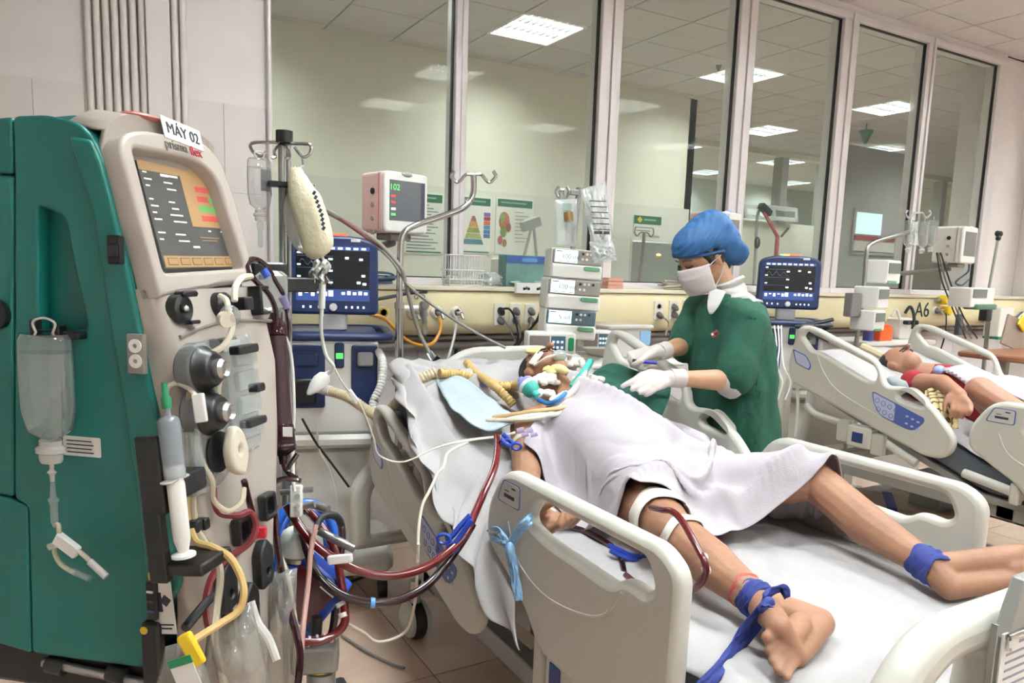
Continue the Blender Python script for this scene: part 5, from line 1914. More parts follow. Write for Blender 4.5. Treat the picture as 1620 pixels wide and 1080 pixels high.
# cream pressure infusor
m_creamb = mat('pressure_bag_cream', 'dcd3b4', .6, var=.06, vscale=12, bump=.3, bscale=70)
ib = thing('pressure_infusion_bag', 'cream inflated pressure bag wrapped round a drip bag, hung from the straight pole', 'pressure bag', P(498, 390, d=PD - .06))
rings = []
ctr = [(468, 266, .014), (470, 277, .024), (475, 293, .036), (483, 313, .047), (490, 338, .051), (497, 363, .051), (502, 385, .047), (500, 400, .034), (497, 408, .010)]
cc = spline([P(a, b, d=PD - .06) for a, b, _ in ctr], 4)
rr_ = np.interp(np.linspace(0, 8, len(cc)), range(9), [r_ * .88 for _, _, r_ in ctr])
for i, (p, r_) in enumerate(zip(cc, rr_)):
    rings.append([tuple(p + right * math.cos(a) * r_ + fwd * math.sin(a) * r_ * .55 + down * .003 * math.sin(9 * a + i)) for a in [2 * math.pi * k / 20 for k in range(20)]])
obj('bag', MB().loft(rings), m_creamb, ib, angle=80)
pn_ = MB()
for k in range(9):
    p = P(497 + 2.4 * k - (0 if k < 6 else (k - 5) * 1.4), 305 + 7 * k, d=PD - .11)
    pn_.cbox((0, 0, 0), (.010, .001, .007), Matrix.Translation(p) @ Matrix.Rotation(R(-60), 4, 'Y'))
tag(obj('bag_print', pn_, m_ink, ib, smooth=False), kind='stuff')
ob = spline([P(466, 300, d=PD), P(462, 340, d=PD), P(468, 380, d=PD), P(480, 400, d=PD)], 5)
obj('inner_bag', MB().tube(ob, [.012, .02, .024, .026, .026, .024, .024, .022, .02, .018, .014, .012, .01, .008, .006, .005], n=12, flat=.6), m_milk, ib)
obj('strap', MB().tube([P(478, 248, d=PD), P(480, 262, d=PD), P(470, 270, d=PD - .05)], .003, n=6), m_greyhose, ib)
rag = []
for i in range(9):
    row = []
    for j in range(9):
        p = P(492 + 28 * j / 8 + 4 * math.sin(i), 412 + 36 * i / 8 + 3 * math.sin(j * 1.7), d=PD - .07 + .02 * math.sin(i * 1.3 + j * 1.9))
        row.append(tuple(p))
    rag.append(row)
obj('paper_tab', MB().grid(rag), m_paper, ib, solid=.002)
obj('drip_line', MB().tube(pxs([(506, 398, PD - .06), (514, 420, PD - .05), (511, 455, PD - .02), (510, 500, PD)], 5), .0035, n=8), m_offw, ib)
obj('drip_chamber', MB().cyl(P(510, 448, d=PD - .02), P(509, 488, d=PD - .02), .009, n=10), m_offw, ib)

# ---- tower of infusion pumps
PY = 3.0
tw = P(905, 400, y=PY)
pole3 = thing('pump_pole', 'steel pole carrying three stacked infusion pumps beside the nurse', 'pole', (tw.x + .02, PY + .10, 1.012))
obj('pole', MB().cyl((tw.x + .03, PY + .10, 1.012), P(916, 297, y=PY + .10), .014, n=12), m_steel, pole3)
obj('hook_arm', MB().box(-.055, .0, -.012, .012, -.014, .014, Matrix.Translation(P(916, 305, y=PY + .1))), m_steel, pole3, bevel=.004)
hooks(P(890, 305, y=PY + .09), right, m_steel, pole3, .02, .03)
obj('pole_foot', MB().cyl((tw.x + .03, PY + .10, 1.012), (tw.x + .03, PY + .10, 1.03), .05, n=18), m_steel, pole3)


def infusion_pump(px, py, y, rz, roll, txt, label, dark=False, w=.255, h=.142):
    c = P(px, py, y=y)
    M = Matrix.Translation(c) @ Matrix.Rotation(rz, 4, 'Z') @ Matrix.Rotation(roll, 4, 'Y')
    F = M @ Matrix(((1, 0, 0, 0), (0, 0, -1, 0), (0, 1, 0, 0), (0, 0, 0, 1)))
    t = thing('infusion_pump', label, 'infusion pump', M=M @ Matrix.Translation((0, 0, -h / 2)))
    obj('housing', MB().rbox(-w / 2, w / 2, -h / 2, h / 2, -.15, 0, .012, F), m_ivory if not dark else m_offw, t)
    fp = obj('front_plate', MB().rbox(-w * .48, w * .48, -.002, h * .48, 0, .012, .008, F), m_greyd if not dark else mat('pump_front_slate', '52636b', .4), t)
    sc = MB()
    flat(F, -w * .44, w * .0, h * .03, h * .45, .013, sc, 0)
    sc.mi(1)
    n0 = len(sc.f)
    text_mb(txt, h * .22, F @ Matrix.Translation((-w * .14, h * .23, .0134)), .0003, mb=sc)
    sc.m = sc.m[:n0] + [1] * (len(sc.f) - n0)
    flat(F, -w * .42, -w * .3, h * .38, h * .41, .0134, sc, 1)
    flat(F, -w * .42, -w * .02, h * .06, h * .075, .0134, sc, 1)
    obj('screen', sc, [m_lcd, m_ink], fp, smooth=False)
    for k in range(6):
        obj('key', MB().cyl((w * (.10 + .08 * (k % 4)), h * (.36 - .18 * (k // 4)), .011), (w * (.10 + .08 * (k % 4)), h * (.36 - .18 * (k // 4)), .015), .0065, n=10, M=F), m_black if k % 3 == 0 else m_ivory, fp)
    dr = obj('pump_door', MB().rbox(-w * .49, w * .49, -h * .49, -.004, 0, .024, .010, F), m_offw, t)
    obj('door_handle', MB().rbox(w * .12, w * .44, -h * .20, -h * .05, .02, .030, .010, F), mat('pump_green', '5f8f6c', .45), dr)
    return t, M, F


infusion_pump(912, 418, PY, R(-20), R(3), '100 ml', 'topmost infusion pump of the steel pole, screen reading 100', False)
infusion_pump(907, 466, PY - .01, R(-20), R(3), '100 ml', 'middle infusion pump of the steel pole, wide pale screen over a white door', False, .268, .148)
infusion_pump(902, 513, PY - .02, R(-20), R(3), '5 ml', 'lowest infusion pump of the steel pole, with a slate blue front', True, .255, .142)


# syringe driver shelf under the tower
def syringe_driver(px, py, y, rz, label, w=.20, h=.09):
    c = P(px, py, y=y)
    M = Matrix.Translation(c) @ Matrix.Rotation(rz, 4, 'Z')
    F = M @ Matrix(((1, 0, 0, 0), (0, 0, -1, 0), (0, 1, 0, 0), (0, 0, 0, 1)))
    t = thing('syringe_driver', label, 'syringe pump', M=M @ Matrix.Translation((0, 0, -h / 2)))
    obj('housing', MB().rbox(-w / 2, w / 2, -h / 2, h / 2, -.12, 0, .012, F), m_offw, t)
    obj('display', MB().box(-w * .46, -w * .05, -h * .36, h * .36, 0, .003, F), mat('driver_brown', '7a706a', .4), t, smooth=False)
    obj('keypad', MB().box(-w * .02, w * .28, -h * .36, h * .36, 0, .003, F), mat('driver_blue', '44606f', .4), t, smooth=False)
    kk = MB()
    for i in range(3):
        for j in range(2):
            kk.cbox((w * (.03 + .09 * i), h * (-.15 + .25 * j), .004), (.010, .010, .002), F)
    tag(obj('key', kk, m_lcd, t, smooth=False), kind='stuff')
    obj('side_cap', MB().rbox(w * .34, w * .46, -h * .3, h * .3, 0, .006, .01, F), m_green, t)
    return t


syringe_driver(873, 544, 2.92, R(-22), 'boxy white syringe driver below the infusion pumps, brown display and blue keypad', .23, .105)
syringe_driver(948, 538, 3.02, R(-22), 'second syringe driver to the right of the lowest infusion pump, half hidden by lines', .17, .09)
# shelf and cart under them
cart = thing('equipment_cart', 'white equipment cart with a tray at the wall behind the head of the nearest bed', 'cart', (2.25, 3.16, 0))
obj('top_tray', MB().rbox(1.72, 2.75, 2.92, 3.45, .985, 1.01, .02), m_offw, cart)
obj('drawer_body', MB().rbox(1.78, 2.70, 2.98, 3.42, .30, .985, .02), m_offw, cart)
for k in range(3):
    dw = obj('drawer', MB().rbox(1.80, 2.68, 2.965, 2.985, .34 + .21 * k, .53 + .21 * k, .01), m_ivory, cart)
    obj('drawer_handle', MB().box(2.1, 2.4, 2.95, 2.965, .47 + .21 * k, .49 + .21 * k), m_greyd, dw, bevel=.003)
for a in (1.84, 2.64):
    for b in (3.02, 3.38):
        obj('wheel', MB().cyl((a - .015, b, .05), (a + .015, b, .05), .05, n=14), m_black, cart)
        obj('leg', MB().cyl((a, b, .09), (a, b, .31), .012, n=8), m_steel, cart)
# clear storage box
sb_ = thing('storage_box', 'clear plastic storage box with a blue label on the cart beside the pumps', 'box', P(985, 545, y=3.15))
c = P(985, 528, y=3.15)
obj('box_body', MB().rbox(c.x - .14, c.x + .14, 3.08, 3.30, 1.012, c.z + .03, .02), m_milk, sb_)
obj('box_lid', MB().rbox(c.x - .155, c.x + .155, 3.07, 3.315, c.z + .03, c.z + .055, .02), m_milk, sb_)
obj('box_label', MB().box(c.x + .06, c.x + .13, 3.074, 3.08, c.z - .05, c.z + .02), mat('label_sky', '7da3c4', .5), sb_, smooth=False)
# drip bags on the pump pole
m_bag = clear('bag_clear', 'e9edec', .30, .12, 1.45, 2.0)


def drip_bag(name, pts, d, thick, label, m=m_bag, crump=.004, seed=0, n=16):
    """Soft pouch between an outline seen in the photograph and its back, filled like a cushion."""
    tl, tr, br, bl = pts
    t = thing(name, label, 'bag', P((bl[0] + br[0]) / 2, (bl[1] + br[1]) / 2, d=d))
    f, b = [], []
    for i in range(n + 1):
        u = i / n
        rf, rb = [], []
        for j in range(n + 1):
            v = j / n
            x = (tl[0] * (1 - v) + tr[0] * v) * (1 - u) + (bl[0] * (1 - v) + br[0] * v) * u
            y = (tl[1] * (1 - v) + tr[1] * v) * (1 - u) + (bl[1] * (1 - v) + br[1] * v) * u
            k = (math.sin(math.pi * u) ** .5) * (math.sin(math.pi * v) ** .5)
            z = thick * k + crump * k * 2 * noise.noise(V((u * 7 + seed, v * 5, seed))) + crump * k * (1 - abs(noise.noise(V((u * 12, v * 9 + seed, 3)))) * 2)
            rf.append(tuple(P(x, y, d=d - z)))
            rb.append(tuple(P(x, y, d=d + z * .6 + .0005)))
        f.append(rf)
        b.append(list(reversed(rb)))
    obj('pouch', MB().grid(f).grid(b), m, t, angle=70)
    return t


dg1 = drip_bag('drip_bag', ((878, 316), (913, 314), (910, 390), (880, 388)), 3.22, .018, 'small drip bag with a brown labelled vial on the left hook of the pump pole')
obj('label', MB().cbox(P(897, 327, d=3.19), (.045, .002, .028)), mat('label_sage', '93ada4', .5), dg1, smooth=False)
obj('vial', MB().cyl(P(899, 336, d=3.17), P(900, 350, d=3.17), .02, n=14), mat('vial_amber', '7d5a2a', .2), dg1)
dg2 = drip_bag('drip_bag', ((918, 300), (958, 288), (974, 405), (942, 414)), 3.12, .030, 'large crumpled clear bag with printed lines hanging at the top of the pump pole', crump=.018, seed=3, n=26)
pr = MB()
for k in range(6):
    pr.cbox((0, 0, 0), (.07, .001, .004), Matrix.Translation(P(946 + 1.2 * k, 318 + 9 * k, d=3.065)) @ Matrix.Rotation(-YAW, 4, 'Z'))
pr.cbox((0, 0, 0), (.065, .001, .012), Matrix.Translation(P(952, 368, d=3.06)) @ Matrix.Rotation(-YAW, 4, 'Z'))
tag(obj('bag_print', pr, clear('print_faint', '3a3d40', .6, .3), dg2, smooth=False), kind='stuff')
for g_, a_, b_ in ((dg1, P(895, 316, d=3.22), P(884, 304, y=PY + .09)), (dg2, P(936, 296, d=3.12), P(918, 300, y=PY + .1))):
    obj('bag_loop', MB().tube([a_, a_.lerp(b_, .5) + V((0, 0, .006)), b_], .004, n=6), m_milk, g_)
dg3 = drip_bag('drip_bag', ((932, 382), (968, 380), (976, 412), (938, 416)), 3.10, .02, 'lower folded clear bag tucked under the large crumpled one on the pump pole', crump=.014, seed=8)

obj('bag_fold', MB().tube([P(950, 385, d=3.10), P(952, 372, d=3.11), P(950, 360, d=3.12)], .006, n=6), m_milk, dg3)
# ================================================================ WALL PANEL, SILL, NEXT ROOM
m_panel = mat('panel_cream', 'd9cda6', .5, var=.04)
m_panel2 = mat('panel_ledge', 'd8d0b8', .5, var=.03)
m_rail = mat('rail_grey', '8d8580', .4, metal=.4)
m_plate = mat('socket_plate', 'd8d2c6', .45)
m_plug = mat('plug_grey', '5d5a58', .5)
m_cordk = mat('cord_black', '17181a', .5, var=0)
m_cordg = mat('cord_grey', '77736f', .5, var=0)
m_orange = mat('hose_orange', 'c98a2c', .45, var=.04)
m_wirew = mat('wire_white', 'd6d4d0', .4, var=0)

hp = thing('medical_supply_panel', 'long cream medical supply panel with sockets and gas outlets below the windows', 'wall panel', (4.2, W, 1.1))
pr_ = [(W - .002, 1.10), (W - .10, 1.10), (W - .15, 1.125), (W - .17, 1.17), (W - .17, 1.30), (W - .155, 1.335), (W - .002, 1.335)]
obj('panel_body', MB().prism(pr_, .82, 7.5, plane_x(0)), m_panel, hp, bevel=.004)
obj('panel_ledge', MB().box(.80, 7.52, W - .175, W - .002, 1.337, 1.362), m_panel2, hp, bevel=.005)
for z, r_ in ((1.075, .016), (1.035, .022)):
    obj('conduit_rail', MB().tube([(.82, W - .06, z), (7.5, W - .06, z)], r_, n=10), m_rail, hp)
PYF = W - .17


def on_panel(px, py, off=0.0):
    p = P(px, py, y=PYF - off)
    return Matrix.Translation(p) @ Matrix(((1, 0, 0, 0), (0, 0, -1, 0), (0, 1, 0, 0), (0, 0, 0, 1)))


def outlet(px, py, col, tap=None):
    T_ = on_panel(px, py)
    o = obj('gas_outlet', MB().lathe([(.034, 0), (.034, .010), (.028, .018), (.018, .018), (.016, .010), (0, .010)], 22, T_), m_plate, hp)
    obj('outlet_ring', MB().lathe([(.026, .014), (.026, .021), (.018, .021), (.018, .014)], 20, T_), col, o)
    if tap:
        obj('outlet_plug', MB().cyl((0, 0, .01), (.006, -.004, .06), .012, n=12, M=T_).cyl((.006, -.004, .055), (.012, -.03, .07), .008, n=10, M=T_), m_steel, o)
    return o


outlet(605, 494, m_yellow)
outlet(652, 495, m_plate, True)
outlet(690, 494, m_white, True)
outlet(721, 494, m_white, True)
outlet(1478, 491, m_steel, True)
m_o = [(790, 497), (814, 497), (838, 497), (1041, 491), (1064, 490), (1085, 489)]
for k, (a, b) in enumerate(m_o):
    T_ = on_panel(a, b)
    pl_ = obj('socket_plate', MB().rbox(-.036, .036, -.06, .06, 0, .009, .006, T_), m_plate, hp)
    for dv in (.026, -.026):
        obj('socket', MB().lathe([(.020, .009), (.020, .011), (.016, .011), (.015, .004), (0, .004)], 18, T_ @ Matrix.Translation((0, dv, 0))), m_plate, pl_)
    for dv in ((.026, -.026) if k < 3 else ((-.02,) if k == 3 else (.026, -.02))):
        obj('plug', MB().lathe([(.019, .006), (.019, .03), (.014, .045), (.006, .055)], 14, T_ @ Matrix.Translation((0, dv, 0)) @ Matrix.Rotation(R(25), 4, 'X')), m_cordk if (k == 0 and dv > 0) else m_plug, pl_)
obj('panel_number', text_mb('A6', .17, on_panel(1459, 491, .001), .002), mat('print_green', '16382a', .5, var=0), hp, smooth=False)
obj('panel_lettering', text_mb('G O', .035, on_panel(664, 470, .001)), m_ink, hp, smooth=False)
# cords from the sockets
def cord(pts, r, m, label, cat='cord', n=6):
    return hose('power_cable', pts, r, m, label, cat, n=n, sides=6)


dp = lambda a, b, off=.06: (a, b, (P(a, b, y=PYF - off) - V((0, 0, CAM_H))).dot(fwd))
cord([dp(793, 489), dp(806, 489), dp(815, 505), dp(820, 530), dp(818, 545), dp(825, 555)], .006, m_cordk, 'black power cord drooping from the first socket of the panel')
cord([dp(796, 503), dp(806, 520), dp(814, 538), dp(822, 550)], .005, m_cordg, 'grey power cord from the lower plug of the first socket')
cord([dp(818, 503), dp(823, 520), dp(822, 540), dp(830, 552)], .005, m_cordg, 'grey power cord below the second socket')
cord([dp(842, 505), dp(836, 520), dp(828, 535), dp(832, 552)], .005, m_cordg, 'grey power cord below the third socket of the panel')
cord([dp(890, 395, .3), dp(876, 430, .32), dp(862, 470, .34), dp(850, 505, .3), dp(830, 530, .2), dp(810, 550, .1)], .007, m_cordk, 'thick black cable running down the left side of the infusion pumps')
cord([dp(858, 490, .3), dp(852, 505, .25), dp(835, 525, .2), dp(818, 548, .12)], .006, m_cordk, 'short black cable below the lowest infusion pump')
cord([dp(1044, 497), dp(1050, 502), dp(1058, 512), dp(1052, 530, .1)], .005, m_cordg, 'grey power cord from the right socket beside the arm of the nurse')
hose('gas_hose', [dp(586, 497, .25), dp(610, 505, .25), dp(640, 535, .20), dp(665, 546, .12), dp(685, 542, .08), (697, 520, dp(697, 520, .06)[2]), dp(694, 500, .05)], .0085, m_orange, 'orange gas hose looping below the supply panel behind the chrome pole', 'hose')
hose('gas_hose', [dp(722, 500, .05), dp(721, 520, .05), dp(714, 550, .08), dp(706, 575, .1)], .007, m_wirew, 'white gas hose hanging from the right gas outlet', 'hose')
hose('gas_hose', [dp(590, 474, .35), dp(620, 469, .3), dp(650, 463, .22), dp(674, 462, .12)], .0085, m_cordk, 'black hose reaching the supply panel just above the gas outlets', 'hose')
sq_ = hose('monitor_cable', [(450, 303, 1.97), (480, 314, 2.2), (520, 335, 2.6), (560, 358, 2.85), (600, 385, 2.95), (632, 420, 2.98), (640, 440, 3.0), (652, 490, 3.05), (665, 530, 3.1), (684, 565, 3.1)], .008, mat('cable_taupe', '8a837c', .5, var=0), 'grey monitor cable crossing in front of the chrome pole to the bed head', 'cable')
hose('monitor_cable', [(600, 393, 3.3), (622, 415, 3.05), (650, 455, 3.0), (710, 500, 3.0), (760, 530, 3.0), (800, 550, 3.0)], .006, m_cordg, 'thin grey cable slanting down from the pink monitor towards the pumps', 'cable')
hose('monitor_cable', [(452, 306, 1.98), (482, 316, 2.22), (520, 337, 2.62), (545, 351, 2.75), (575, 372, 2.9), (606, 393, 2.98)], .007, mat('cable_red', '7e4a4c', .5, var=0), 'short reddish cable behind the cream pressure bag', 'cable')
# suction regulator below the outlets
rg_ = thing('flow_regulator', 'steel flow regulator plugged into the supply panel, with a dark hose tail', 'regulator', P(672, 540, y=PYF - .06))
obj('body', MB().cyl(P(668, 478, y=PYF - .05), P(672, 512, y=PYF - .05), .014, n=12).cyl(P(669, 485, y=PYF - .05), P(671, 500, y=PYF - .05), .02, n=14), m_steel, rg_)
obj('gauge', MB().lathe([(.024, 0), (.024, .02), (.020, .024), (0, .024)], 18, on_panel(670, 482, .05)), m_steel, rg_)
obj('glass_tube', MB().cyl(P(672, 512, y=PYF - .05), P(673, 530, y=PYF - .05), .010, n=10), m_clear, rg_)
obj('tail', MB().cyl(P(673, 530, y=PYF - .05), P(673, 545, y=PYF - .06), .007, n=8), m_black, rg_)
single('drain_pipe', MB().cyl((1.79, W - .02, .3), (1.79, W - .02, 1.06), .010, n=8), m_black, 'thin black upright pipe on the tiled wall under the supply panel', 'pipe')
cl2 = thing('hose_clamp', 'steel spring clamp hanging on the end of the grey monitor cable', 'clamp', P(686, 572, d=3.1))
obj('jaw', MB().tube(pxs([(676, 560, 3.1), (683, 572, 3.08), (688, 575, 3.07)], 3), .007, n=8).tube(pxs([(682, 556, 3.1), (690, 566, 3.08), (695, 563, 3.07)], 3), .006, n=8), m_steel, cl2)
obj('grip', MB().cyl(P(686, 574, d=3.08), P(694, 564, d=3.07), .010, n=8), m_black, cl2)

# ---- things on the sill
SZ = 1.363
by = W - .11
bk = thing('wire_basket', 'white wire basket standing on the ledge below the second window', 'basket', P(733, 440, y=by))
x0, x1 = P(706, 440, y=by).x, P(757, 440, y=by).x
bz0, bz1 = SZ + .003, P(733, 404, y=by).z
wr = MB()
for k in range(13):
    x = x0 + (x1 - x0) * k / 12
    wr.tube([(x - .012 * (1 if k < 6 else -1) * .5, by - .06, bz1), (x, by - .045, bz0)], .0032, n=5)
    wr.tube([(x, by + .05, bz1), (x, by + .045, bz0)], .0026, n=5)
for z, e_ in ((bz0, 0), (bz0 + .03, .003), ((bz0 + bz1) / 2, .008), (bz1, .014)):
    wr.tube([(x0 - e_, by - .045 - e_, z), (x1 + e_, by - .045 - e_, z), (x1 + e_, by + .05, z), (x0 - e_, by + .05, z)], .004, n=6, closed=True)
tag(obj('wires', wr, m_wirew, bk), kind='stuff')
obj('basket_contents', MB().rbox(x0 + .015, x1 - .015, by - .035, by + .04, bz0 + .004, bz0 + .05, .01), m_plate, bk)
bx = thing('glove_box', 'blue and green carton standing on the ledge left of the infusion pumps', 'box', P(828, 443, y=by))
x0, x1 = P(795, 420, y=by).x, P(862, 420, y=by).x
z1 = P(828, 404, y=by).z
obj('carton', MB().box(x0, x1, by - .04, by + .05, SZ, z1), mat('carton_teal', '62867f', .5, var=.25, vscale=14), bx, bevel=.003)
obj('carton_band', MB().box(x0 - .001, x1 + .001, by - .042, by - .039, z1 - .045, z1 - .004), mat('carton_blue', '2c4a80', .5), bx, smooth=False)
obj('carton_patch', MB().rbox(x0 + .10, x0 + .2, by - .043, by - .040, z1 - .038, z1 - .012, .01), mat('carton_sky', '4f7fb0', .5), bx, smooth=False)
# tangled tubing and bags on the ledge
def tangle(name, px0, px1, py, y, n, r, m, label, cat, h=.04, seed=1):
    g = random.Random(seed)
    a, b = P(px0, py, y=y), P(px1, py, y=y)
    pts = []
    for k in range(n):
        t_ = .5 + .5 * math.sin(k * 2.1 + g.random())
        pts.append((a.x + (b.x - a.x) * t_, y + g.uniform(-.04, .04), SZ + r + g.random() * h))
    return single(name, MB().tube(spline(pts, 6), r, n=6), m, label, cat)


tangle('coiled_tubing', 805, 865, 440, W - .145, 16, .004, mat('tube_mint', 'b9cfc2', .35, var=0), 'pale green tubing coiled on the ledge in front of the blue carton', 'tubing', .035, 2)
tangle('coiled_cable', 1045, 1110, 452, W - .12, 18, .005, mat('cable_beige', 'a69c8c', .5, var=0), 'grey cable coiled on the ledge behind the face of the nurse', 'cable', .05, 5)
tangle('coiled_cable', 572, 628, 452, W - .13, 12, .006, mat('cable_steelblue', '4a6684', .5, var=0), 'blue grey cable bundle on the ledge beside the left ventilator', 'cable', .05, 7)


def crumple(name, px, py, y, sx, sy, sz, m, label, cat, seed):
    c = P(px, py, y=y)
    mb = MB().ell((c.x, y, SZ + sz * .5 + .002), (sx, sy, sz * .5), nu=26, nv=16)
    me = mb.mesh(name)
    for v in me.vertices:
        d = v.co - V((c.x, y, SZ + sz * .5))
        k = 1 + .5 * noise.noise(d * 28 + V((seed, 0, 0))) + .25 * noise.noise(d * 70)
        v.co = V((c.x, y, SZ + sz * .5)) + d * k
        v.co.z = max(v.co.z, SZ + .001)
    return single(name, me, m, label, cat, angle=60)


crumple('plastic_wrapper', 778, 440, W - .11, .075, .045, .07, m_bag, 'crumpled clear plastic wrapper on the ledge between basket and carton', 'wrapper', 3)
st = thing('power_strip', 'white power strip with black sockets on the ledge under the blue carton', 'power strip', P(838, 456, y=W - .19))
x0, x1 = P(815, 456, y=W - .19).x, P(866, 456, y=W - .19).x
zz = P(838, 456, y=W - .19).z
obj('strip_body', MB().rbox(x0, x1, W - .205, W - .176, zz - .03, zz + .03, .008), m_white, st)
for k in range(2):
    for j in range(3):
        x = x0 + (x1 - x0) * (.30 + .42 * k) + .014 * (j - 1)
        obj('socket_slot', MB().cyl((x, W - .209, zz + .004 * ((j % 2) * 2 - 1)), (x, W - .203, zz), .008, n=8), m_black, st)
pk = thing('terracotta_block', 'small pinkish block of clips on the ledge right of the pump pole', 'block', P(968, 452, y=W - .12))
for k in range(3):
    obj('clip', MB().rbox(P(957, 455, y=W - .12).x, P(981, 455, y=W - .12).x, W - .15, W - .09, SZ + .022 * k, SZ + .02 + .022 * k, .004), mat('terracotta', 'b98571', .6), pk)

# ---- posters on the wall of the next room
PW = Y2 - .016
m_green2 = mat('poster_green', '1f5f43', .6)
m_plainp = mat('poster_paper', 'd9d7cd', .35)


def poster(px0, py0, px1, py1, label, kind):
    a, b = P(px0, py0, y=PW), P(px1, py1, y=PW)
    x0, x1, z1, z0 = a.x, b.x, a.z, b.z
    t = thing('poster', label, 'poster', ((x0 + x1) / 2, PW, z0))
    obj('board', MB().box(x0, x1, PW - .006, PW + .004, z0, z1), m_plainp, t)
    w, h = x1 - x0, z1 - z0
    y = PW - .008
    q = lambda u, v: (x0 + u * w, y, z1 - v * h)

    def rect(u0, u1, v0, v1, off=0.0, mb=None):
        return (mb or MB()).box(x0 + u0 * w, x0 + u1 * w, y - .001 - off, y + .002, z1 - v1 * h, z1 - v0 * h)
    if kind != 3:
        hd = obj('header', rect(.04, .96, .03, .16), m_green2, t, smooth=False)
        obj('header_lettering', rect(.12, .80, .075, .10, .001), mat('header_pale', '7fa48f', .6), hd, smooth=False)
    if kind == 0:
        ln = MB()
        for k in range(15):
            rect(.06, .62 + .3 * ((k * 7) % 5) / 5, .20 + .05 * k, .215 + .05 * k, 0, ln)
        tag(obj('text_lines', ln, mat('text_grey', '6c716b', .6), t, smooth=False), kind='stuff')
        obj('foot_band', rect(.05, .95, .955, .975), m_green2, t, smooth=False)
    elif kind == 1:
        cols = ['9c5a3a', 'c0863a', '8a8f3c', 'a8a86a', '4b7f8a']
        for k in range(5):
            v0, v1 = .34 + .10 * k, .43 + .10 * k
            wa, wb_ = .04 + .30 * k / 5, .04 + .30 * (k + 1) / 5
            obj('pyramid_tier', MB().add([q(.42 - wa, v0), q(.42 + wa, v0), q(.42 + wb_, v1), q(.42 - wb_, v1)], [(0, 3, 2, 1)]), mat('tier_%d' % k, cols[k], .6, var=.3, vscale=30), t, smooth=False)
        for k, c_ in enumerate(('7a6aa0', '9c3844', 'c05a3a', '4a8aa8', '3a6a9a', '2f5a80')):
            obj('scale_bar', rect(.76, .97, .27 + .075 * k, .335 + .075 * k), mat('scale_%d' % k, c_, .6), t, smooth=False)
        obj('foot_band', rect(.05, .95, .95, .97), m_green2, t, smooth=False)
    elif kind == 2:
        for k, (u, v, r_, c_) in enumerate(((.22, .42, .20, 'b5673f'), (.17, .36, .10, '7d9a4c'), (.33, .52, .10, '8a4a3a'), (.2, .6, .12, '6f8a3f'), (.12, .75, .09, 'b05a50'), (.24, .80, .08, 'a87a4a'))):
            n_ = 12
            obj('food_picture', MB().add([q(u + r_ * .72 * math.cos(2 * math.pi * j / n_), v - r_ * .85 * math.sin(2 * math.pi * j / n_)) for j in range(n_)], [tuple(range(n_))]), mat('food_%d' % k, c_, .6, var=.4, vscale=40), t, smooth=False)
            y -= .0008
        ln = MB()
        for k in range(9):
            rect(.5, .72 + .2 * ((k * 5) % 3) / 3, .24 + .065 * k, .25 + .065 * k, 0, ln)
        tag(obj('text_lines', ln, mat('text_grey', '6c716b', .6), t, smooth=False), kind='stuff')
    elif kind == 3:
        obj('sign_green', rect(0, 1, 0, .42, .001), m_green2, t, smooth=False)
        dv_ = MB().add([q(.2 + .1 * math.cos(k * math.pi / 2), .21 - .16 * math.sin(k * math.pi / 2)) for k in range(4)], [(0, 1, 2, 3)])
        obj('sign_diamond', MB().add([(a_[0], a_[1] - .003, a_[2]) for a_ in dv_.v], dv_.f), m_yellow, t, smooth=False)
        obj('sign_lettering', rect(.35, .8, .15, .24, .002), mat('header_pale', '7fa48f', .6), t, smooth=False)
        rect_l = MB()
        rect(.1, .7, .58, .62, 0, rect_l)
        rect(.1, .6, .74, .78, 0, rect_l)
        obj('text_lines', rect_l, mat('text_grey', '6c716b', .6), t, smooth=False)
    return t


poster(640, 301, 700, 403, 'text notice with a green heading beyond the glass, left of the food pyramid poster', 0)
poster(729, 308, 775, 403, 'food pyramid poster with a coloured scale on the wall beyond the glass', 1)
poster(785, 311, 841, 404, 'poster of round food pictures and text lines on the wall beyond the glass', 2)
poster(1003, 340, 1044, 374, 'small green and white sign with a yellow diamond on the wall beyond the glass', 3)
poster(440, 285, 500, 372, 'pale sheet of text far left on the wall beyond the glass', 0)

# ---- equipment of the next room
c = P(1040, 403, y=5.6)
gm = thing('wall_cabinet', 'grey green equipment cabinet with a small orange lamp, beyond the glass left of the nurse', 'cabinet', (c.x, 5.6, 0))
a, b = P(1000, 380, y=5.6), P(1098, 445, y=5.6)
obj('cabinet_body', MB().rbox(a.x, b.x, 5.6, 6.2, 0, a.z, .02), mat('cabinet_sage', '9fa7a0', .35), gm)
obj('cabinet_edge', MB().box(a.x - .03, a.x, 5.59, 6.2, 0, a.z + .02), m_ivory, gm)
obj('cabinet_lamp', MB().ell(P(1042, 403, y=5.59), (.03, .01, .012)), mat('lamp_orange', 'ffb070', .4, emit=1.2, var=0), gm)
pn2 = thing('drip_stand', 'slim drip stand with two hooks beyond the glass beside the small green sign', 'drip pole', (P(1018, 365, y=5.4).x, 5.4, 0))
x = P(1018, 365, y=5.4).x
obj('pole', MB().tube([(x, 5.4, .0), P(1012, 440, y=5.4), P(1018, 385, y=5.4), P(1019, 368, y=5.4)], .016, n=8), m_greyd, pn2)
hooks(P(1019, 370, y=5.4), (1, 0, 0), m_greyd, pn2, .10, .06)
dk = thing('desk_lamp', 'grey jointed lamp arm standing beyond the glass behind the blue carton', 'lamp', (P(838, 405, y=5.0).x, 5.0, 0))
obj('arm', MB().tube([P(828, 410, y=5.0), P(842, 355, y=5.0)], .012, n=8).tube([P(849, 408, y=5.0), P(844, 355, y=5.0)], .012, n=8), m_greyhose, dk)
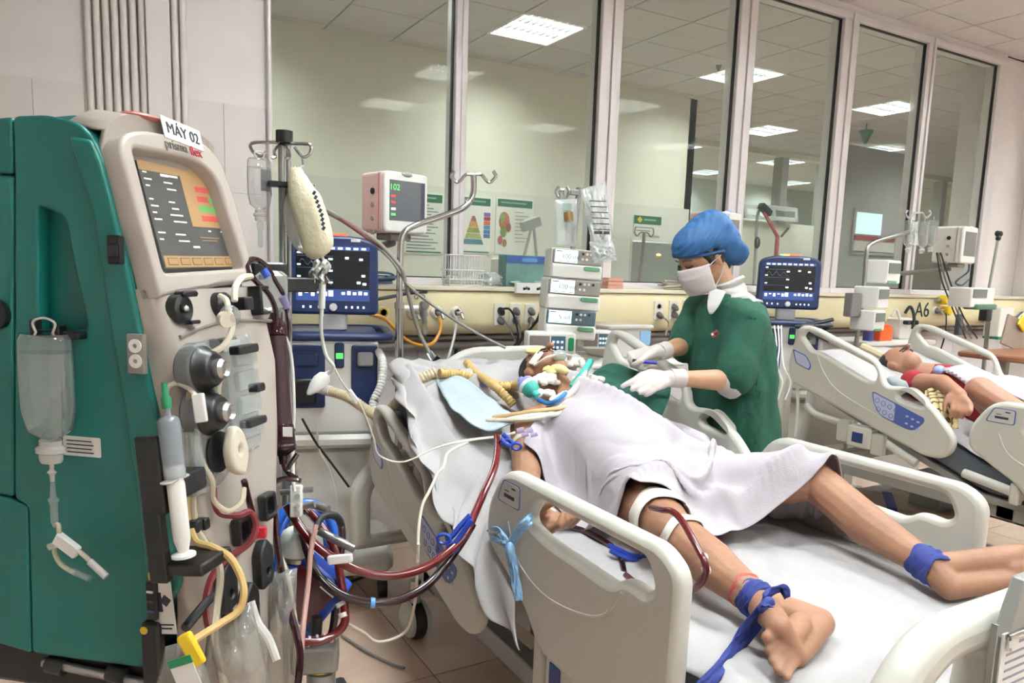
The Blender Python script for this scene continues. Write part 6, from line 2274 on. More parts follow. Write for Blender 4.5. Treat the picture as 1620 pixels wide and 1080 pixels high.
obj('lamp_head', MB().rbox(-.10, .07, -.03, .03, -.04, .04, .015, Matrix.Translation(P(842, 353, y=5.0)) @ Matrix.Rotation(R(-20), 4, 'Y')), m_greyhose, dk)
a, b = P(822, 408, y=5.0), P(860, 408, y=5.0)
obj('stand', MB().rbox(a.x - .1, b.x + .25, 4.7, 5.3, 0, a.z, .03), m_offw, dk)
# second pink monitor beside the mullion behind the nurse
c = P(1128, 376, y=3.5)
mon3, MM3, MF3 = monitor(c, R(4), (.28, .31, .16), mat('frame_peach', 'd0aea0', .5, var=.03), 'peach patient monitor with a blue light on top, behind the head of the nurse', 2)
obj('status_lamp', MB().ell((.04, .158, -.01), (.03, .010, .015), MF3), mat('lamp_blue', '3a5aff', .3, emit=2.0, var=0), mon3)
# tilted white window sashes on the far wall
m_sash = mat('sash_white', 'e2e4e2', .4, emit=0)
for k, (pa, pb_) in enumerate((((1180, 320), (1228, 349)), ((1219, 322), (1262, 351)))):
    a, b = P(*pa, y=yf - .25), P(*pb_, y=yf - .05)
    t = thing('window_sash', ['white window sash tilted open on the far wall, left of a pair', 'white window sash tilted open on the far wall, right of a pair'][k], 'window', (a.x, yf, b.z))
    w, h = b.x - a.x - .22, a.z - b.z
    M_ = Matrix.Translation((a.x + .16, yf - .06, b.z)) @ Matrix.Rotation(R(10), 4, 'X') @ Matrix(((1, -.42, 0, 0), (0, 0, -1, 0), (0, 1, 0, 0), (0, 0, 0, 1)))
    obj('sash_frame', MB().box(0, w, 0, .06, 0, .05, M_).box(0, w, h - .06, h, 0, .05, M_).box(0, .06, 0, h, 0, .05, M_).box(w - .06, w, 0, h, 0, .05, M_), m_sash, t)
    obj('sash_pane', MB().box(.05, w - .05, .05, h - .05, .02, .026, M_), m_glass, t, smooth=False)
# red arm stand and grey arm beyond the glass
rs = thing('support_arm', 'red jointed support arm beyond the glass right of the nurse', 'arm', (P(1230, 440, y=4.4).x, 4.4, 0))
m_rarm = mat('arm_red', 'a2453f', .5)
q_ = P(1229, 430, y=4.4)
obj('upright', MB().cyl((q_.x, 4.4, 0), P(1230, 372, y=4.4), .018, n=10), m_rarm, rs)
obj('upper_arm', MB().cyl(P(1230, 374, y=4.4), P(1208, 335, y=4.4), .014, n=10), m_rarm, rs)
obj('head', MB().rbox(-.08, .05, -.03, .03, -.025, .025, .01, Matrix.Translation(P(1212, 333, y=4.4)) @ Matrix.Rotation(R(30), 4, 'Y')), m_black, rs)
obj('handle', MB().cyl(P(1236, 374, y=4.4), P(1247, 361, y=4.4), .010, n=8), m_black, rs)
gs = thing('support_arm', 'grey bent support arm beyond the glass left of the red one', 'arm', (P(1196, 440, y=4.45).x, 4.45, 0))
obj('upright', MB().tube(spline([V((P(1195, 440, y=4.45).x, 4.45, 0)), P(1193, 440, y=4.45), P(1197, 360, y=4.45), P(1200, 335, y=4.45), P(1207, 331, y=4.45)], 5), .013, n=8), m_greyhose, gs)
obj('joint', MB().ell(P(1198, 384, y=4.43), (.028, .02, .05)), m_black, gs)
# white block of window with blinds, red stripe, behind the fifth window
a, b = P(1356, 335, y=6.9), P(1412, 400, y=6.9)
bw = thing('kiosk_window', 'small bright window with blinds and a red band, beyond the glass above the second bed', 'window', ((a.x + b.x) / 2, 6.9, 0))
obj('kiosk_wall', MB().box(a.x - .7, b.x + .6, 6.93, 7.0, 0, a.z + .9), mat('kiosk_grey', 'aaa9a2', .5), bw)
obj('kiosk_frame', MB().box(a.x - .05, b.x + .05, 6.9, 6.93, b.z - .05, a.z + .05), m_farfr, bw)
for k in range(9):
    z = a.z - (a.z - b.z) * .55 * (k + .5) / 9
    obj('blind_slat', MB().box(a.x, a.x + (b.x - a.x) * .62, 6.885, 6.9, z - .022, z + .016), mat('blind_glow', 'b9cdd0', .4, emit=.55, var=0), bw)
obj('red_band', MB().box(a.x - .02, b.x, 6.885, 6.9, b.z + (a.z - b.z) * .28, b.z + (a.z - b.z) * .40), mat('band_red', 'a4463e', .5), bw)
obj('lower_panel', MB().box(a.x - .02, b.x, 6.885, 6.9, b.z, b.z + (a.z - b.z) * .26), m_plate, bw)
# hanging cones from the next ceiling
for k, (px_, py_, lab) in enumerate(((1370, 212, 'green cone hung from the ceiling of the next room near the fifth window'), (1137, 103, 'short grey ceiling nozzle beside a lamp of the next room'))):
    p = P(px_, py_, y=6.2 if k == 0 else 5.4)
    fx = MB().cyl((p.x, p.y, p.z), (p.x, p.y, CEIL_Z), .008, n=8)
    t = thing('ceiling_fitting', lab, 'fitting', (p.x, p.y, p.z))
    obj('stem', fx, m_greyd, t)
    obj('cone', MB().lathe([(.01, -.12), (.02, -.11), (.08, .02), (.085, .04), (0, .04)], 16, Matrix.Translation(p) @ Matrix.Scale(1 if k == 0 else .45, 4)), mat('cone_green', '4d7d74', .5) if k == 0 else m_greyd, t)
# ================================================================ SECOND PATIENT AND THE GEAR ROUND HIS BED
m_skin2 = mat('skin_second', '9a6c54', 0.5, var=.12, vscale=10, sub=.06)
m_rshirt = mat('shirt_red', '8e1a26', .85, bump=.2, bscale=200)
m_floral = mat('cloth_floral', 'cdb98a', .85, var=.0)


def floral():
    """Cream cloth with brown swirls."""
    nt = m_floral.node_tree
    b = nt.nodes['Principled BSDF']
    tc = nt.nodes.new('ShaderNodeTexCoord')
    w = nt.nodes.new('ShaderNodeTexWave')
    w.wave_type = 'RINGS'
    w.inputs['Scale'].default_value = 14
    w.inputs['Distortion'].default_value = 9
    w.inputs['Detail'].default_value = 1
    cr = nt.nodes.new('ShaderNodeValToRGB')
    cr.color_ramp.elements[0].position = .12
    cr.color_ramp.elements[0].color = hexc('6e4f2c')
    cr.color_ramp.elements[1].position = .24
    cr.color_ramp.elements[1].color = hexc('d2bf92')
    nt.links.new(tc.outputs['Object'], w.inputs['Vector'])
    nt.links.new(w.outputs['Fac'], cr.inputs['Fac'])
    nt.links.new(cr.outputs['Color'], b.inputs['Base Color'])


floral()
# linen of the second bed
rows = []
for i in range(70):
    y = .72 + 2.02 * i / 69
    row = []
    for j in range(41):
        x = B2 + .05 + .95 * j / 40
        z = hm(y) + .006 + .008 * (1 - abs(NF(x * 1.1 - .5 * y, y, 6.0, 13)) * 2) + .05 * math.exp(-((y - 2.45) / .28) ** 4) * math.exp(-((x - B2 - .52) / .42) ** 4)
        row.append((x, y, z))
    rows.append(row)
single('bed_sheet', MB().grid(rows), m_sheet2, 'white sheet over the raised mattress of the second bed', 'sheet', solid=.003)
bx_ = B2 + .50
hc2 = P(1428, 577, x=bx_ - .06)
ch2 = V((bx_, hc2.y - .30, hm(hc2.y - .30) + .085))
b = MB()
b.chain([(V((bx_, hc2.y - .62, hm(hc2.y - .62) + .09)), .115), (ch2, .118), (V((bx_, hc2.y - .18, hm(hc2.y - .18) + .09)), .09), (hc2 + V((0, -.02, -.03)), .058), (hc2 + V((0, .02, -.02)), .055)])
for s in (-1, 1):
    b.chain([(V((bx_ + s * .03, ch2.y + .06, ch2.z + .02)), .08), (V((bx_ + s * .18, ch2.y + .06, ch2.z)), .065)])
b.ell(hc2 + V((0, .02, 0)), (.078, .10, .095))
b.ell(hc2 + V((-.01, -.05, .016)), (.052, .055, .056))
b.chain([(hc2 + V((-.012, -.005, .09)), .012), (hc2 + V((-.016, -.03, .108)), .015)])
b.ell(hc2 + V((-.078, .01, -.005)), (.012, .028, .02))
wr2 = P(1518, 625, x=B2 + .08)
el2 = P(1455, 612, x=B2 + .20)
sh2 = V((bx_ - .19, ch2.y + .06, ch2.z))
b.chain([(sh2, .062), (P(1450, 606, x=B2 + .22), .052), (P(1490, 606, x=B2 + .16), .044), (wr2, .032)])
# hand on the rail: knuckles down towards the lens
kn = [P(1508 + 9 * k, 634 + 3 * k - (k == 3) * 3, x=B2 + .045) for k in range(4)]
md = [P(1507 + 9.5 * k, 648 + 2 * k - (k == 3) * 4, x=B2 + .015) for k in range(4)]
tp = [P(1503 + 9.5 * k, 659 + 1 * k - (k == 3) * 6, x=B2 + .012) for k in range(4)]
hand(b, wr2, kn, md, tp, (P(1500, 628, x=B2 + .05), P(1495, 640, x=B2 + .03), P(1494, 650, x=B2 + .02)), .0105, .020)
# other arm crossing, and bent knee
b.chain([(V((bx_ + .19, ch2.y + .06, ch2.z)), .062), (P(1505, 600, x=bx_ + .1), .048), (P(1530, 590, x=bx_ + .05), .035)])
hip2 = V((bx_, hc2.y - .66, hm(hc2.y - .66) + .09))
knee2 = P(1550, 618, x=B2 + .22)
b.chain([(hip2 + V((-.1, 0, 0)), .09), (knee2, .066), (knee2 + V((-.01, -.25, -.11)), .056), (V((knee2.x, knee2.y - .40, .72)), .037)])
b.chain([(hip2 + V((.1, 0, 0)), .09), (V((bx_ + .15, hip2.y - .38, .80)), .062), (V((bx_ + .15, hip2.y - .78, .74)), .038)])
p2 = single('person', fused(b, .0065, 4), m_skin2, 'patient in a red shirt lying on the second bed, one hand hanging over the rail', 'person')
h2 = MB()
h2.ell(hc2 + V((.005, .045, -.012)), (.084, .09, .088))
obj('hair', fused(h2, .008, 2), m_hair, p2)
e2 = MB()
for s in (-1, 1):
    e2.tube([hc2 + V((-.012 + s * .018, -.03, .088)), hc2 + V((-.012 + s * .045, -.028, .075))], .003, n=6)
    e2.tube([hc2 + V((-.012 + s * .014, -.012, .093)), hc2 + V((-.012 + s * .046, -.012, .078))], .0035, n=6)
tag(obj('closed_eye', e2, m_hair, p2), kind='stuff')
r = MB()
r.chain([(V((bx_, hc2.y - .44, hm(hc2.y - .44) + .092)), .122), (V((bx_, ch2.y, ch2.z + .004)), .125), (V((bx_, hc2.y - .19, hm(hc2.y - .19) + .09)), .097)])
for s in (-1, 1):
    r.chain([(V((bx_ + s * .03, ch2.y + .06, ch2.z + .02)), .088), (V((bx_ + s * .185, ch2.y + .06, ch2.z)), .074)])
r.chain([(sh2, .072), (P(1446, 605, x=B2 + .22), .064)])
obj('shirt', ruffle(fused(r, .010, 4), .006, 9, seed=2), m_rshirt, p2)
# floral wrap hanging under the forearm, over the rail gap
f = coons([P(1470, 664, x=B2 + .03), P(1490, 672, x=B2 + .02), P(1515, 678, x=B2 + .03)],
          [P(1462, 618, x=B2 + .13), P(1485, 612, x=B2 + .13), P(1512, 622, x=B2 + .12)],
          [P(1470, 664, x=B2 + .03), P(1464, 640, x=B2 + .09), P(1462, 618, x=B2 + .13)],
          [P(1515, 678, x=B2 + .03), P(1514, 650, x=B2 + .07), P(1512, 622, x=B2 + .12)], 26, 26)
for i in range(26):
    for j in range(26):
        f[i, j, 0] -= .012 * math.sin(i * .9 + j * .15)
single('patterned_cloth', cloth_mb(f), m_floral, 'cream cloth with brown swirls wrapped under the hand of the second patient', 'cloth', solid=.004)
gpl = MB().chain([(P(1412, 606, x=B2 + .12), .035), (P(1425, 612, x=B2 + .12), .036)])
single('rolled_towel', ruffle(fused(gpl, .006, 3), .004, 20), mat('towel_grey', '8d9496', .85), 'small grey rolled towel beside the shoulder of the second patient', 'towel')
# cover of the second patient
fld2 = Field(B2 - .1, B2 + 1.2, .6, 2.9, lambda x, y: np.vectorize(hm)(y) + .01)
for l in ([(V((bx_, hc2.y - .62, hm(hc2.y - .62) + .10)), .13), (ch2, .128)], [(hip2 + V((-.1, 0, 0)), .095), (knee2, .072), (knee2 + V((-.01, -.25, -.11)), .06)], [(hip2 + V((.1, 0, 0)), .095), (V((bx_ + .15, hip2.y - .38, .80)), .07), (V((bx_ + .15, hip2.y - .78, .74)), .045)]):
    fld2.limb(l)
fld2.limb([(V((bx_ + .1, hip2.y + .20, hip2.z + .07)), .15), (V((bx_ + .12, hip2.y - .05, hip2.z + .05)), .14)])
fld2.soften(3)
c2_ = coons([(bx_ - .10, .95, 1.15), (bx_ + .2, .92, 1.15), (bx_ + .45, .95, 1.15)], [(bx_ - .14, hip2.y + .30, 1.15), (bx_ + .1, hip2.y + .38, 1.15), (bx_ + .44, hip2.y + .34, 1.15)],
            [(bx_ - .10, .95, 1.15), (bx_ - .06, 1.3, 1.15), (bx_ - .14, hip2.y + .30, 1.15)], [(bx_ + .45, .95, 1.15), (bx_ + .44, 1.3, 1.15), (bx_ + .44, hip2.y + .34, 1.15)], 60, 80)
rp2 = np.array([[.09 * noise.noise(V((p[0] * 5, p[1] * 5, 4.4))) for p in row] for row in c2_])
c2_ = drape(c2_, fld2, 1.3, 90, 6, .022, .5, 5, ripple=rp2, bend=.3)
single('cover_sheet', cloth_mb(c2_), m_sheet, 'rumpled white cover over the hips and legs of the second patient', 'sheet', solid=.004)
def xd(a_, b_, o=0.0):
    return (a_, b_, (P(a_, b_, x=bx_ + o) - V((0, 0, CAM_H))).dot(fwd))


# mask tube and monitor bits on the chest of the second patient
hose('oxygen_tube', [xd(1438, 580), xd(1455, 575), xd(1472, 582), xd(1490, 586), xd(1504, 582), xd(1520, 594)], .012, mat('tube_teal', '4fae9a', .35, var=0), 'green breathing tube across the chest of the second patient', 'tube')
hose('oxygen_tube', [xd(1416, 562, -.1), xd(1411, 570, -.12), xd(1414, 578, -.12), xd(1420, 566, -.1)], .010, m_tape, 'white tube taped to the face of the second patient', 'tube')
pd2 = coons([V(P(*q, x=bx_ - .10)) for q in ((1446, 594), (1468, 600), (1490, 601))], [V(P(*q, x=bx_ + .04)) for q in ((1460, 580), (1480, 579), (1498, 583))], [P(1446, 594, x=bx_ - .10), P(1460, 580, x=bx_ + .04)], [P(1490, 601, x=bx_ - .10), P(1498, 583, x=bx_ + .04)], 12, 10)
single('chest_pad', cloth_mb(pd2), m_cream, 'cream absorbent pad on the chest of the second patient', 'pad', solid=.018)
single('breathing_filter', MB().ell(P(1486, 586, x=bx_ - .08), (.034, .028, .028)), mat('filter_blue', '8fa4cc', .35), 'pale blue breathing filter on the chest of the second patient', 'filter')
hose('headband', [xd(1364, 548, -.05), xd(1382, 556, -.05), xd(1402, 566, -.05)], .022, m_corr, 'tan hose lying on the pillow of the second bed', 'hose')

# ---- drip pole of the second bed
Y5 = 3.05
pts5 = [P(1352, 560, y=Y5), P(1366, 460, y=Y5), P(1371, 400, y=Y5), P(1380, 385, y=Y5), P(1412, 374, y=Y5), P(1440, 366, y=Y5), P(1450, 356, y=Y5), P(1453, 338, y=Y5)]
p5 = thing('iv_pole', 'bent grey drip pole with clear bottles at the head of the second bed', 'drip pole', (pts5[0].x, Y5, 0))
obj('pole', MB().tube([V((pts5[0].x, Y5, .05))] + spline(pts5, 5), .0145, n=12), m_steel, p5)
hooks(P(1452, 340, y=Y5), right, m_steel, p5, .07, .03)
foot_star(pts5[0].x, Y5, p5)
obj('box_clamp', MB().rbox(-.05, .05, -.03, .03, -.075, .075, .01, Matrix.Translation(P(1349, 482, y=Y5 - .03))), mat('clamp_slate', '6e6a68', .5), p5)
for k, (px_, lab) in enumerate(((1441, 'left'), (1463, 'middle'), (1477, 'right'))):
    q = P(px_, 348 + 2 * (k % 2), y=Y5 - .03)
    bottle('saline_bottle', q, .19, .042, 'clear drip bottle hanging %s on the bent pole of the second bed' % lab, rz=R(30))
drip_bag('drip_bag', ((1440, 352), (1452, 350), (1453, 388), (1436, 386)), (P(1445, 370, y=Y5) - V((0, 0, CAM_H))).dot(fwd) - .03, .02, 'flat clear drip bag left of the bottles on the bent pole of the second bed', crump=.01, seed=11)
# stacked syringe drivers left of the pole
def side_pump(px, py, y, w, h, d, label, grip=True):
    c = P(px, py, y=y)
    M = Matrix.Translation(c) @ Matrix.Rotation(R(10), 4, 'Z')
    t = thing('syringe_driver', label, 'syringe pump', M=M @ Matrix.Translation((0, 0, -h / 2)))
    obj('housing', MB().rbox(-w / 2, w / 2, -d / 2, d / 2, -h / 2, h / 2, .014, M), m_offw, t)
    obj('front', MB().rbox(w / 2 - .003, w / 2 + .012, -d / 2 + .01, d / 2 - .01, -h * .4, h * .42, .004, M), m_greyd, t)
    obj('window', MB().box(-w * .42, w * .42, -d / 2 - .004, -d / 2, -h * .05, h * .38, M), mat('driver_glass', '5e655e', .3), t, smooth=False)
    if grip:
        obj('grip', MB().rbox(-w * .45, w * .2, -d / 2 - .006, -d / 2 + .02, -h * .5, -h * .36, .006, M), mat('pump_green', '5f8f6c', .45), t)
    return t


side_pump(1395, 430, 3.05, .20, .15, .16, 'topmost white syringe driver stacked on the bent pole of the second bed')
side_pump(1378, 470, 3.02, .16, .14, .16, 'middle white syringe driver of the stack beside the second bed', False)
side_pump(1372, 506, 3.0, .15, .13, .16, 'lowest white syringe driver of the stack beside the second bed')
# equipment between ventilator and panel at the second bed
oc = thing('orange_label_box', 'bright orange container on the shelf by the wall behind the second bed', 'container', P(1394, 532, y=3.3))
c = P(1393, 526, y=3.3)
obj('body', MB().rbox(c.x - .075, c.x + .075, 3.25, 3.36, c.z - .06, c.z + .045, .015), mat('orange_bright', 'e2571e', .5), oc)
obj('lid', MB().rbox(c.x - .05, c.x + .05, 3.26, 3.35, c.z + .045, c.z + .06, .01), mat('orange_bright', 'e2571e', .5), oc)
bb = thing('blue_canister', 'small indigo canister left of the orange container', 'canister', P(1374, 530, y=3.3))
c = P(1374, 527, y=3.3)
obj('body', MB().cyl((c.x, 3.3, c.z - .06), (c.x, 3.3, c.z + .035), .036, n=16), mat('indigo', '3a3f7c', .5), bb)
sh_ = thing('wall_shelf', 'pale shelf by the wall carrying the orange container', 'shelf', P(1400, 545, y=3.35))
a, b_ = P(1350, 543, y=3.3), P(1460, 543, y=3.3)
zt = P(1393, 538, y=3.3).z
obj('board', MB().rbox(a.x, b_.x, 3.2, 3.58, zt - .03, zt, .01), m_offw, sh_)
obj('leg', MB().box(a.x + .02, a.x + .06, 3.22, 3.56, 0, zt - .03), m_offw, sh_)
obj('leg', MB().box(b_.x - .06, b_.x - .02, 3.22, 3.56, 0, zt - .03), m_offw, sh_)
md_ = thing('suction_unit', 'white and grey valve cluster with black hoses on the shelf behind the second bed', 'suction unit', P(1425, 510, y=3.35))
c = P(1428, 515, y=3.35)
obj('valve_body', MB().rbox(c.x - .1, c.x + .05, 3.3, 3.42, zt + .001, c.z + .06, .02), m_ivory, md_)
for k in range(3):
    obj('valve_knob', MB().cyl((c.x - .08 + .05 * k, 3.29, c.z + .03), (c.x - .08 + .05 * k, 3.25, c.z + .03), .016, n=12), m_black, md_)
obj('valve_hose', MB().tube(pxs([(1432, 495, 5.0), (1440, 485, 5.0), (1446, 500, 5.0), (1444, 520, 5.0)], 6), .010, n=8), m_black, md_)
obj('valve_hose', MB().tube(pxs([(1410, 500, 5.0), (1418, 490, 5.0), (1424, 505, 5.0)], 6), .009, n=8), m_offw, md_)
# gas regulators on the panel
for k, (px_, py_, lab) in enumerate(((1488, 474, 'upper'), (1492, 491, 'lower'))):
    t = thing('gas_regulator', '%s yellow gas regulator plugged into the supply panel right of the number A6' % lab, 'regulator', P(px_, py_, y=PYF))
    obj('dial', MB().lathe([(.038, 0), (.038, .05), (.030, .06), (0, .06)], 18, on_panel(px_, py_, .01)), m_yellow, t)
    obj('stub', MB().cyl(P(px_ - 8, py_ + 2, y=PYF - .03), P(px_, py_, y=PYF - .03), .014, n=10), m_steel, t)
for k, (dx, lab, m_) in enumerate(((0, 'left', m_cordk), (6, 'middle', m_cordg), (12, 'right', m_cordk))):
    hose('monitor_cable', [dp(1482 + dx * .5, 400, .4), dp(1489 + dx, 440, .35), dp(1500 + dx, 470, .3), dp(1512 + dx, 500, .25), dp(1528 + dx * 1.5, 535, .2)], .006, m_, '%s dark lead hanging from the ivory monitor down past the supply panel' % lab, 'cable')
hose('monitor_cable', [dp(1533, 418, .3), dp(1531, 430, .25), dp(1516, 442, .22), dp(1512, 448, .2), dp(1522, 451, .2), dp(1533, 442, .2)], .007, mat('cable_slate', '4b5560', .5, var=0), 'looped slate cable hanging from the ivory monitor', 'cable')
single('cable_weight', MB().rbox(-.03, .03, -.02, .02, -.085, .085, .012, Matrix.Translation(P(1517, 513, y=3.45))).tube([P(1517, 496, y=3.45), P(1516, 485, y=3.50), P(1510, 478, y=PYF + .01)], .005, n=6), mat('weight_slate', '4f5a5f', .5), 'dark slate box hanging on the leads right of the yellow regulators', 'device')
hose('power_cable', [dp(1494, 492, .0), dp(1497, 500, .08), dp(1495, 530, .12), dp(1484, 565, .1)], .006, m_cordk, 'black power cable hanging straight down below the yellow regulators', 'cable')
# slim stand with syringe driver at the far right
Y6 = 3.1
q0, q1 = P(1563, 560, y=Y6), P(1580, 372, y=Y6)
ds = thing('device_stand', 'slim dark stand with a clover knob on top, right of the second bed', 'stand', (q0.x, Y6, 0))
obj('pole', MB().cyl((q0.x, Y6, .05), P(1566, 480, y=Y6), .016, n=10).cyl(P(1562, 470, y=Y6), q1, .010, n=10), m_steel, ds)
for k in range(3):
    a_ = 2 * math.pi * k / 3 + .5
    obj('knob_lobe', MB().ell(q1 + V((.022 * math.cos(a_), 0, .022 * math.sin(a_))), (.022, .018, .022)), m_black, ds)
obj('clamp', MB().rbox(-.04, .04, -.03, .03, -.05, .05, .01, Matrix.Translation(P(1559, 497, y=Y6))), m_black, ds)
foot_star(q0.x, Y6, ds)
c = P(1535, 470, y=3.05)
t = thing('infusion_pump', 'green trimmed infusion pump clamped across the slim stand at the right', 'infusion pump', c)
Mq = Matrix.Translation(c) @ Matrix.Rotation(R(4), 4, 'Z')
obj('housing', MB().rbox(-.16, .19, -.08, .08, -.07, .07, .015, Mq), m_offw, t)
obj('display', MB().box(-.14, .06, -.085, -.08, 0, .06, Mq), mat('driver_glass', '5e655e', .3), t, smooth=False)
obj('pole_grip', MB().rbox(.02, .10, -.02, .12, -.05, .0, .01, Mq), m_black, t)
obj('green_tray', MB().rbox(-.10, .20, -.10, .0, -.085, -.045, .012, Mq), mat('tray_green', '4b6f58', .45), t)
wb_ = thing('wall_box', 'white wall box with a green edge hanging below the panel end at the right', 'box', P(1577, 530, y=3.5))
c = P(1577, 508, y=3.5)
obj('box_body', MB().rbox(c.x - .11, c.x + .11, 3.42, 3.55, c.z - .13, c.z + .12, .015), m_offw, wb_)
obj('box_edge', MB().rbox(c.x - .11, c.x + .11, 3.415, 3.55, c.z - .15, c.z - .13, .008), m_green, wb_)
# wooden over-bed table and the yellow object on it
tb = thing('overbed_table', 'brown wooden over-bed table at the right edge beyond the second bed', 'table', (P(1600, 560, y=2.75).x, 2.75, 0))
a = P(1561, 562, y=2.75)
m_wood = mat('wood_brown', '8a5a3e', .45, var=.15, vscale=20)
obj('tabletop', MB().rbox(a.x, a.x + .9, 2.45, 2.95, a.z - .03, a.z + .012, .02), m_wood, tb)
obj('table_leg', MB().box(a.x + .12, a.x + .17, 2.68, 2.74, .08, a.z - .03), m_bedgrey, tb, bevel=.004)
obj('table_leg', MB().box(a.x + .75, a.x + .80, 2.68, 2.74, .08, a.z - .03), m_bedgrey, tb, bevel=.004)
obj('table_base', MB().box(a.x + .10, a.x + .82, 2.42, 2.98, .02, .08), m_bedgrey, tb, bevel=.01)
yb = thing('document_stand', 'taupe board with a yellow clip standing behind the brown table', 'board', P(1600, 540, y=2.9))
c = P(1603, 535, y=2.92)
obj('board', MB().rbox(-.14, .2, -.008, .008, -.135, .09, .01, Matrix.Translation((c.x, 2.92, a.z + .15)) @ Matrix.Rotation(R(14), 4, 'Y')), mat('board_taupe', '8f7e72', .6), yb)
obj('yellow_clip', MB().rbox(-.05, .06, -.02, .0, -.04, .05, .01, Matrix.Translation((c.x + .05, 2.905, a.z + .20)) @ Matrix.Rotation(R(35), 4, 'Y')), m_yellow, yb)
obj('chrome_tap', MB().tube(pxs([(1602, 515, 5.6), (1612, 505, 5.6), (1620, 498, 5.6)], 4), .035, n=10), m_steel, yb)
# cables of the second ventilator and clutter on its tray
for k, (dx, lab) in enumerate(((0, 'left'), (12, 'middle'), (22, 'right'))):
    hose('white_lead', [(1225 + dx * .5, 515, 4.25), (1228 + dx * .4, 550, 4.15), (1218 + dx, 580, 4.1), (1222 + dx * 1.3, 605, 4.1), (1216 + dx * 1.2, 632, 4.1)], .0045, m_offw, '%s white lead dangling in front of the ventilator behind the nurse' % lab, 'lead')
hose('white_lead', [(a_, b_, (P(a_, b_, x=B2 + .02) - V((0, 0, CAM_H))).dot(fwd)) for a_, b_ in ((1262, 600), (1262, 650), (1259, 690))], .008, m_offw, 'thick white lead hanging below the rail of the second bed', 'lead')
tray2 = thing('hose_coil', 'dark coil of hoses lying behind the head rail of the second bed', 'hose', P(1295, 540, y=3.05))
cc_ = P(1290, 540, y=3.02)
obj('coil', MB().tube(spline([cc_ + V((.13 * math.cos(a_ * .9), .05 * math.sin(a_ * 1.3), .02 * math.sin(a_) + .01 * a_)) for a_ in range(0, 14)], 6), .012, n=8), m_black, tray2)
# low clutter under the second bed, seen past the nearest rail
cb = thing('carton_stack', 'flat tan carton with an indigo strap lying under the second bed', 'box', P(1440, 795, z=.30))
c = P(1445, 790, z=.30)
Mc = Matrix.Translation((c.x, c.y, 0)) @ Matrix.Rotation(R(-52), 4, 'Z')
obj('carton', MB().box(-.32, .32, -.16, .16, .12, .28, Mc), mat('carton_tan', '9d8876', .7, var=.1), cb, bevel=.006)
obj('strap', MB().box(-.14, -.09, -.163, .163, .118, .283, Mc), mat('strap_indigo', '3b3a86', .6), cb)
obj('pallet', MB().box(-.34, .34, -.18, .18, .0, .12, Mc), m_bedgrey, cb, bevel=.01)
# ================================================================ DIALYSER, OXYGENATOR, BLOOD LINES, TAPES AND TIES
# dark red filter column held beside the filtration machine
fd = 1.62
f0, f1 = P(434, 516, d=fd), P(447, 712, d=fd - .02)
ax = (f1 - f0).normalized()
FT = Matrix.Translation(f0) @ ax.to_track_quat('Z', 'Y').to_matrix().to_4x4()
Lf = (f1 - f0).length
fi = thing('dialyser', 'tall dark red blood filter column clipped beside the filtration machine', 'filter', f1)
obj('fibre_column', MB().lathe([(.024, .02), (.0245, Lf - .02)], 24, FT), mat('fibre_maroon', '2b0a13', .35, var=.1), fi)
m_dcap = clear('filter_cap', '32101a', .8, .1, 1.45, 1.0)
obj('filter_cap', MB().lathe([(.006, -.03), (.010, -.02), (.022, -.008), (.027, .0), (.027, .022), (.024, .024)], 24, FT), m_dcap, fi)
obj('filter_cap', MB().lathe([(.025, Lf - .055), (.027, Lf - .05), (.0285, Lf - .01), (.0285, Lf - .0), (.022, Lf + .004), (.010, Lf + .012), (.008, Lf + .03)], 24, FT), m_dcap, fi)
for z in (Lf - .045, Lf - .012):
    obj('cap_ring', MB().lathe([(.0285, z), (.030, z + .002), (.030, z + .006), (.0285, z + .008)], 24, FT), m_dred, fi)
obj('filter_label', MB().box(-.010, .010, -.0008, .0008, -.010, .010, Matrix.Translation(P(455, 683, d=fd - .055)) @ Matrix.Rotation(-YAW, 4, 'Z')), m_paper, fi, smooth=False)
obj('filter_port', MB().cyl(P(421, 700, d=fd), P(428, 712, d=fd), .009, n=10), m_clear, fi)
obj('filter_arm', MB().tube([f0.lerp(f1, .3), f0.lerp(f1, .32) + V((-.06, .02, 0))], .012, n=8), m_black, fi)
obj('wrapper', MB().rbox(-.035, .03, -.03, .03, -.02, .07, .02, Matrix.Translation(P(432, 478, d=1.66))), m_bag, fi)

hose('blood_line', [(437, 516, 1.60), (436, 490, 1.6), (425, 465, 1.58), (405, 445, 1.55), (392, 428, 1.55), (393, 413, 1.57), (405, 410, 1.60), (422, 422, 1.62), (436, 445, 1.63), (446, 462, 1.64), (452, 480, 1.66), (457, 515, 1.66), (455, 540, 1.66)], .0058, m_dred, 'dark blood line arching over the top of the red filter column', 'blood line')
single('line_connector', MB().cyl(P(416, 426, d=1.60), P(424, 438, d=1.605), .0085, n=10), m_bluep, 'small blue connector on the dark line above the red filter column', 'connector')
single('line_connector', MB().cyl(P(446, 468, d=1.64), P(454, 486, d=1.655), .010, n=10), clear('violet_clear', 'a79bd0', .5, .1), 'violet tinted connector on the dark line right of the red filter column', 'connector')
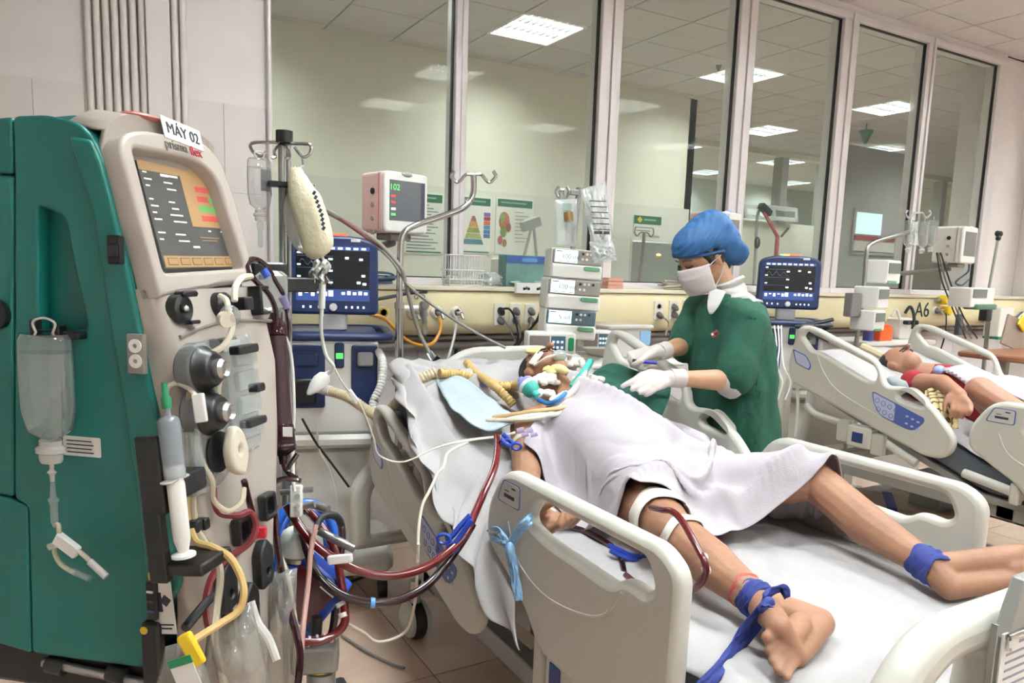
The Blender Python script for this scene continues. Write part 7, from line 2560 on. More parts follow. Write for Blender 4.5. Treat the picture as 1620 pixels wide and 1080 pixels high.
# cream line over the machine front with a clear transducer
hose('pressure_line', [(397, 437, 1.50), (382, 440, 1.44), (372, 455, 1.41), (371, 476, 1.40)], .0065, m_line, 'pale tube bending from the black block up over the front of the filtration machine', 'tube')
hose('pressure_line', [(348, 468, 1.34), (358, 475, 1.33), (362, 492, 1.32), (368, 510, 1.31), (364, 530, 1.30), (352, 548, 1.29), (330, 560, 1.28), (303, 566, 1.27)], .0055, m_line, 'pale tube hanging across the two pump discs of the filtration machine', 'tube')
tr_ = thing('pressure_dome', 'clear pressure dome on the pale tube at the front of the filtration machine', 'connector', P(362, 505, d=1.30))
obj('dome', MB().ell(P(364, 500, d=1.305), (.018, .014, .020)), m_clear, tr_)
obj('dome_base', MB().cyl(P(354, 504, d=1.30), P(360, 506, d=1.29), .014, n=14), m_cream, tr_)
# lines down the front of the filtration machine
for pts, r_, m_, lab in (
    ([(262, 630, 1.24), (266, 612, 1.24), (280, 606, 1.24), (298, 614, 1.24), (312, 628, 1.24)], .0042, m_line, 'thin pale line rising from the syringe tip to the white slide clamp'),
    ([(312, 640, 1.24), (312, 700, 1.26), (322, 735, 1.27), (336, 760, 1.28), (338, 790, 1.29), (360, 808, 1.30), (382, 795, 1.32), (386, 772, 1.34)], .0048, m_tubeclear, 'clear line looping from the slide clamp round under the big rotor'),
    ([(300, 620, 1.25), (296, 680, 1.26), (298, 740, 1.27), (296, 800, 1.27), (300, 830, 1.27)], .0050, m_gold, 'golden line running straight down behind the syringe'),
    ([(306, 620, 1.26), (303, 690, 1.27), (305, 760, 1.28), (309, 826, 1.28)], .0045, m_tubeclear, 'clear line running straight down beside the golden line'),
    ([(302, 838, 1.25), (312, 858, 1.24), (335, 865, 1.23), (362, 880, 1.22), (378, 905, 1.21), (386, 935, 1.20), (378, 965, 1.19), (350, 985, 1.17), (318, 1005, 1.13), (303, 1015, 1.11)], .0062, m_gold, 'golden line looping low across the machine front to the yellow clip'),
    ([(312, 838, 1.26), (328, 862, 1.26), (345, 890, 1.25), (348, 920, 1.24), (342, 970, 1.22), (340, 1010, 1.20), (350, 1060, 1.18), (360, 1110, 1.16)], .0062, m_tubeclear, 'clear line dropping straight past the yellow clip to the floor'),
    ([(338, 772, 1.33), (340, 795, 1.32), (350, 812, 1.32), (376, 815, 1.33), (395, 810, 1.35), (405, 830, 1.36), (395, 858, 1.35), (365, 880, 1.33), (340, 905, 1.31), (328, 935, 1.29), (326, 970, 1.27), (334, 1010, 1.25), (348, 1060, 1.24), (360, 1110, 1.23)], .0062, mat('line_brickred', '6b2226', .3, var=0), 'brick red line looping under the big rotor and down to the floor'),
    ([(386, 760, 1.36), (392, 785, 1.38), (400, 815, 1.40), (404, 838, 1.41)], .0060, m_dred, 'short dark red line running from the rotor down to the red clip'),
    ([(425, 770, 1.56), (408, 790, 1.52), (392, 815, 1.46), (370, 800, 1.42), (345, 782, 1.38)], .0050, m_tubeclear, 'clear line swinging from the filter base towards the rotor'),
    ([(350, 590, 1.34), (345, 640, 1.34), (350, 700, 1.34), (338, 760, 1.33)], .0045, m_tubeclear, 'clear line down the left side of the cassette'),
    ([(445, 520, 1.62), (460, 560, 1.66), (465, 640, 1.66), (463, 700, 1.66), (464, 760, 1.64), (466, 778, 1.63)], .0040, m_offw, 'white line falling straight down right of the red filter column'),
):
    hose('fluid_line', pts, r_, m_, lab, 'tube')
sc_ = single('slide_clamp', MB().rbox(-.010, .010, -.024, .024, -.004, .004, .003, Matrix.Translation(P(316, 645, d=1.225)) @ Matrix((right, -down, -fwd)).transposed().to_4x4() @ Matrix.Rotation(R(8), 4, 'Z')), m_white, 'white slide clamp on the thin line right of the syringe', 'clamp')
single('yellow_clip', MB().rbox(-.011, .011, -.026, .026, -.006, .006, .005, Matrix.Translation(P(303, 1027, d=1.10)) @ Matrix((right, -down, -fwd)).transposed().to_4x4() @ Matrix.Rotation(R(28), 4, 'Z')), m_yellow, 'bright yellow clip on the neck of the waste bag, bottom left', 'clip')
rc = thing('red_clip', 'small red clip on the dark line at the right edge of the filtration machine', 'clip', P(410, 843, d=1.42))
obj('clip_body', MB().rbox(-.014, .014, -.011, .011, -.006, .006, .004, Matrix.Translation(P(410, 842, d=1.41)) @ Matrix((right, -down, -fwd)).transposed().to_4x4()), m_redp, rc)
obj('clip_tip', MB().cyl(P(404, 848, d=1.41), P(400, 856, d=1.41), .006, n=8), m_clear, rc)

# clear collection bags at the bottom
m_bagw = clear('bag_waste', 'b9b6ae', .34, .14, 1.45, 1.5)
wbg = drip_bag('collection_bag', ((262, 1022), (310, 1010), (350, 1130), (235, 1130)), 1.13, .03, 'crumpled clear waste bag with a green label below the yellow clip', m_bagw, .007, 21, 20)
obj('bag_label', MB().cbox((0, 0, 0), (.035, .001, .05), Matrix.Translation(P(293, 1066, d=1.075)) @ Matrix.Rotation(-YAW, 4, 'Z') @ Matrix.Rotation(R(-20), 4, 'Y')), m_paper, wbg, smooth=False)
obj('label_band', MB().cbox((0, 0, .02), (.035, .0016, .012), Matrix.Translation(P(293, 1066, d=1.074)) @ Matrix.Rotation(-YAW, 4, 'Z') @ Matrix.Rotation(R(-20), 4, 'Y')), m_green, wbg, smooth=False)
drip_bag('collection_bag', ((330, 990), (398, 952), (440, 1130), (310, 1130)), 1.22, .05, 'broad clear collection bag hanging under the right side of the filtration machine', m_bagw, .006, 31, 22)
drip_bag('collection_bag', ((426, 905), (470, 898), (466, 1080), (420, 1085)), 1.52, .04, 'narrow clear bag hanging left of the oxygenator', m_bagw, .006, 41, 22)
hose('bag_spout', [(397, 952, 1.24), (408, 985, 1.23), (425, 1010, 1.22), (438, 1045, 1.21)], .007, m_milk, 'milky plastic spout along the edge of the broad collection bag', 'spout')

# ---- oxygenator: white cap, blue housing, dark window, on a grey holder
m_blueh = mat('oxygenator_blue', '1c3f9c', .35, var=.03)
OD = 1.78
oc_ = P(470, 862, d=OD)
ox = thing('oxygenator', 'blue and white blood oxygenator wrapped in blue hoses, on a grey holder', 'oxygenator', P(505, 1040, d=OD))
OT = Matrix.Translation(oc_) @ Matrix.Rotation(R(8), 4, 'Y')
obj('cap', MB().lathe([(.040, -.022), (.042, -.018), (.042, .012), (.038, .030), (.026, .040), (0, .042)], 28, OT), m_white, ox)
obj('cap_ring', MB().lathe([(.036, -.036), (.040, -.034), (.040, -.024), (.036, -.022)], 28, OT), m_steel, ox)
obj('upper_housing', MB().lathe([(.038, -.088), (.042, -.075), (.042, -.040), (.036, -.036)], 28, OT), m_blueh, ox)
TF = Matrix.Translation(P(492, 935, d=OD)) @ Matrix((right, -down, -fwd)).transposed().to_4x4() @ Matrix.Rotation(R(-40), 4, 'Z')
obj('membrane_housing', MB().rbox(-.068, .068, -.068, .068, -.035, .03, .010, TF), m_blueh, ox)
obj('membrane_window', MB().rbox(-.060, .048, -.060, .048, .03, .034, .008, TF), mat('window_maroon', '4a1218', .2, coat=.4), ox)
obj('membrane_label', MB().box(-.02, .02, .035, .062, .0305, .033, TF @ Matrix.Translation((.03, .0, .004))), m_paper, ox, smooth=False)
obj('gas_port', MB().cyl(P(490, 980, d=OD), P(491, 1003, d=OD), .020, n=14), m_blueh, ox)
obj('probe', MB().cyl(P(502, 975, d=OD - .05), P(500, 1003, d=OD - .05), .013, n=12), m_black, ox)
obj('lower_clip', MB().rbox(-.03, .03, -.02, .02, -.02, .02, .006, Matrix.Translation(P(495, 1025, d=OD)) @ Matrix((right, -down, -fwd)).transposed().to_4x4()), m_bluep, ox)
for k, (a_, b_) in enumerate((((505, 840), (560, 868)), ((500, 800), (520, 806)))):
    obj('port', MB().cyl(P(*a_, d=OD - .04), P(*b_, d=OD - .05), .010, n=10), m_steel, ox)
hdl = P(508, 1042, d=OD)
gh = MB().rbox(-.06, .05, -.04, .04, -.03, .035, .012, Matrix.Translation(P(502, 1036, d=OD)) @ Matrix.Rotation(R(-20), 4, 'Z'))
obj('holder_block', gh, mat('holder_grey', '7d7a74', .4), ox)
qb = P(508, 1055, d=OD)
obj('yellow_ring', MB().cyl(P(508, 1052, d=OD), P(508, 1060, d=OD), .030, n=20), m_yellow, ox)
obj('holder_stem', MB().cyl(P(508, 1060, d=OD), V((qb.x, qb.y, .42)), .034, n=18), m_bedgrey, ox)
obj('holder_base', MB().box(qb.x - .08, qb.x + .08, qb.y - .08, qb.y + .08, .36, .42), m_dark, ox, bevel=.01)
# pump console cart under the oxygenator
pcx, pcy = qb.x - .02, qb.y + .02
pc = thing('pump_console', 'grey blood pump console on wheels under the oxygenator', 'pump console', (pcx, pcy, 0))
obj('console_body', MB().rbox(pcx - .13, pcx + .13, pcy - .13, pcy + .13, .10, .355, .03), m_greyd, pc)
for a in (-.1, .1):
    for b in (-.1, .1):
        obj('wheel', MB().cyl((pcx + a - .012, pcy + b, .05), (pcx + a + .012, pcy + b, .05), .05, n=14), m_black, pc)
# white T clamp with two bars, above the oxygenator
tcl = thing('tube_clamp', 'white upright clamp with a steel cross bar above the oxygenator', 'clamp', P(470, 810, d=OD - .08))
obj('clamp_plate', MB().rbox(-.013, .013, -.036, .036, -.008, .008, .004, Matrix.Translation(P(469, 792, d=OD - .1)) @ Matrix((right, -down, -fwd)).transposed().to_4x4()), m_white, tcl)
obj('cross_bar', MB().cyl(P(444, 779, d=OD - .09), P(495, 774, d=OD - .09), .007, n=10), m_steel, tcl)
obj('cross_bar', MB().cyl(P(478, 801, d=OD - .09), P(498, 797, d=OD - .09), .008, n=10), m_steel, tcl)
for v in (785, 800, 812):
    obj('clamp_screw', MB().cyl(P(470, v, d=OD - .112), P(470, v, d=OD - .105), .006, n=10), m_greyd, tcl)
obj('clamp_post', MB().cyl(P(469, 812, d=OD - .08), P(470, 850, d=OD - .0), .008, n=8), m_steel, tcl)
bhd = thing('line_bracket', 'black square bracket holding dark lines beside the white clamp', 'bracket', P(416, 815, d=1.55))
obj('bracket_frame', slab([round_poly([(-.022, -.03), (.022, -.03), (.022, .03), (-.022, .03)], .005), round_poly([(-.014, -.02), (.014, -.02), (.014, .02), (-.014, .02)], .004)], .02, .004, Matrix.Translation(P(419, 802, d=1.56)) @ Matrix((right, -down, -fwd)).transposed().to_4x4()), m_black, bhd)
# blue water hoses round the oxygenator
m_bhose = mat('water_hose_blue', '1d57b8', .25, var=.05, coat=.3)
for pts, lab in (
    ([(455, 985, 1.86), (436, 930, 1.86), (430, 880, 1.86), (436, 830, 1.86), (458, 803, 1.88), (490, 796, 1.90), (515, 810, 1.90), (528, 840, 1.90), (530, 880, 1.88), (522, 915, 1.84)], 'outer blue water hose looping over the oxygenator'),
    ([(452, 960, 1.88), (442, 905, 1.88), (440, 860, 1.88), (450, 824, 1.90), (478, 806, 1.93), (505, 818, 1.93), (518, 850, 1.92), (520, 890, 1.90)], 'inner blue water hose looping over the oxygenator'),
    ([(478, 1010, 1.80), (486, 1030, 1.78), (496, 1040, 1.77), (505, 1030, 1.78), (512, 1012, 1.8)], 'short blue hose curling under the oxygenator'),
):
    hose('water_hose', pts, .0125, m_bhose, lab, 'hose', n=10, sides=10)
# big red and dark blood lines to the bed
RD = [(454, 800, 1.70), (470, 826, 1.69), (495, 858, 1.68), (530, 884, 1.68), (575, 905, 1.70), (625, 910, 1.74), (675, 896, 1.80), (715, 868, 1.86), (738, 842, 1.90), (752, 810, 1.96), (765, 780, 2.02), (782, 740, 2.12), (787, 706, 2.22), (786, 690, 2.27)]
hose('blood_line', RD, .0105, m_red, 'thick bright red blood line sagging from the oxygenator up to the sheet', 'blood line', n=10, sides=12)
DK = [(478, 838, 1.74), (486, 870, 1.73), (500, 905, 1.72), (530, 935, 1.72), (575, 952, 1.74), (625, 950, 1.77), (672, 928, 1.82), (705, 893, 1.87), (732, 855, 1.90), (748, 828, 1.92)]
hose('blood_line', DK, .0105, m_dred, 'thick dark blood line sagging below the bright red one', 'blood line', n=10, sides=12)
hose('blood_line', [(480, 800, 1.78), (500, 822, 1.78), (520, 850, 1.77), (532, 880, 1.76), (538, 910, 1.75), (545, 960, 1.74), (545, 985, 1.73), (530, 1003, 1.72), (505, 1014, 1.70), (480, 1014, 1.69)], .0100, m_red, 'red line curving round the right side of the oxygenator with white bands', 'blood line', n=8, sides=10)
hose('blood_line', [(512, 812, 1.83), (535, 820, 1.83), (541, 845, 1.82), (537, 890, 1.80), (532, 950, 1.80), (525, 1000, 1.79), (510, 1030, 1.78), (480, 1055, 1.77), (470, 1070, 1.75)], .0095, m_dred, 'dark line falling behind the banded red one to the grey holder', 'blood line', n=8, sides=10)
for k, (a_, b_, lab) in enumerate((((538, 952), (541, 958), 'upper'), ((543, 968), (545, 975), 'lower'))):
    single('white_band', MB().cyl(P(*a_, d=1.738), P(*b_, d=1.736), .0125, n=12), m_white, '%s white band on the red line right of the oxygenator' % lab, 'band')
for k in range(4):
    p, q_ = P(487 + 12 * k, 1014 - 2 * k, d=1.695 + .008 * k), P(491 + 12 * k, 1014 - 2 * k, d=1.697 + .008 * k)
    single('white_band', MB().cyl(p, q_, .0118, n=12), mat('band_pink', 'd9b0ae', .5), '%s turn of the pale spiral wrap low on the banded red line' % ['first', 'second', 'third', 'fourth'][k], 'band', group='spiral wrap of the red line')
single('blue_band', MB().cyl(P(586, 953, d=1.742), P(593, 953, d=1.745), .0122, n=12), mat('band_sky', '5a95d6', .5), 'light blue band on the lowest part of the dark blood line', 'band')
single('white_tap', MB().rbox(-.028, .028, -.010, .010, -.006, .006, .005, Matrix.Translation(P(538, 884, d=1.66)) @ Matrix((right, -down, -fwd)).transposed().to_4x4() @ Matrix.Rotation(R(6), 4, 'Z')), m_white, 'white plastic tap under the bright red line beside the oxygenator', 'tap')
hose('blood_line', [(470, 718, 1.62), (455, 745, 1.60), (472, 758, 1.60), (450, 757, 1.59), (432, 765, 1.58), (422, 785, 1.57), (420, 815, 1.57), (416, 850, 1.56), (405, 862, 1.50)], .0055, m_dred, 'dark line curling from the foot of the filter column into the black bracket', 'blood line')
hose('blood_line', [(447, 725, 1.62), (452, 742, 1.62), (466, 757, 1.62), (476, 760, 1.62)], .0055, m_red, 'short bright red line below the foot of the filter column', 'blood line')
hose('blood_line', [(434, 800, 1.55), (437, 850, 1.54), (445, 900, 1.52), (455, 950, 1.50), (468, 1000, 1.48), (475, 1040, 1.47), (468, 1110, 1.45)], .0075, m_dred, 'dark red line hanging straight down left of the oxygenator', 'blood line')
hose('fluid_line', [(430, 820, 1.56), (440, 870, 1.55), (455, 910, 1.53), (463, 960, 1.51), (470, 1010, 1.50), (478, 1110, 1.48)], .006, m_tubeclear, 'clear line hanging beside the dark red one left of the oxygenator', 'tube')
hose('fluid_line', [(500, 830, 1.66), (492, 870, 1.64), (488, 920, 1.62), (482, 970, 1.58), (478, 1010, 1.55), (472, 1110, 1.50)], .006, mat('line_rose', 'a98078', .3, var=0), 'rosy line hanging in front of the oxygenator', 'tube')
hose('fluid_line', [(500, 835, 1.68), (510, 818, 1.70), (530, 815, 1.72), (540, 830, 1.74)], .008, m_dark, 'black loop over the right shoulder of the oxygenator', 'tube')
# thin lines on the floor
hose('floor_cable', [(548, 985, 2.05), (575, 1000, 2.1), (600, 1015, 2.12), (640, 1000, 2.15), (655, 960, 2.05), (660, 905, 1.98), (662, 860, 1.95)], .0040, m_line, 'thin pale line looping from the floor up along the head rail', 'cable')
for pts, lab in (([(520, 930, 2.6), (545, 915, 2.65), (580, 900, 2.7), (600, 890, 2.75)], 'upper'), ([(545, 925, 2.55), (575, 912, 2.6), (600, 905, 2.62)], 'lower')):
    hose('floor_cable', [(a_, b_, (P(a_, b_, z=.02) - V((0, 0, CAM_H))).dot(fwd)) for a_, b_, _ in pts], .007, m_cordk, '%s black cable lying on the floor near the foot of the ventilator' % lab, 'cable')
hose('floor_cable', [(a_, b_, (P(a_, b_, z=.012) - V((0, 0, CAM_H))).dot(fwd)) for a_, b_ in ((540, 1004), (580, 1030), (620, 1050), (640, 1056))], .005, m_cordg, 'grey cable lying straight across the floor tiles', 'cable')
vy = lambda a_, b_: (a_, b_, (P(a_, b_, y=3.075) - V((0, 0, CAM_H))).dot(fwd))
cordk = [vy(478, 662), vy(500, 700), vy(530, 740), vy(552, 770)]
hose('power_cable', cordk, .005, m_cordk, 'black cable slanting down the ventilator to its handle', 'cable')
hose('power_cable', [vy(500, 664), vy(506, 712), vy(520, 740), vy(531, 780), vy(532, 810), vy(528, 830)], .004, m_offw, 'thin white cable hanging in front of the ventilator cart', 'cable')

# ---- ties, clamps and tapes round the patient
def ribbon(name, pts, w, m, label, cat, twist=0.0, parent=None):
    c_ = pxs(pts, 8)
    rows = []
    n = len(c_)
    for i, p in enumerate(c_):
        t_ = (c_[min(i + 1, n - 1)] - c_[max(i - 1, 0)]).normalized()
        b_ = t_.cross(fwd).normalized()
        b_ = Matrix.Rotation(twist * i / n, 3, t_) @ b_
        nn = t_.cross(b_)
        rows.append([tuple(p + b_ * (w * (k / 4 - .5)) + nn * (.003 * math.sin(k * 2.2 + i * .5))) for k in range(5)])
    mb = MB().grid(rows)
    return obj(name, mb, m, parent, solid=.003) if parent is not None else single(name, mb, m, label, cat, solid=.003)


td = thing('wrist_tie', 'pale blue cloth tie knotted on the near foot rail by the hand of the patient', 'tie', P(810, 945, x=B1 - .05))
tx = lambda a, b, o=.05: (a, b, (P(a, b, x=B1 - o) - V((0, 0, CAM_H))).dot(fwd))
ribbon('tie_strap', [tx(846, 812, -.03), tx(838, 822, .03), tx(822, 838, .045), tx(806, 862, .05)], .024, m_tieb, None, None, .6, td)
ribbon('tie_strap', [tx(776, 842, -.0), tx(786, 838, .03), tx(796, 850, .045), tx(806, 864, .05)], .026, m_tieb, None, None, .9, td)
ribbon('tie_strap', [tx(776, 848, .02), tx(788, 856, .04), tx(800, 862, .05), tx(808, 868, .05)], .018, m_tieb, None, None, .2, td)
obj('tie_knot', fused(MB().ell(P(807, 870, x=B1 - .055), (.013, .016, .022)).ell(P(809, 880, x=B1 - .053), (.012, .013, .018)), .004, 2), m_tieb, td)
ribbon('tie_end', [tx(807, 876), tx(812, 900), tx(817, 925), tx(821, 950)], .024, m_tieb, None, None, .5, td)
ribbon('tie_end', [tx(812, 880), tx(816, 905), tx(815, 930), tx(819, 945)], .014, m_tieb, None, None, -.4, td)


def wrap(par, c, axis, r, w, m, name, bump_=.003):
    """Cloth band wound round a limb."""
    axis = V(axis).normalized()
    u = axis.orthogonal().normalized()
    v = axis.cross(u)
    rows = []
    for i in range(9):
        t_ = i / 8 - .5
        rows.append([tuple(V(c) + axis * (w * t_ + .004 * math.sin(j * .9)) + (u * math.cos(j * math.pi / 14) + v * math.sin(j * math.pi / 14)) * (r + bump_ * math.sin(i * 2.1 + j * .7) - .004 * abs(t_) * 2)) for j in range(29)])
    return obj(name, MB().grid(rows), m, par, solid=.003)


t1 = thing('ankle_tie', 'navy cloth tie round the right ankle with long tails over the bed edge', 'tie', ankR)
wrap(t1, ankR + (calfR - ankR) * .10, calfR - ankR, .041, .042, m_tie, 'ankle_band')
zz_ = lambda a, b, z: (a, b, (P(a, b, z=z) - V((0, 0, CAM_H))).dot(fwd))
ribbon('tie_tail', [zz_(1216, 958, .80), zz_(1196, 985, .745), zz_(1172, 1015, .70), zz_(1150, 1045, .695), zz_(1120, 1080, .69), zz_(1090, 1110, .68)], .030, m_tie, None, None, .5, t1)
ribbon('tie_tail', [zz_(1205, 962, .79), zz_(1182, 990, .74), zz_(1160, 1020, .70), zz_(1138, 1050, .695), zz_(1108, 1085, .69)], .022, m_tie, None, None, -.6, t1)
ribbon('tie_loop', [zz_(1208, 948, .805), zz_(1222, 936, .81), zz_(1238, 930, .815), zz_(1246, 945, .80)], .024, m_tie, None, None, 1.2, t1)
obj('tie_knot', fused(MB().ell(P(1215, 954, z=.797), (.017, .014, .014)).ell(P(1207, 962, z=.79), (.012, .012, .012)), .004, 2), m_tie, t1)
t2 = thing('ankle_tie', 'navy cloth tie round the left ankle near the far rail', 'tie', ankL)
wrap(t2, ankL + (calfL - ankL) * .05, calfL - ankL, .044, .066, m_tie, 'ankle_band')
obj('tie_tail', MB().grid([[tuple(P(1490 + 4 * j + 8 * i, 882 + 3 * i + 2 * j, z=.78 - .012 * i)) for j in range(5)] for i in range(8)]), m_tie, t2, solid=.003)
wb2 = thing('id_wristband', 'red identity band round the right ankle above the navy tie', 'band', ankR + (calfR - ankR) * .32)
wrap(wb2, ankR + (calfR - ankR) * .30, calfR - ankR, .0415, .016, mat('band_red', 'c22a35', .4), 'red_band', .001)
# thigh dressing, leg cannula and its tape
dr_ = thing('thigh_dressing', 'white gauze dressing wrapped round the right thigh above the knee', 'dressing', kneeR)
wrap(dr_, kneeR.lerp(pelvisR, .27), pelvisR - kneeR, .079, .075, m_tape, 'gauze', .003)
ds2 = .012
def on_leg(a, b, z):
    return (a, b, (P(a, b, z=z) - V((0, 0, CAM_H))).dot(fwd))


cn = hose('leg_cannula', [on_leg(1030, 802, .872), on_leg(1048, 806, .885), on_leg(1062, 808, .893), on_leg(1076, 820, .888), on_leg(1090, 842, .872), on_leg(1104, 868, .853), on_leg(1114, 888, .836), on_leg(1116, 905, .81), on_leg(1106, 925, .775), on_leg(1088, 938, .74), on_leg(1062, 945, .715), on_leg(1030, 940, .70), on_leg(990, 910, .69)], .0085, m_red, 'dark red cannula line looping from the right knee over the shin', 'blood line', n=8, sides=10)
for k, (a_, b_, z, lab) in enumerate(((1113, 882, .84, 'upper'), (1117, 901, .815, 'lower'))):
    single('white_band', MB().cyl(P(a_ - 1, b_ - 3, z=z), P(a_ + 1, b_ + 4, z=z - .006), .0105, n=12), m_white, '%s white band on the cannula line beside the right shin' % lab, 'band')
tp_ = thing('shin_tape', 'strip of white tape holding the cannula line to the right shin', 'tape', kneeR.lerp(calfR, .35))
wrap(tp_, kneeR.lerp(calfR, .32), calfR - kneeR, .0655, .026, m_tape, 'tape_strip', .001)
# line along the bed under the hand, with blue scissors clamps
hose('blood_line', [zz_(880, 828, .72), zz_(920, 838, .70), zz_(960, 858, .69), zz_(980, 878, .685), zz_(987, 905, .68)], .0085, m_dred, 'dark line lying on the sheet beside the near foot rail', 'blood line')


def scissor_clamp(ptsA, ptsB, ringsA, d, m, label):
    t = thing('clamp_forceps', label, 'clamp', P(*ptsA[0], d=d))
    obj('blade', MB().tube(pxs([(a_, b_, d) for a_, b_ in ptsA], 4), .0075, n=8), m, t)
    obj('blade', MB().tube(pxs([(a_, b_, d - .012) for a_, b_ in ptsB], 4), .0075, n=8), m, t)
    for (a_, b_, rx, ry) in ringsA:
        c_ = P(a_, b_, d=d - .006)
        obj('finger_ring', MB().tube([c_ + right * rx * math.cos(k * math.pi / 8) + down * ry * math.sin(k * math.pi / 8) for k in range(16)], .0045, n=6, closed=True), m, t)
    return t


m_clampb = mat('clamp_blue', '1e3a9a', .4)
scissor_clamp([(744, 815), (728, 832), (715, 848), (705, 852)], [(746, 822), (732, 842), (722, 856), (715, 866)], [(702, 852, .016, .012), (716, 866, .014, .012)], 1.88, m_clampb, 'blue plastic clamp holding the red and dark blood lines together')
scissor_clamp([(795, 686), (804, 694), (812, 702)], [(792, 694), (800, 702), (808, 706)], [(817, 706, .014, .010), (803, 700, .012, .010)], 2.24, m_clampb, 'blue forceps on the sheet beside the upper arm of the patient')
zc2 = zz_(975, 872, .70)[2]
scissor_clamp([(962, 862), (980, 870), (998, 878), (1012, 880)], [(965, 870), (985, 880), (1000, 884), (1010, 890)], [(1020, 884, .016, .008), (1008, 888, .014, .008)], zc2, m_clampb, 'blue forceps lying on the sheet inside the near foot rail')
# connector cluster and dressing on the upper arm
ca = thing('arm_catheter', 'cluster of clear catheter hubs taped on the right upper arm', 'catheter', shR.lerp(elR, .35))
wrap(ca, shR.lerp(elR, .40), elR - shR, .058, .03, clear('film_tape', 'e8dfd6', .55, .3), 'film_tape', .001)
for k in range(4):
    a_ = P(818 + 7 * k, 682 + (k % 2) * 6, d=2.33)
    obj('hub', MB().cyl(a_, a_ + right * .022 - down * .006, .009, n=10), clear('hub_violet', 'c9c0dc', .5, .1), ca)
hose('white_line', [(700, 705, 2.3), (740, 696, 2.32), (790, 690, 2.33), (815, 684, 2.33)], .004, m_offw, 'white line from the sheet to the catheter hubs on the arm', 'tube')
hose('white_line', [(661, 890, 1.96), (662, 840, 1.99), (668, 800, 2.02), (680, 775, 2.05), (692, 750, 2.08), (702, 738, 2.1), (710, 715, 2.2), (740, 700, 2.3)], .0042, m_line, 'pale line with a sleeve running over the hanging sheet', 'tube')
wrp = thing('wrist_dressing', 'white gauze taped round the right wrist behind the near rail', 'dressing', wrR)
wrap(wrp, wrR + V((0, .01, .0)), wrR - elR, .036, .05, m_tape, 'gauze', .003)

# ---- face gear, hoses and pads at the head of the bed
fm = thing('breathing_mask', 'clear teal breathing tube holder over the face of the patient', 'mask', hc + V((0, -.05, .06)))
m_teal2 = mat('fitting_teal', '35a296', .35)
obj('mouth_piece', MB().ell(hc + V((0, -.088, .075)), (.032, .020, .022)), clear('mask_clear', 'd7e6e4', .35, .1), fm)
obj('tube_elbow', MB().tube(pxs([(905, 612, 2.58), (918, 596, 2.6), (928, 582, 2.65), (934, 572, 2.7)], 5), .013, n=10), m_teal2, fm)
obj('face_tape', MB().tube([hc + V((-.075, -.04, .035)), hc + V((-.05, -.085, .07)), hc + V((0, -.098, .083)), hc + V((.05, -.085, .07)), hc + V((.075, -.04, .035))], .010, n=8, flat=.5), m_tape, fm)
obj('forehead_pad', MB().ell(hc + V((-.025, .035, .078)), (.045, .035, .016)), mat('pad_yellow', 'd9c88a', .7), fm)
obj('tape_patch', MB().rbox(-.03, .03, -.022, .022, -.003, .003, .006, Matrix.Translation(hc + V((-.058, -.02, .06))) @ Matrix.Rotation(R(-50), 4, 'Y')), m_tape, fm)
flt = thing('breathing_filter', 'violet and teal breathing filter lying by the right shoulder of the patient', 'filter', P(842, 622, d=2.62))
FA_ = (P(850, 625, d=2.60) - P(826, 602, d=2.66)).normalized()
FM_ = Matrix.Translation(P(836, 612, d=2.60)) @ FA_.to_track_quat('Z', 'Y').to_matrix().to_4x4()
obj('filter_body', MB().lathe([(.012, -.05), (.014, -.035), (.034, -.022), (.036, -.012), (.036, .0), (.032, .010)], 20, FM_), mat('filter_violet', '8388c4', .35), flt)
obj('filter_band', MB().lathe([(.036, -.006), (.038, -.003), (.038, .003), (.034, .008)], 20, FM_), m_offw, flt)
obj('filter_end', MB().lathe([(.034, .008), (.028, .028), (.014, .04), (.013, .06)], 20, FM_), m_teal2, flt)
corrugated('breathing_hose', ((878, 638, 2.50), (895, 628, 2.50), (912, 612, 2.54), (925, 590, 2.62), (920, 570, 2.72)), .013, m_milk, 'clear corrugated tube from the filter up past the chin of the patient')
def gauze(px, py, d, rx, ry, rz, m, label, seed):
    c_ = P(px, py, d=d)
    mb = MB()
    g = random.Random(seed)
    for k in range(5):
        a_ = g.uniform(0, 3.14)
        o = V((g.uniform(-.5, .5) * rx, g.uniform(-.5, .5) * ry, g.uniform(-.3, .5) * rz))
        w_ = V((math.cos(a_) * rx, math.sin(a_) * ry, g.uniform(-.6, .6) * rz))
        mb.tube(spline([c_ + o - w_, c_ + o + V((0, 0, rz * .5)), c_ + o + w_], 4), [.012, .017, .02, .02, .017, .014, .012, .010, .010][:9], n=8, flat=.55)
    return single('gauze_pad', ruffle(fused(mb, .0045, 1), .006, 40, seed=seed), m, label, 'gauze')


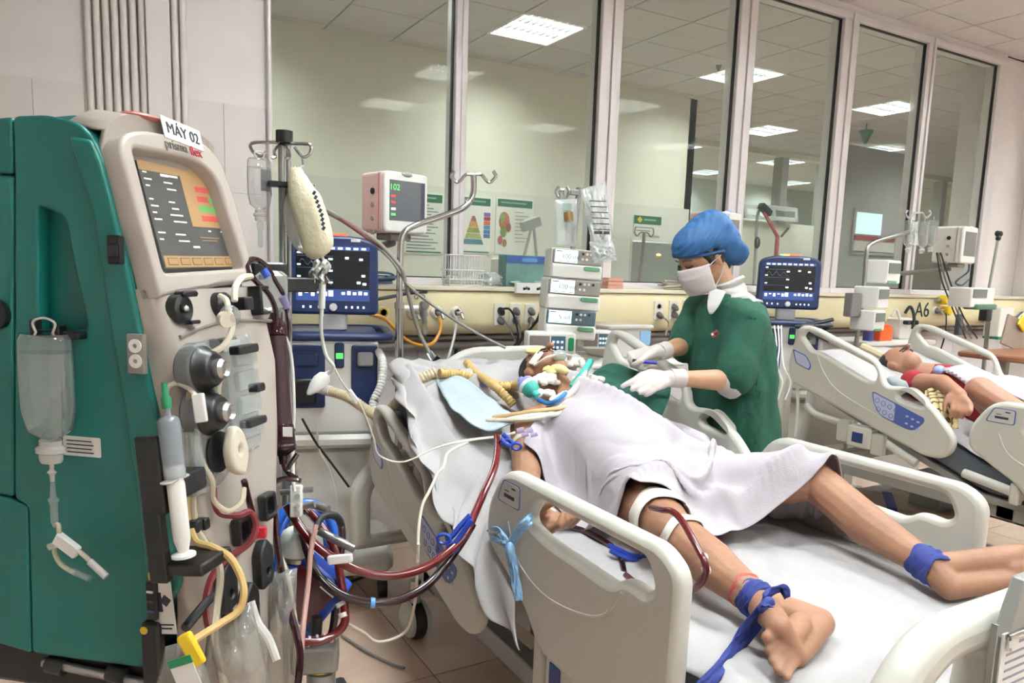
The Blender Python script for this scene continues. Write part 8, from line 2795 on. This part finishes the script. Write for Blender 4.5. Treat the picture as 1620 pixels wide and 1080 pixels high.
gauze(868, 604, 2.66, .05, .05, .022, m_tape, 'crumpled white gauze beside the ear of the nearest patient', 1)
gauze(893, 632, 2.55, .06, .04, .018, m_tape, 'white gauze under the chin of the nearest patient', 4)
gauze(876, 586, 2.70, .035, .04, .014, mat('pad_yellow', 'd9c88a', .7), 'yellowish gauze on the cheek of the nearest patient', 9)
gauze(930, 606, 2.70, .04, .06, .03, m_tape, 'white gauze between the face of the patient and the green drape', 6)
gauze(856, 625, 2.60, .05, .04, .02, m_tape, 'white gauze behind the violet breathing filter', 12)
gauze(905, 578, 2.80, .04, .04, .02, m_tape, 'white gauze above the forehead of the nearest patient', 15)
for pts, m_, lab in (([(780, 660, 2.50), (815, 655, 2.46), (850, 650, 2.44), (890, 645, 2.44), (920, 640, 2.48)], mat('line_tan', 'c3a679', .4, var=0), 'tan'), ([(770, 664, 2.50), (812, 664, 2.45), (855, 660, 2.42), (885, 645, 2.46), (905, 625, 2.52)], m_line, 'pale'), ([(785, 668, 2.48), (820, 660, 2.45), (852, 656, 2.43), (880, 655, 2.43), (912, 643, 2.46)], m_offw, 'white')):
    hose('neck_line', pts, .0075, m_, '%s infusion line running across the right shoulder of the patient' % lab, 'tube')
hose('teal_tube', [(852, 632, 2.52), (868, 638, 2.48), (882, 632, 2.47), (895, 622, 2.5)], .008, mat('tube_blue', '2c6fae', .4, var=0), 'short blue tube under the breathing filter at the shoulder', 'tube')
def lay(px, py, lift=.012):
    """Point on the raised sheet under a pixel."""
    lo, hi = 2.0, 3.2
    for _ in range(30):
        mid = (lo + hi) / 2
        p = P(px, py, d=mid)
        if p.z > sheet_z(p.x, p.y) + lift:
            lo = mid
        else:
            hi = mid
    return P(px, py, d=lo)


def dlay(px, py, lift):
    return (px, py, (lay(px, py, lift) - V((0, 0, CAM_H))).dot(fwd))


m_honey = mat('hose_honey', 'b99c62', .45)
corrugated('breathing_hose', (dlay(695, 590, .03), dlay(725, 592, .03), dlay(755, 600, .03), dlay(790, 610, .035), dlay(815, 610, .05), (828, 608, 2.62)), .019, m_honey, 'honey coloured corrugated hose over the pillow to the breathing filter')
corrugated('breathing_hose', ((738, 573, 2.95), dlay(752, 590, .03), dlay(775, 605, .07), dlay(797, 624, .05), dlay(812, 640, .04)), .017, m_honey, 'second honey coloured hose crossing the pillow beside the first')
# absorbent pad with syringes and labels on the raised sheet
pd_ = coons([P(720, 655, d=2.52), P(770, 678, d=2.44), P(815, 668, d=2.46)], [P(688, 598, d=2.80), P(735, 598, d=2.78), P(790, 640, d=2.62)],
            [P(720, 655, d=2.52), P(702, 625, d=2.66), P(688, 598, d=2.80)], [P(815, 668, d=2.46), P(808, 655, d=2.53), P(790, 640, d=2.62)], 24, 24)
for i in range(24):
    for j in range(24):
        k = pd_[i, j]
        pd_[i, j, 2] = max(k[2], sheet_z(k[0], k[1]) + .006) + .016 * noise.noise(V((k[0] * 11, k[1] * 11, 2)))
single('absorbent_pad', cloth_mb(pd_), mat('pad_paleblue', 'a3b0b6', .8, bump=.2, bscale=120), 'pale blue absorbent pad on the raised sheet left of the patient', 'pad', solid=.004)


single('purple_cap', MB().ell(lay(767, 611, .02), (.026, .020, .018)), mat('cap_lilac', '9a93c8', .4), 'lilac plastic cap lying on the pale blue pad', 'cap')
single('orange_stopper', MB().cyl(lay(772, 640, .016), lay(783, 646, .016), .010, n=10), mat('cap_vermilion', 'd9472a', .4), 'small orange red cap lying on the pale blue pad', 'stopper')
yl = MB().tube([lay(780, 645, .012), lay(800, 655, .012), lay(815, 663, .012)], .014, n=10, flat=.4)
single('yellow_packet', yl, mat('packet_yellow', 'e3d58a', .6), 'pale yellow packet between the orange cap and the shoulder', 'packet')
tpk = MB().tube([lay(757, 655, .02), lay(760, 670, .02)], .006, n=8).tube([lay(750, 658, .02), lay(768, 654, .02)], .005, n=8)
single('stopcock', tpk, m_milk, 'clear three way stopcock hanging on the edge of the pale blue pad', 'stopcock')

# ---- clipboard on the footboard
M_cb = Matrix.Translation(P(1612, 1030, y=.60)) @ Matrix.Rotation(R(-6), 4, 'X')
cbt = thing('clipboard', 'clear clipboard with a printed chart hung on the footboard by a steel clip', 'clipboard', P(1612, 1080, y=.60))
cbx = P(1572, 1030, y=.598).x
zt = P(1600, 985, y=.598).z
obj('board', MB().rbox(cbx - .012, cbx + .22, .592, .598, zt - .30, zt + .012, .006), clear('board_clear', 'e6e4de', .5, .1), cbt)
obj('board_edge', MB().box(cbx - .014, cbx - .010, .590, .600, zt - .30, zt + .012), m_bedgrey, cbt)
ppc = obj('chart', MB().box(cbx + .006, cbx + .20, .589, .5915, zt - .28, zt - .008), m_paper, cbt, smooth=False)
ln = MB()
gz = random.Random(3)
for k in range(16):
    w = gz.uniform(.05, .15)
    ln.box(cbx + .022, cbx + .022 + w, .5882, .5892, zt - .05 - .0145 * k, zt - .046 - .0145 * k)
ln.box(cbx + .06, cbx + .15, .5882, .5892, zt - .034, zt - .028)
tag(obj('chart_text', ln, mat('text_violet', '8d8795', .6), ppc, smooth=False), kind='stuff')
cx_ = P(1600, 955, y=.595)
obj('clip_wings', MB().prism([(-.03, -.05), (.12, -.05), (.12, .05), (.01, .05), (-.012, .0)], -.012, .012, Matrix.Translation((cx_.x + .015, .60, zt + .028)) @ Matrix.Rotation(R(90), 4, 'X')), m_bedgrey, cbt, bevel=.004)
obj('clip_bar', MB().cyl((cx_.x - .02, .584, zt - .012), (cx_.x + .14, .584, zt - .012), .006, n=10), m_chrome, cbt)
obj('clip_wire', MB().tube(spline([(cx_.x - .018, .584, zt - .012), (cx_.x - .022, .583, zt - .03), (cx_.x - .01, .583, zt - .035)], 4), .003, n=6), m_chrome, cbt)
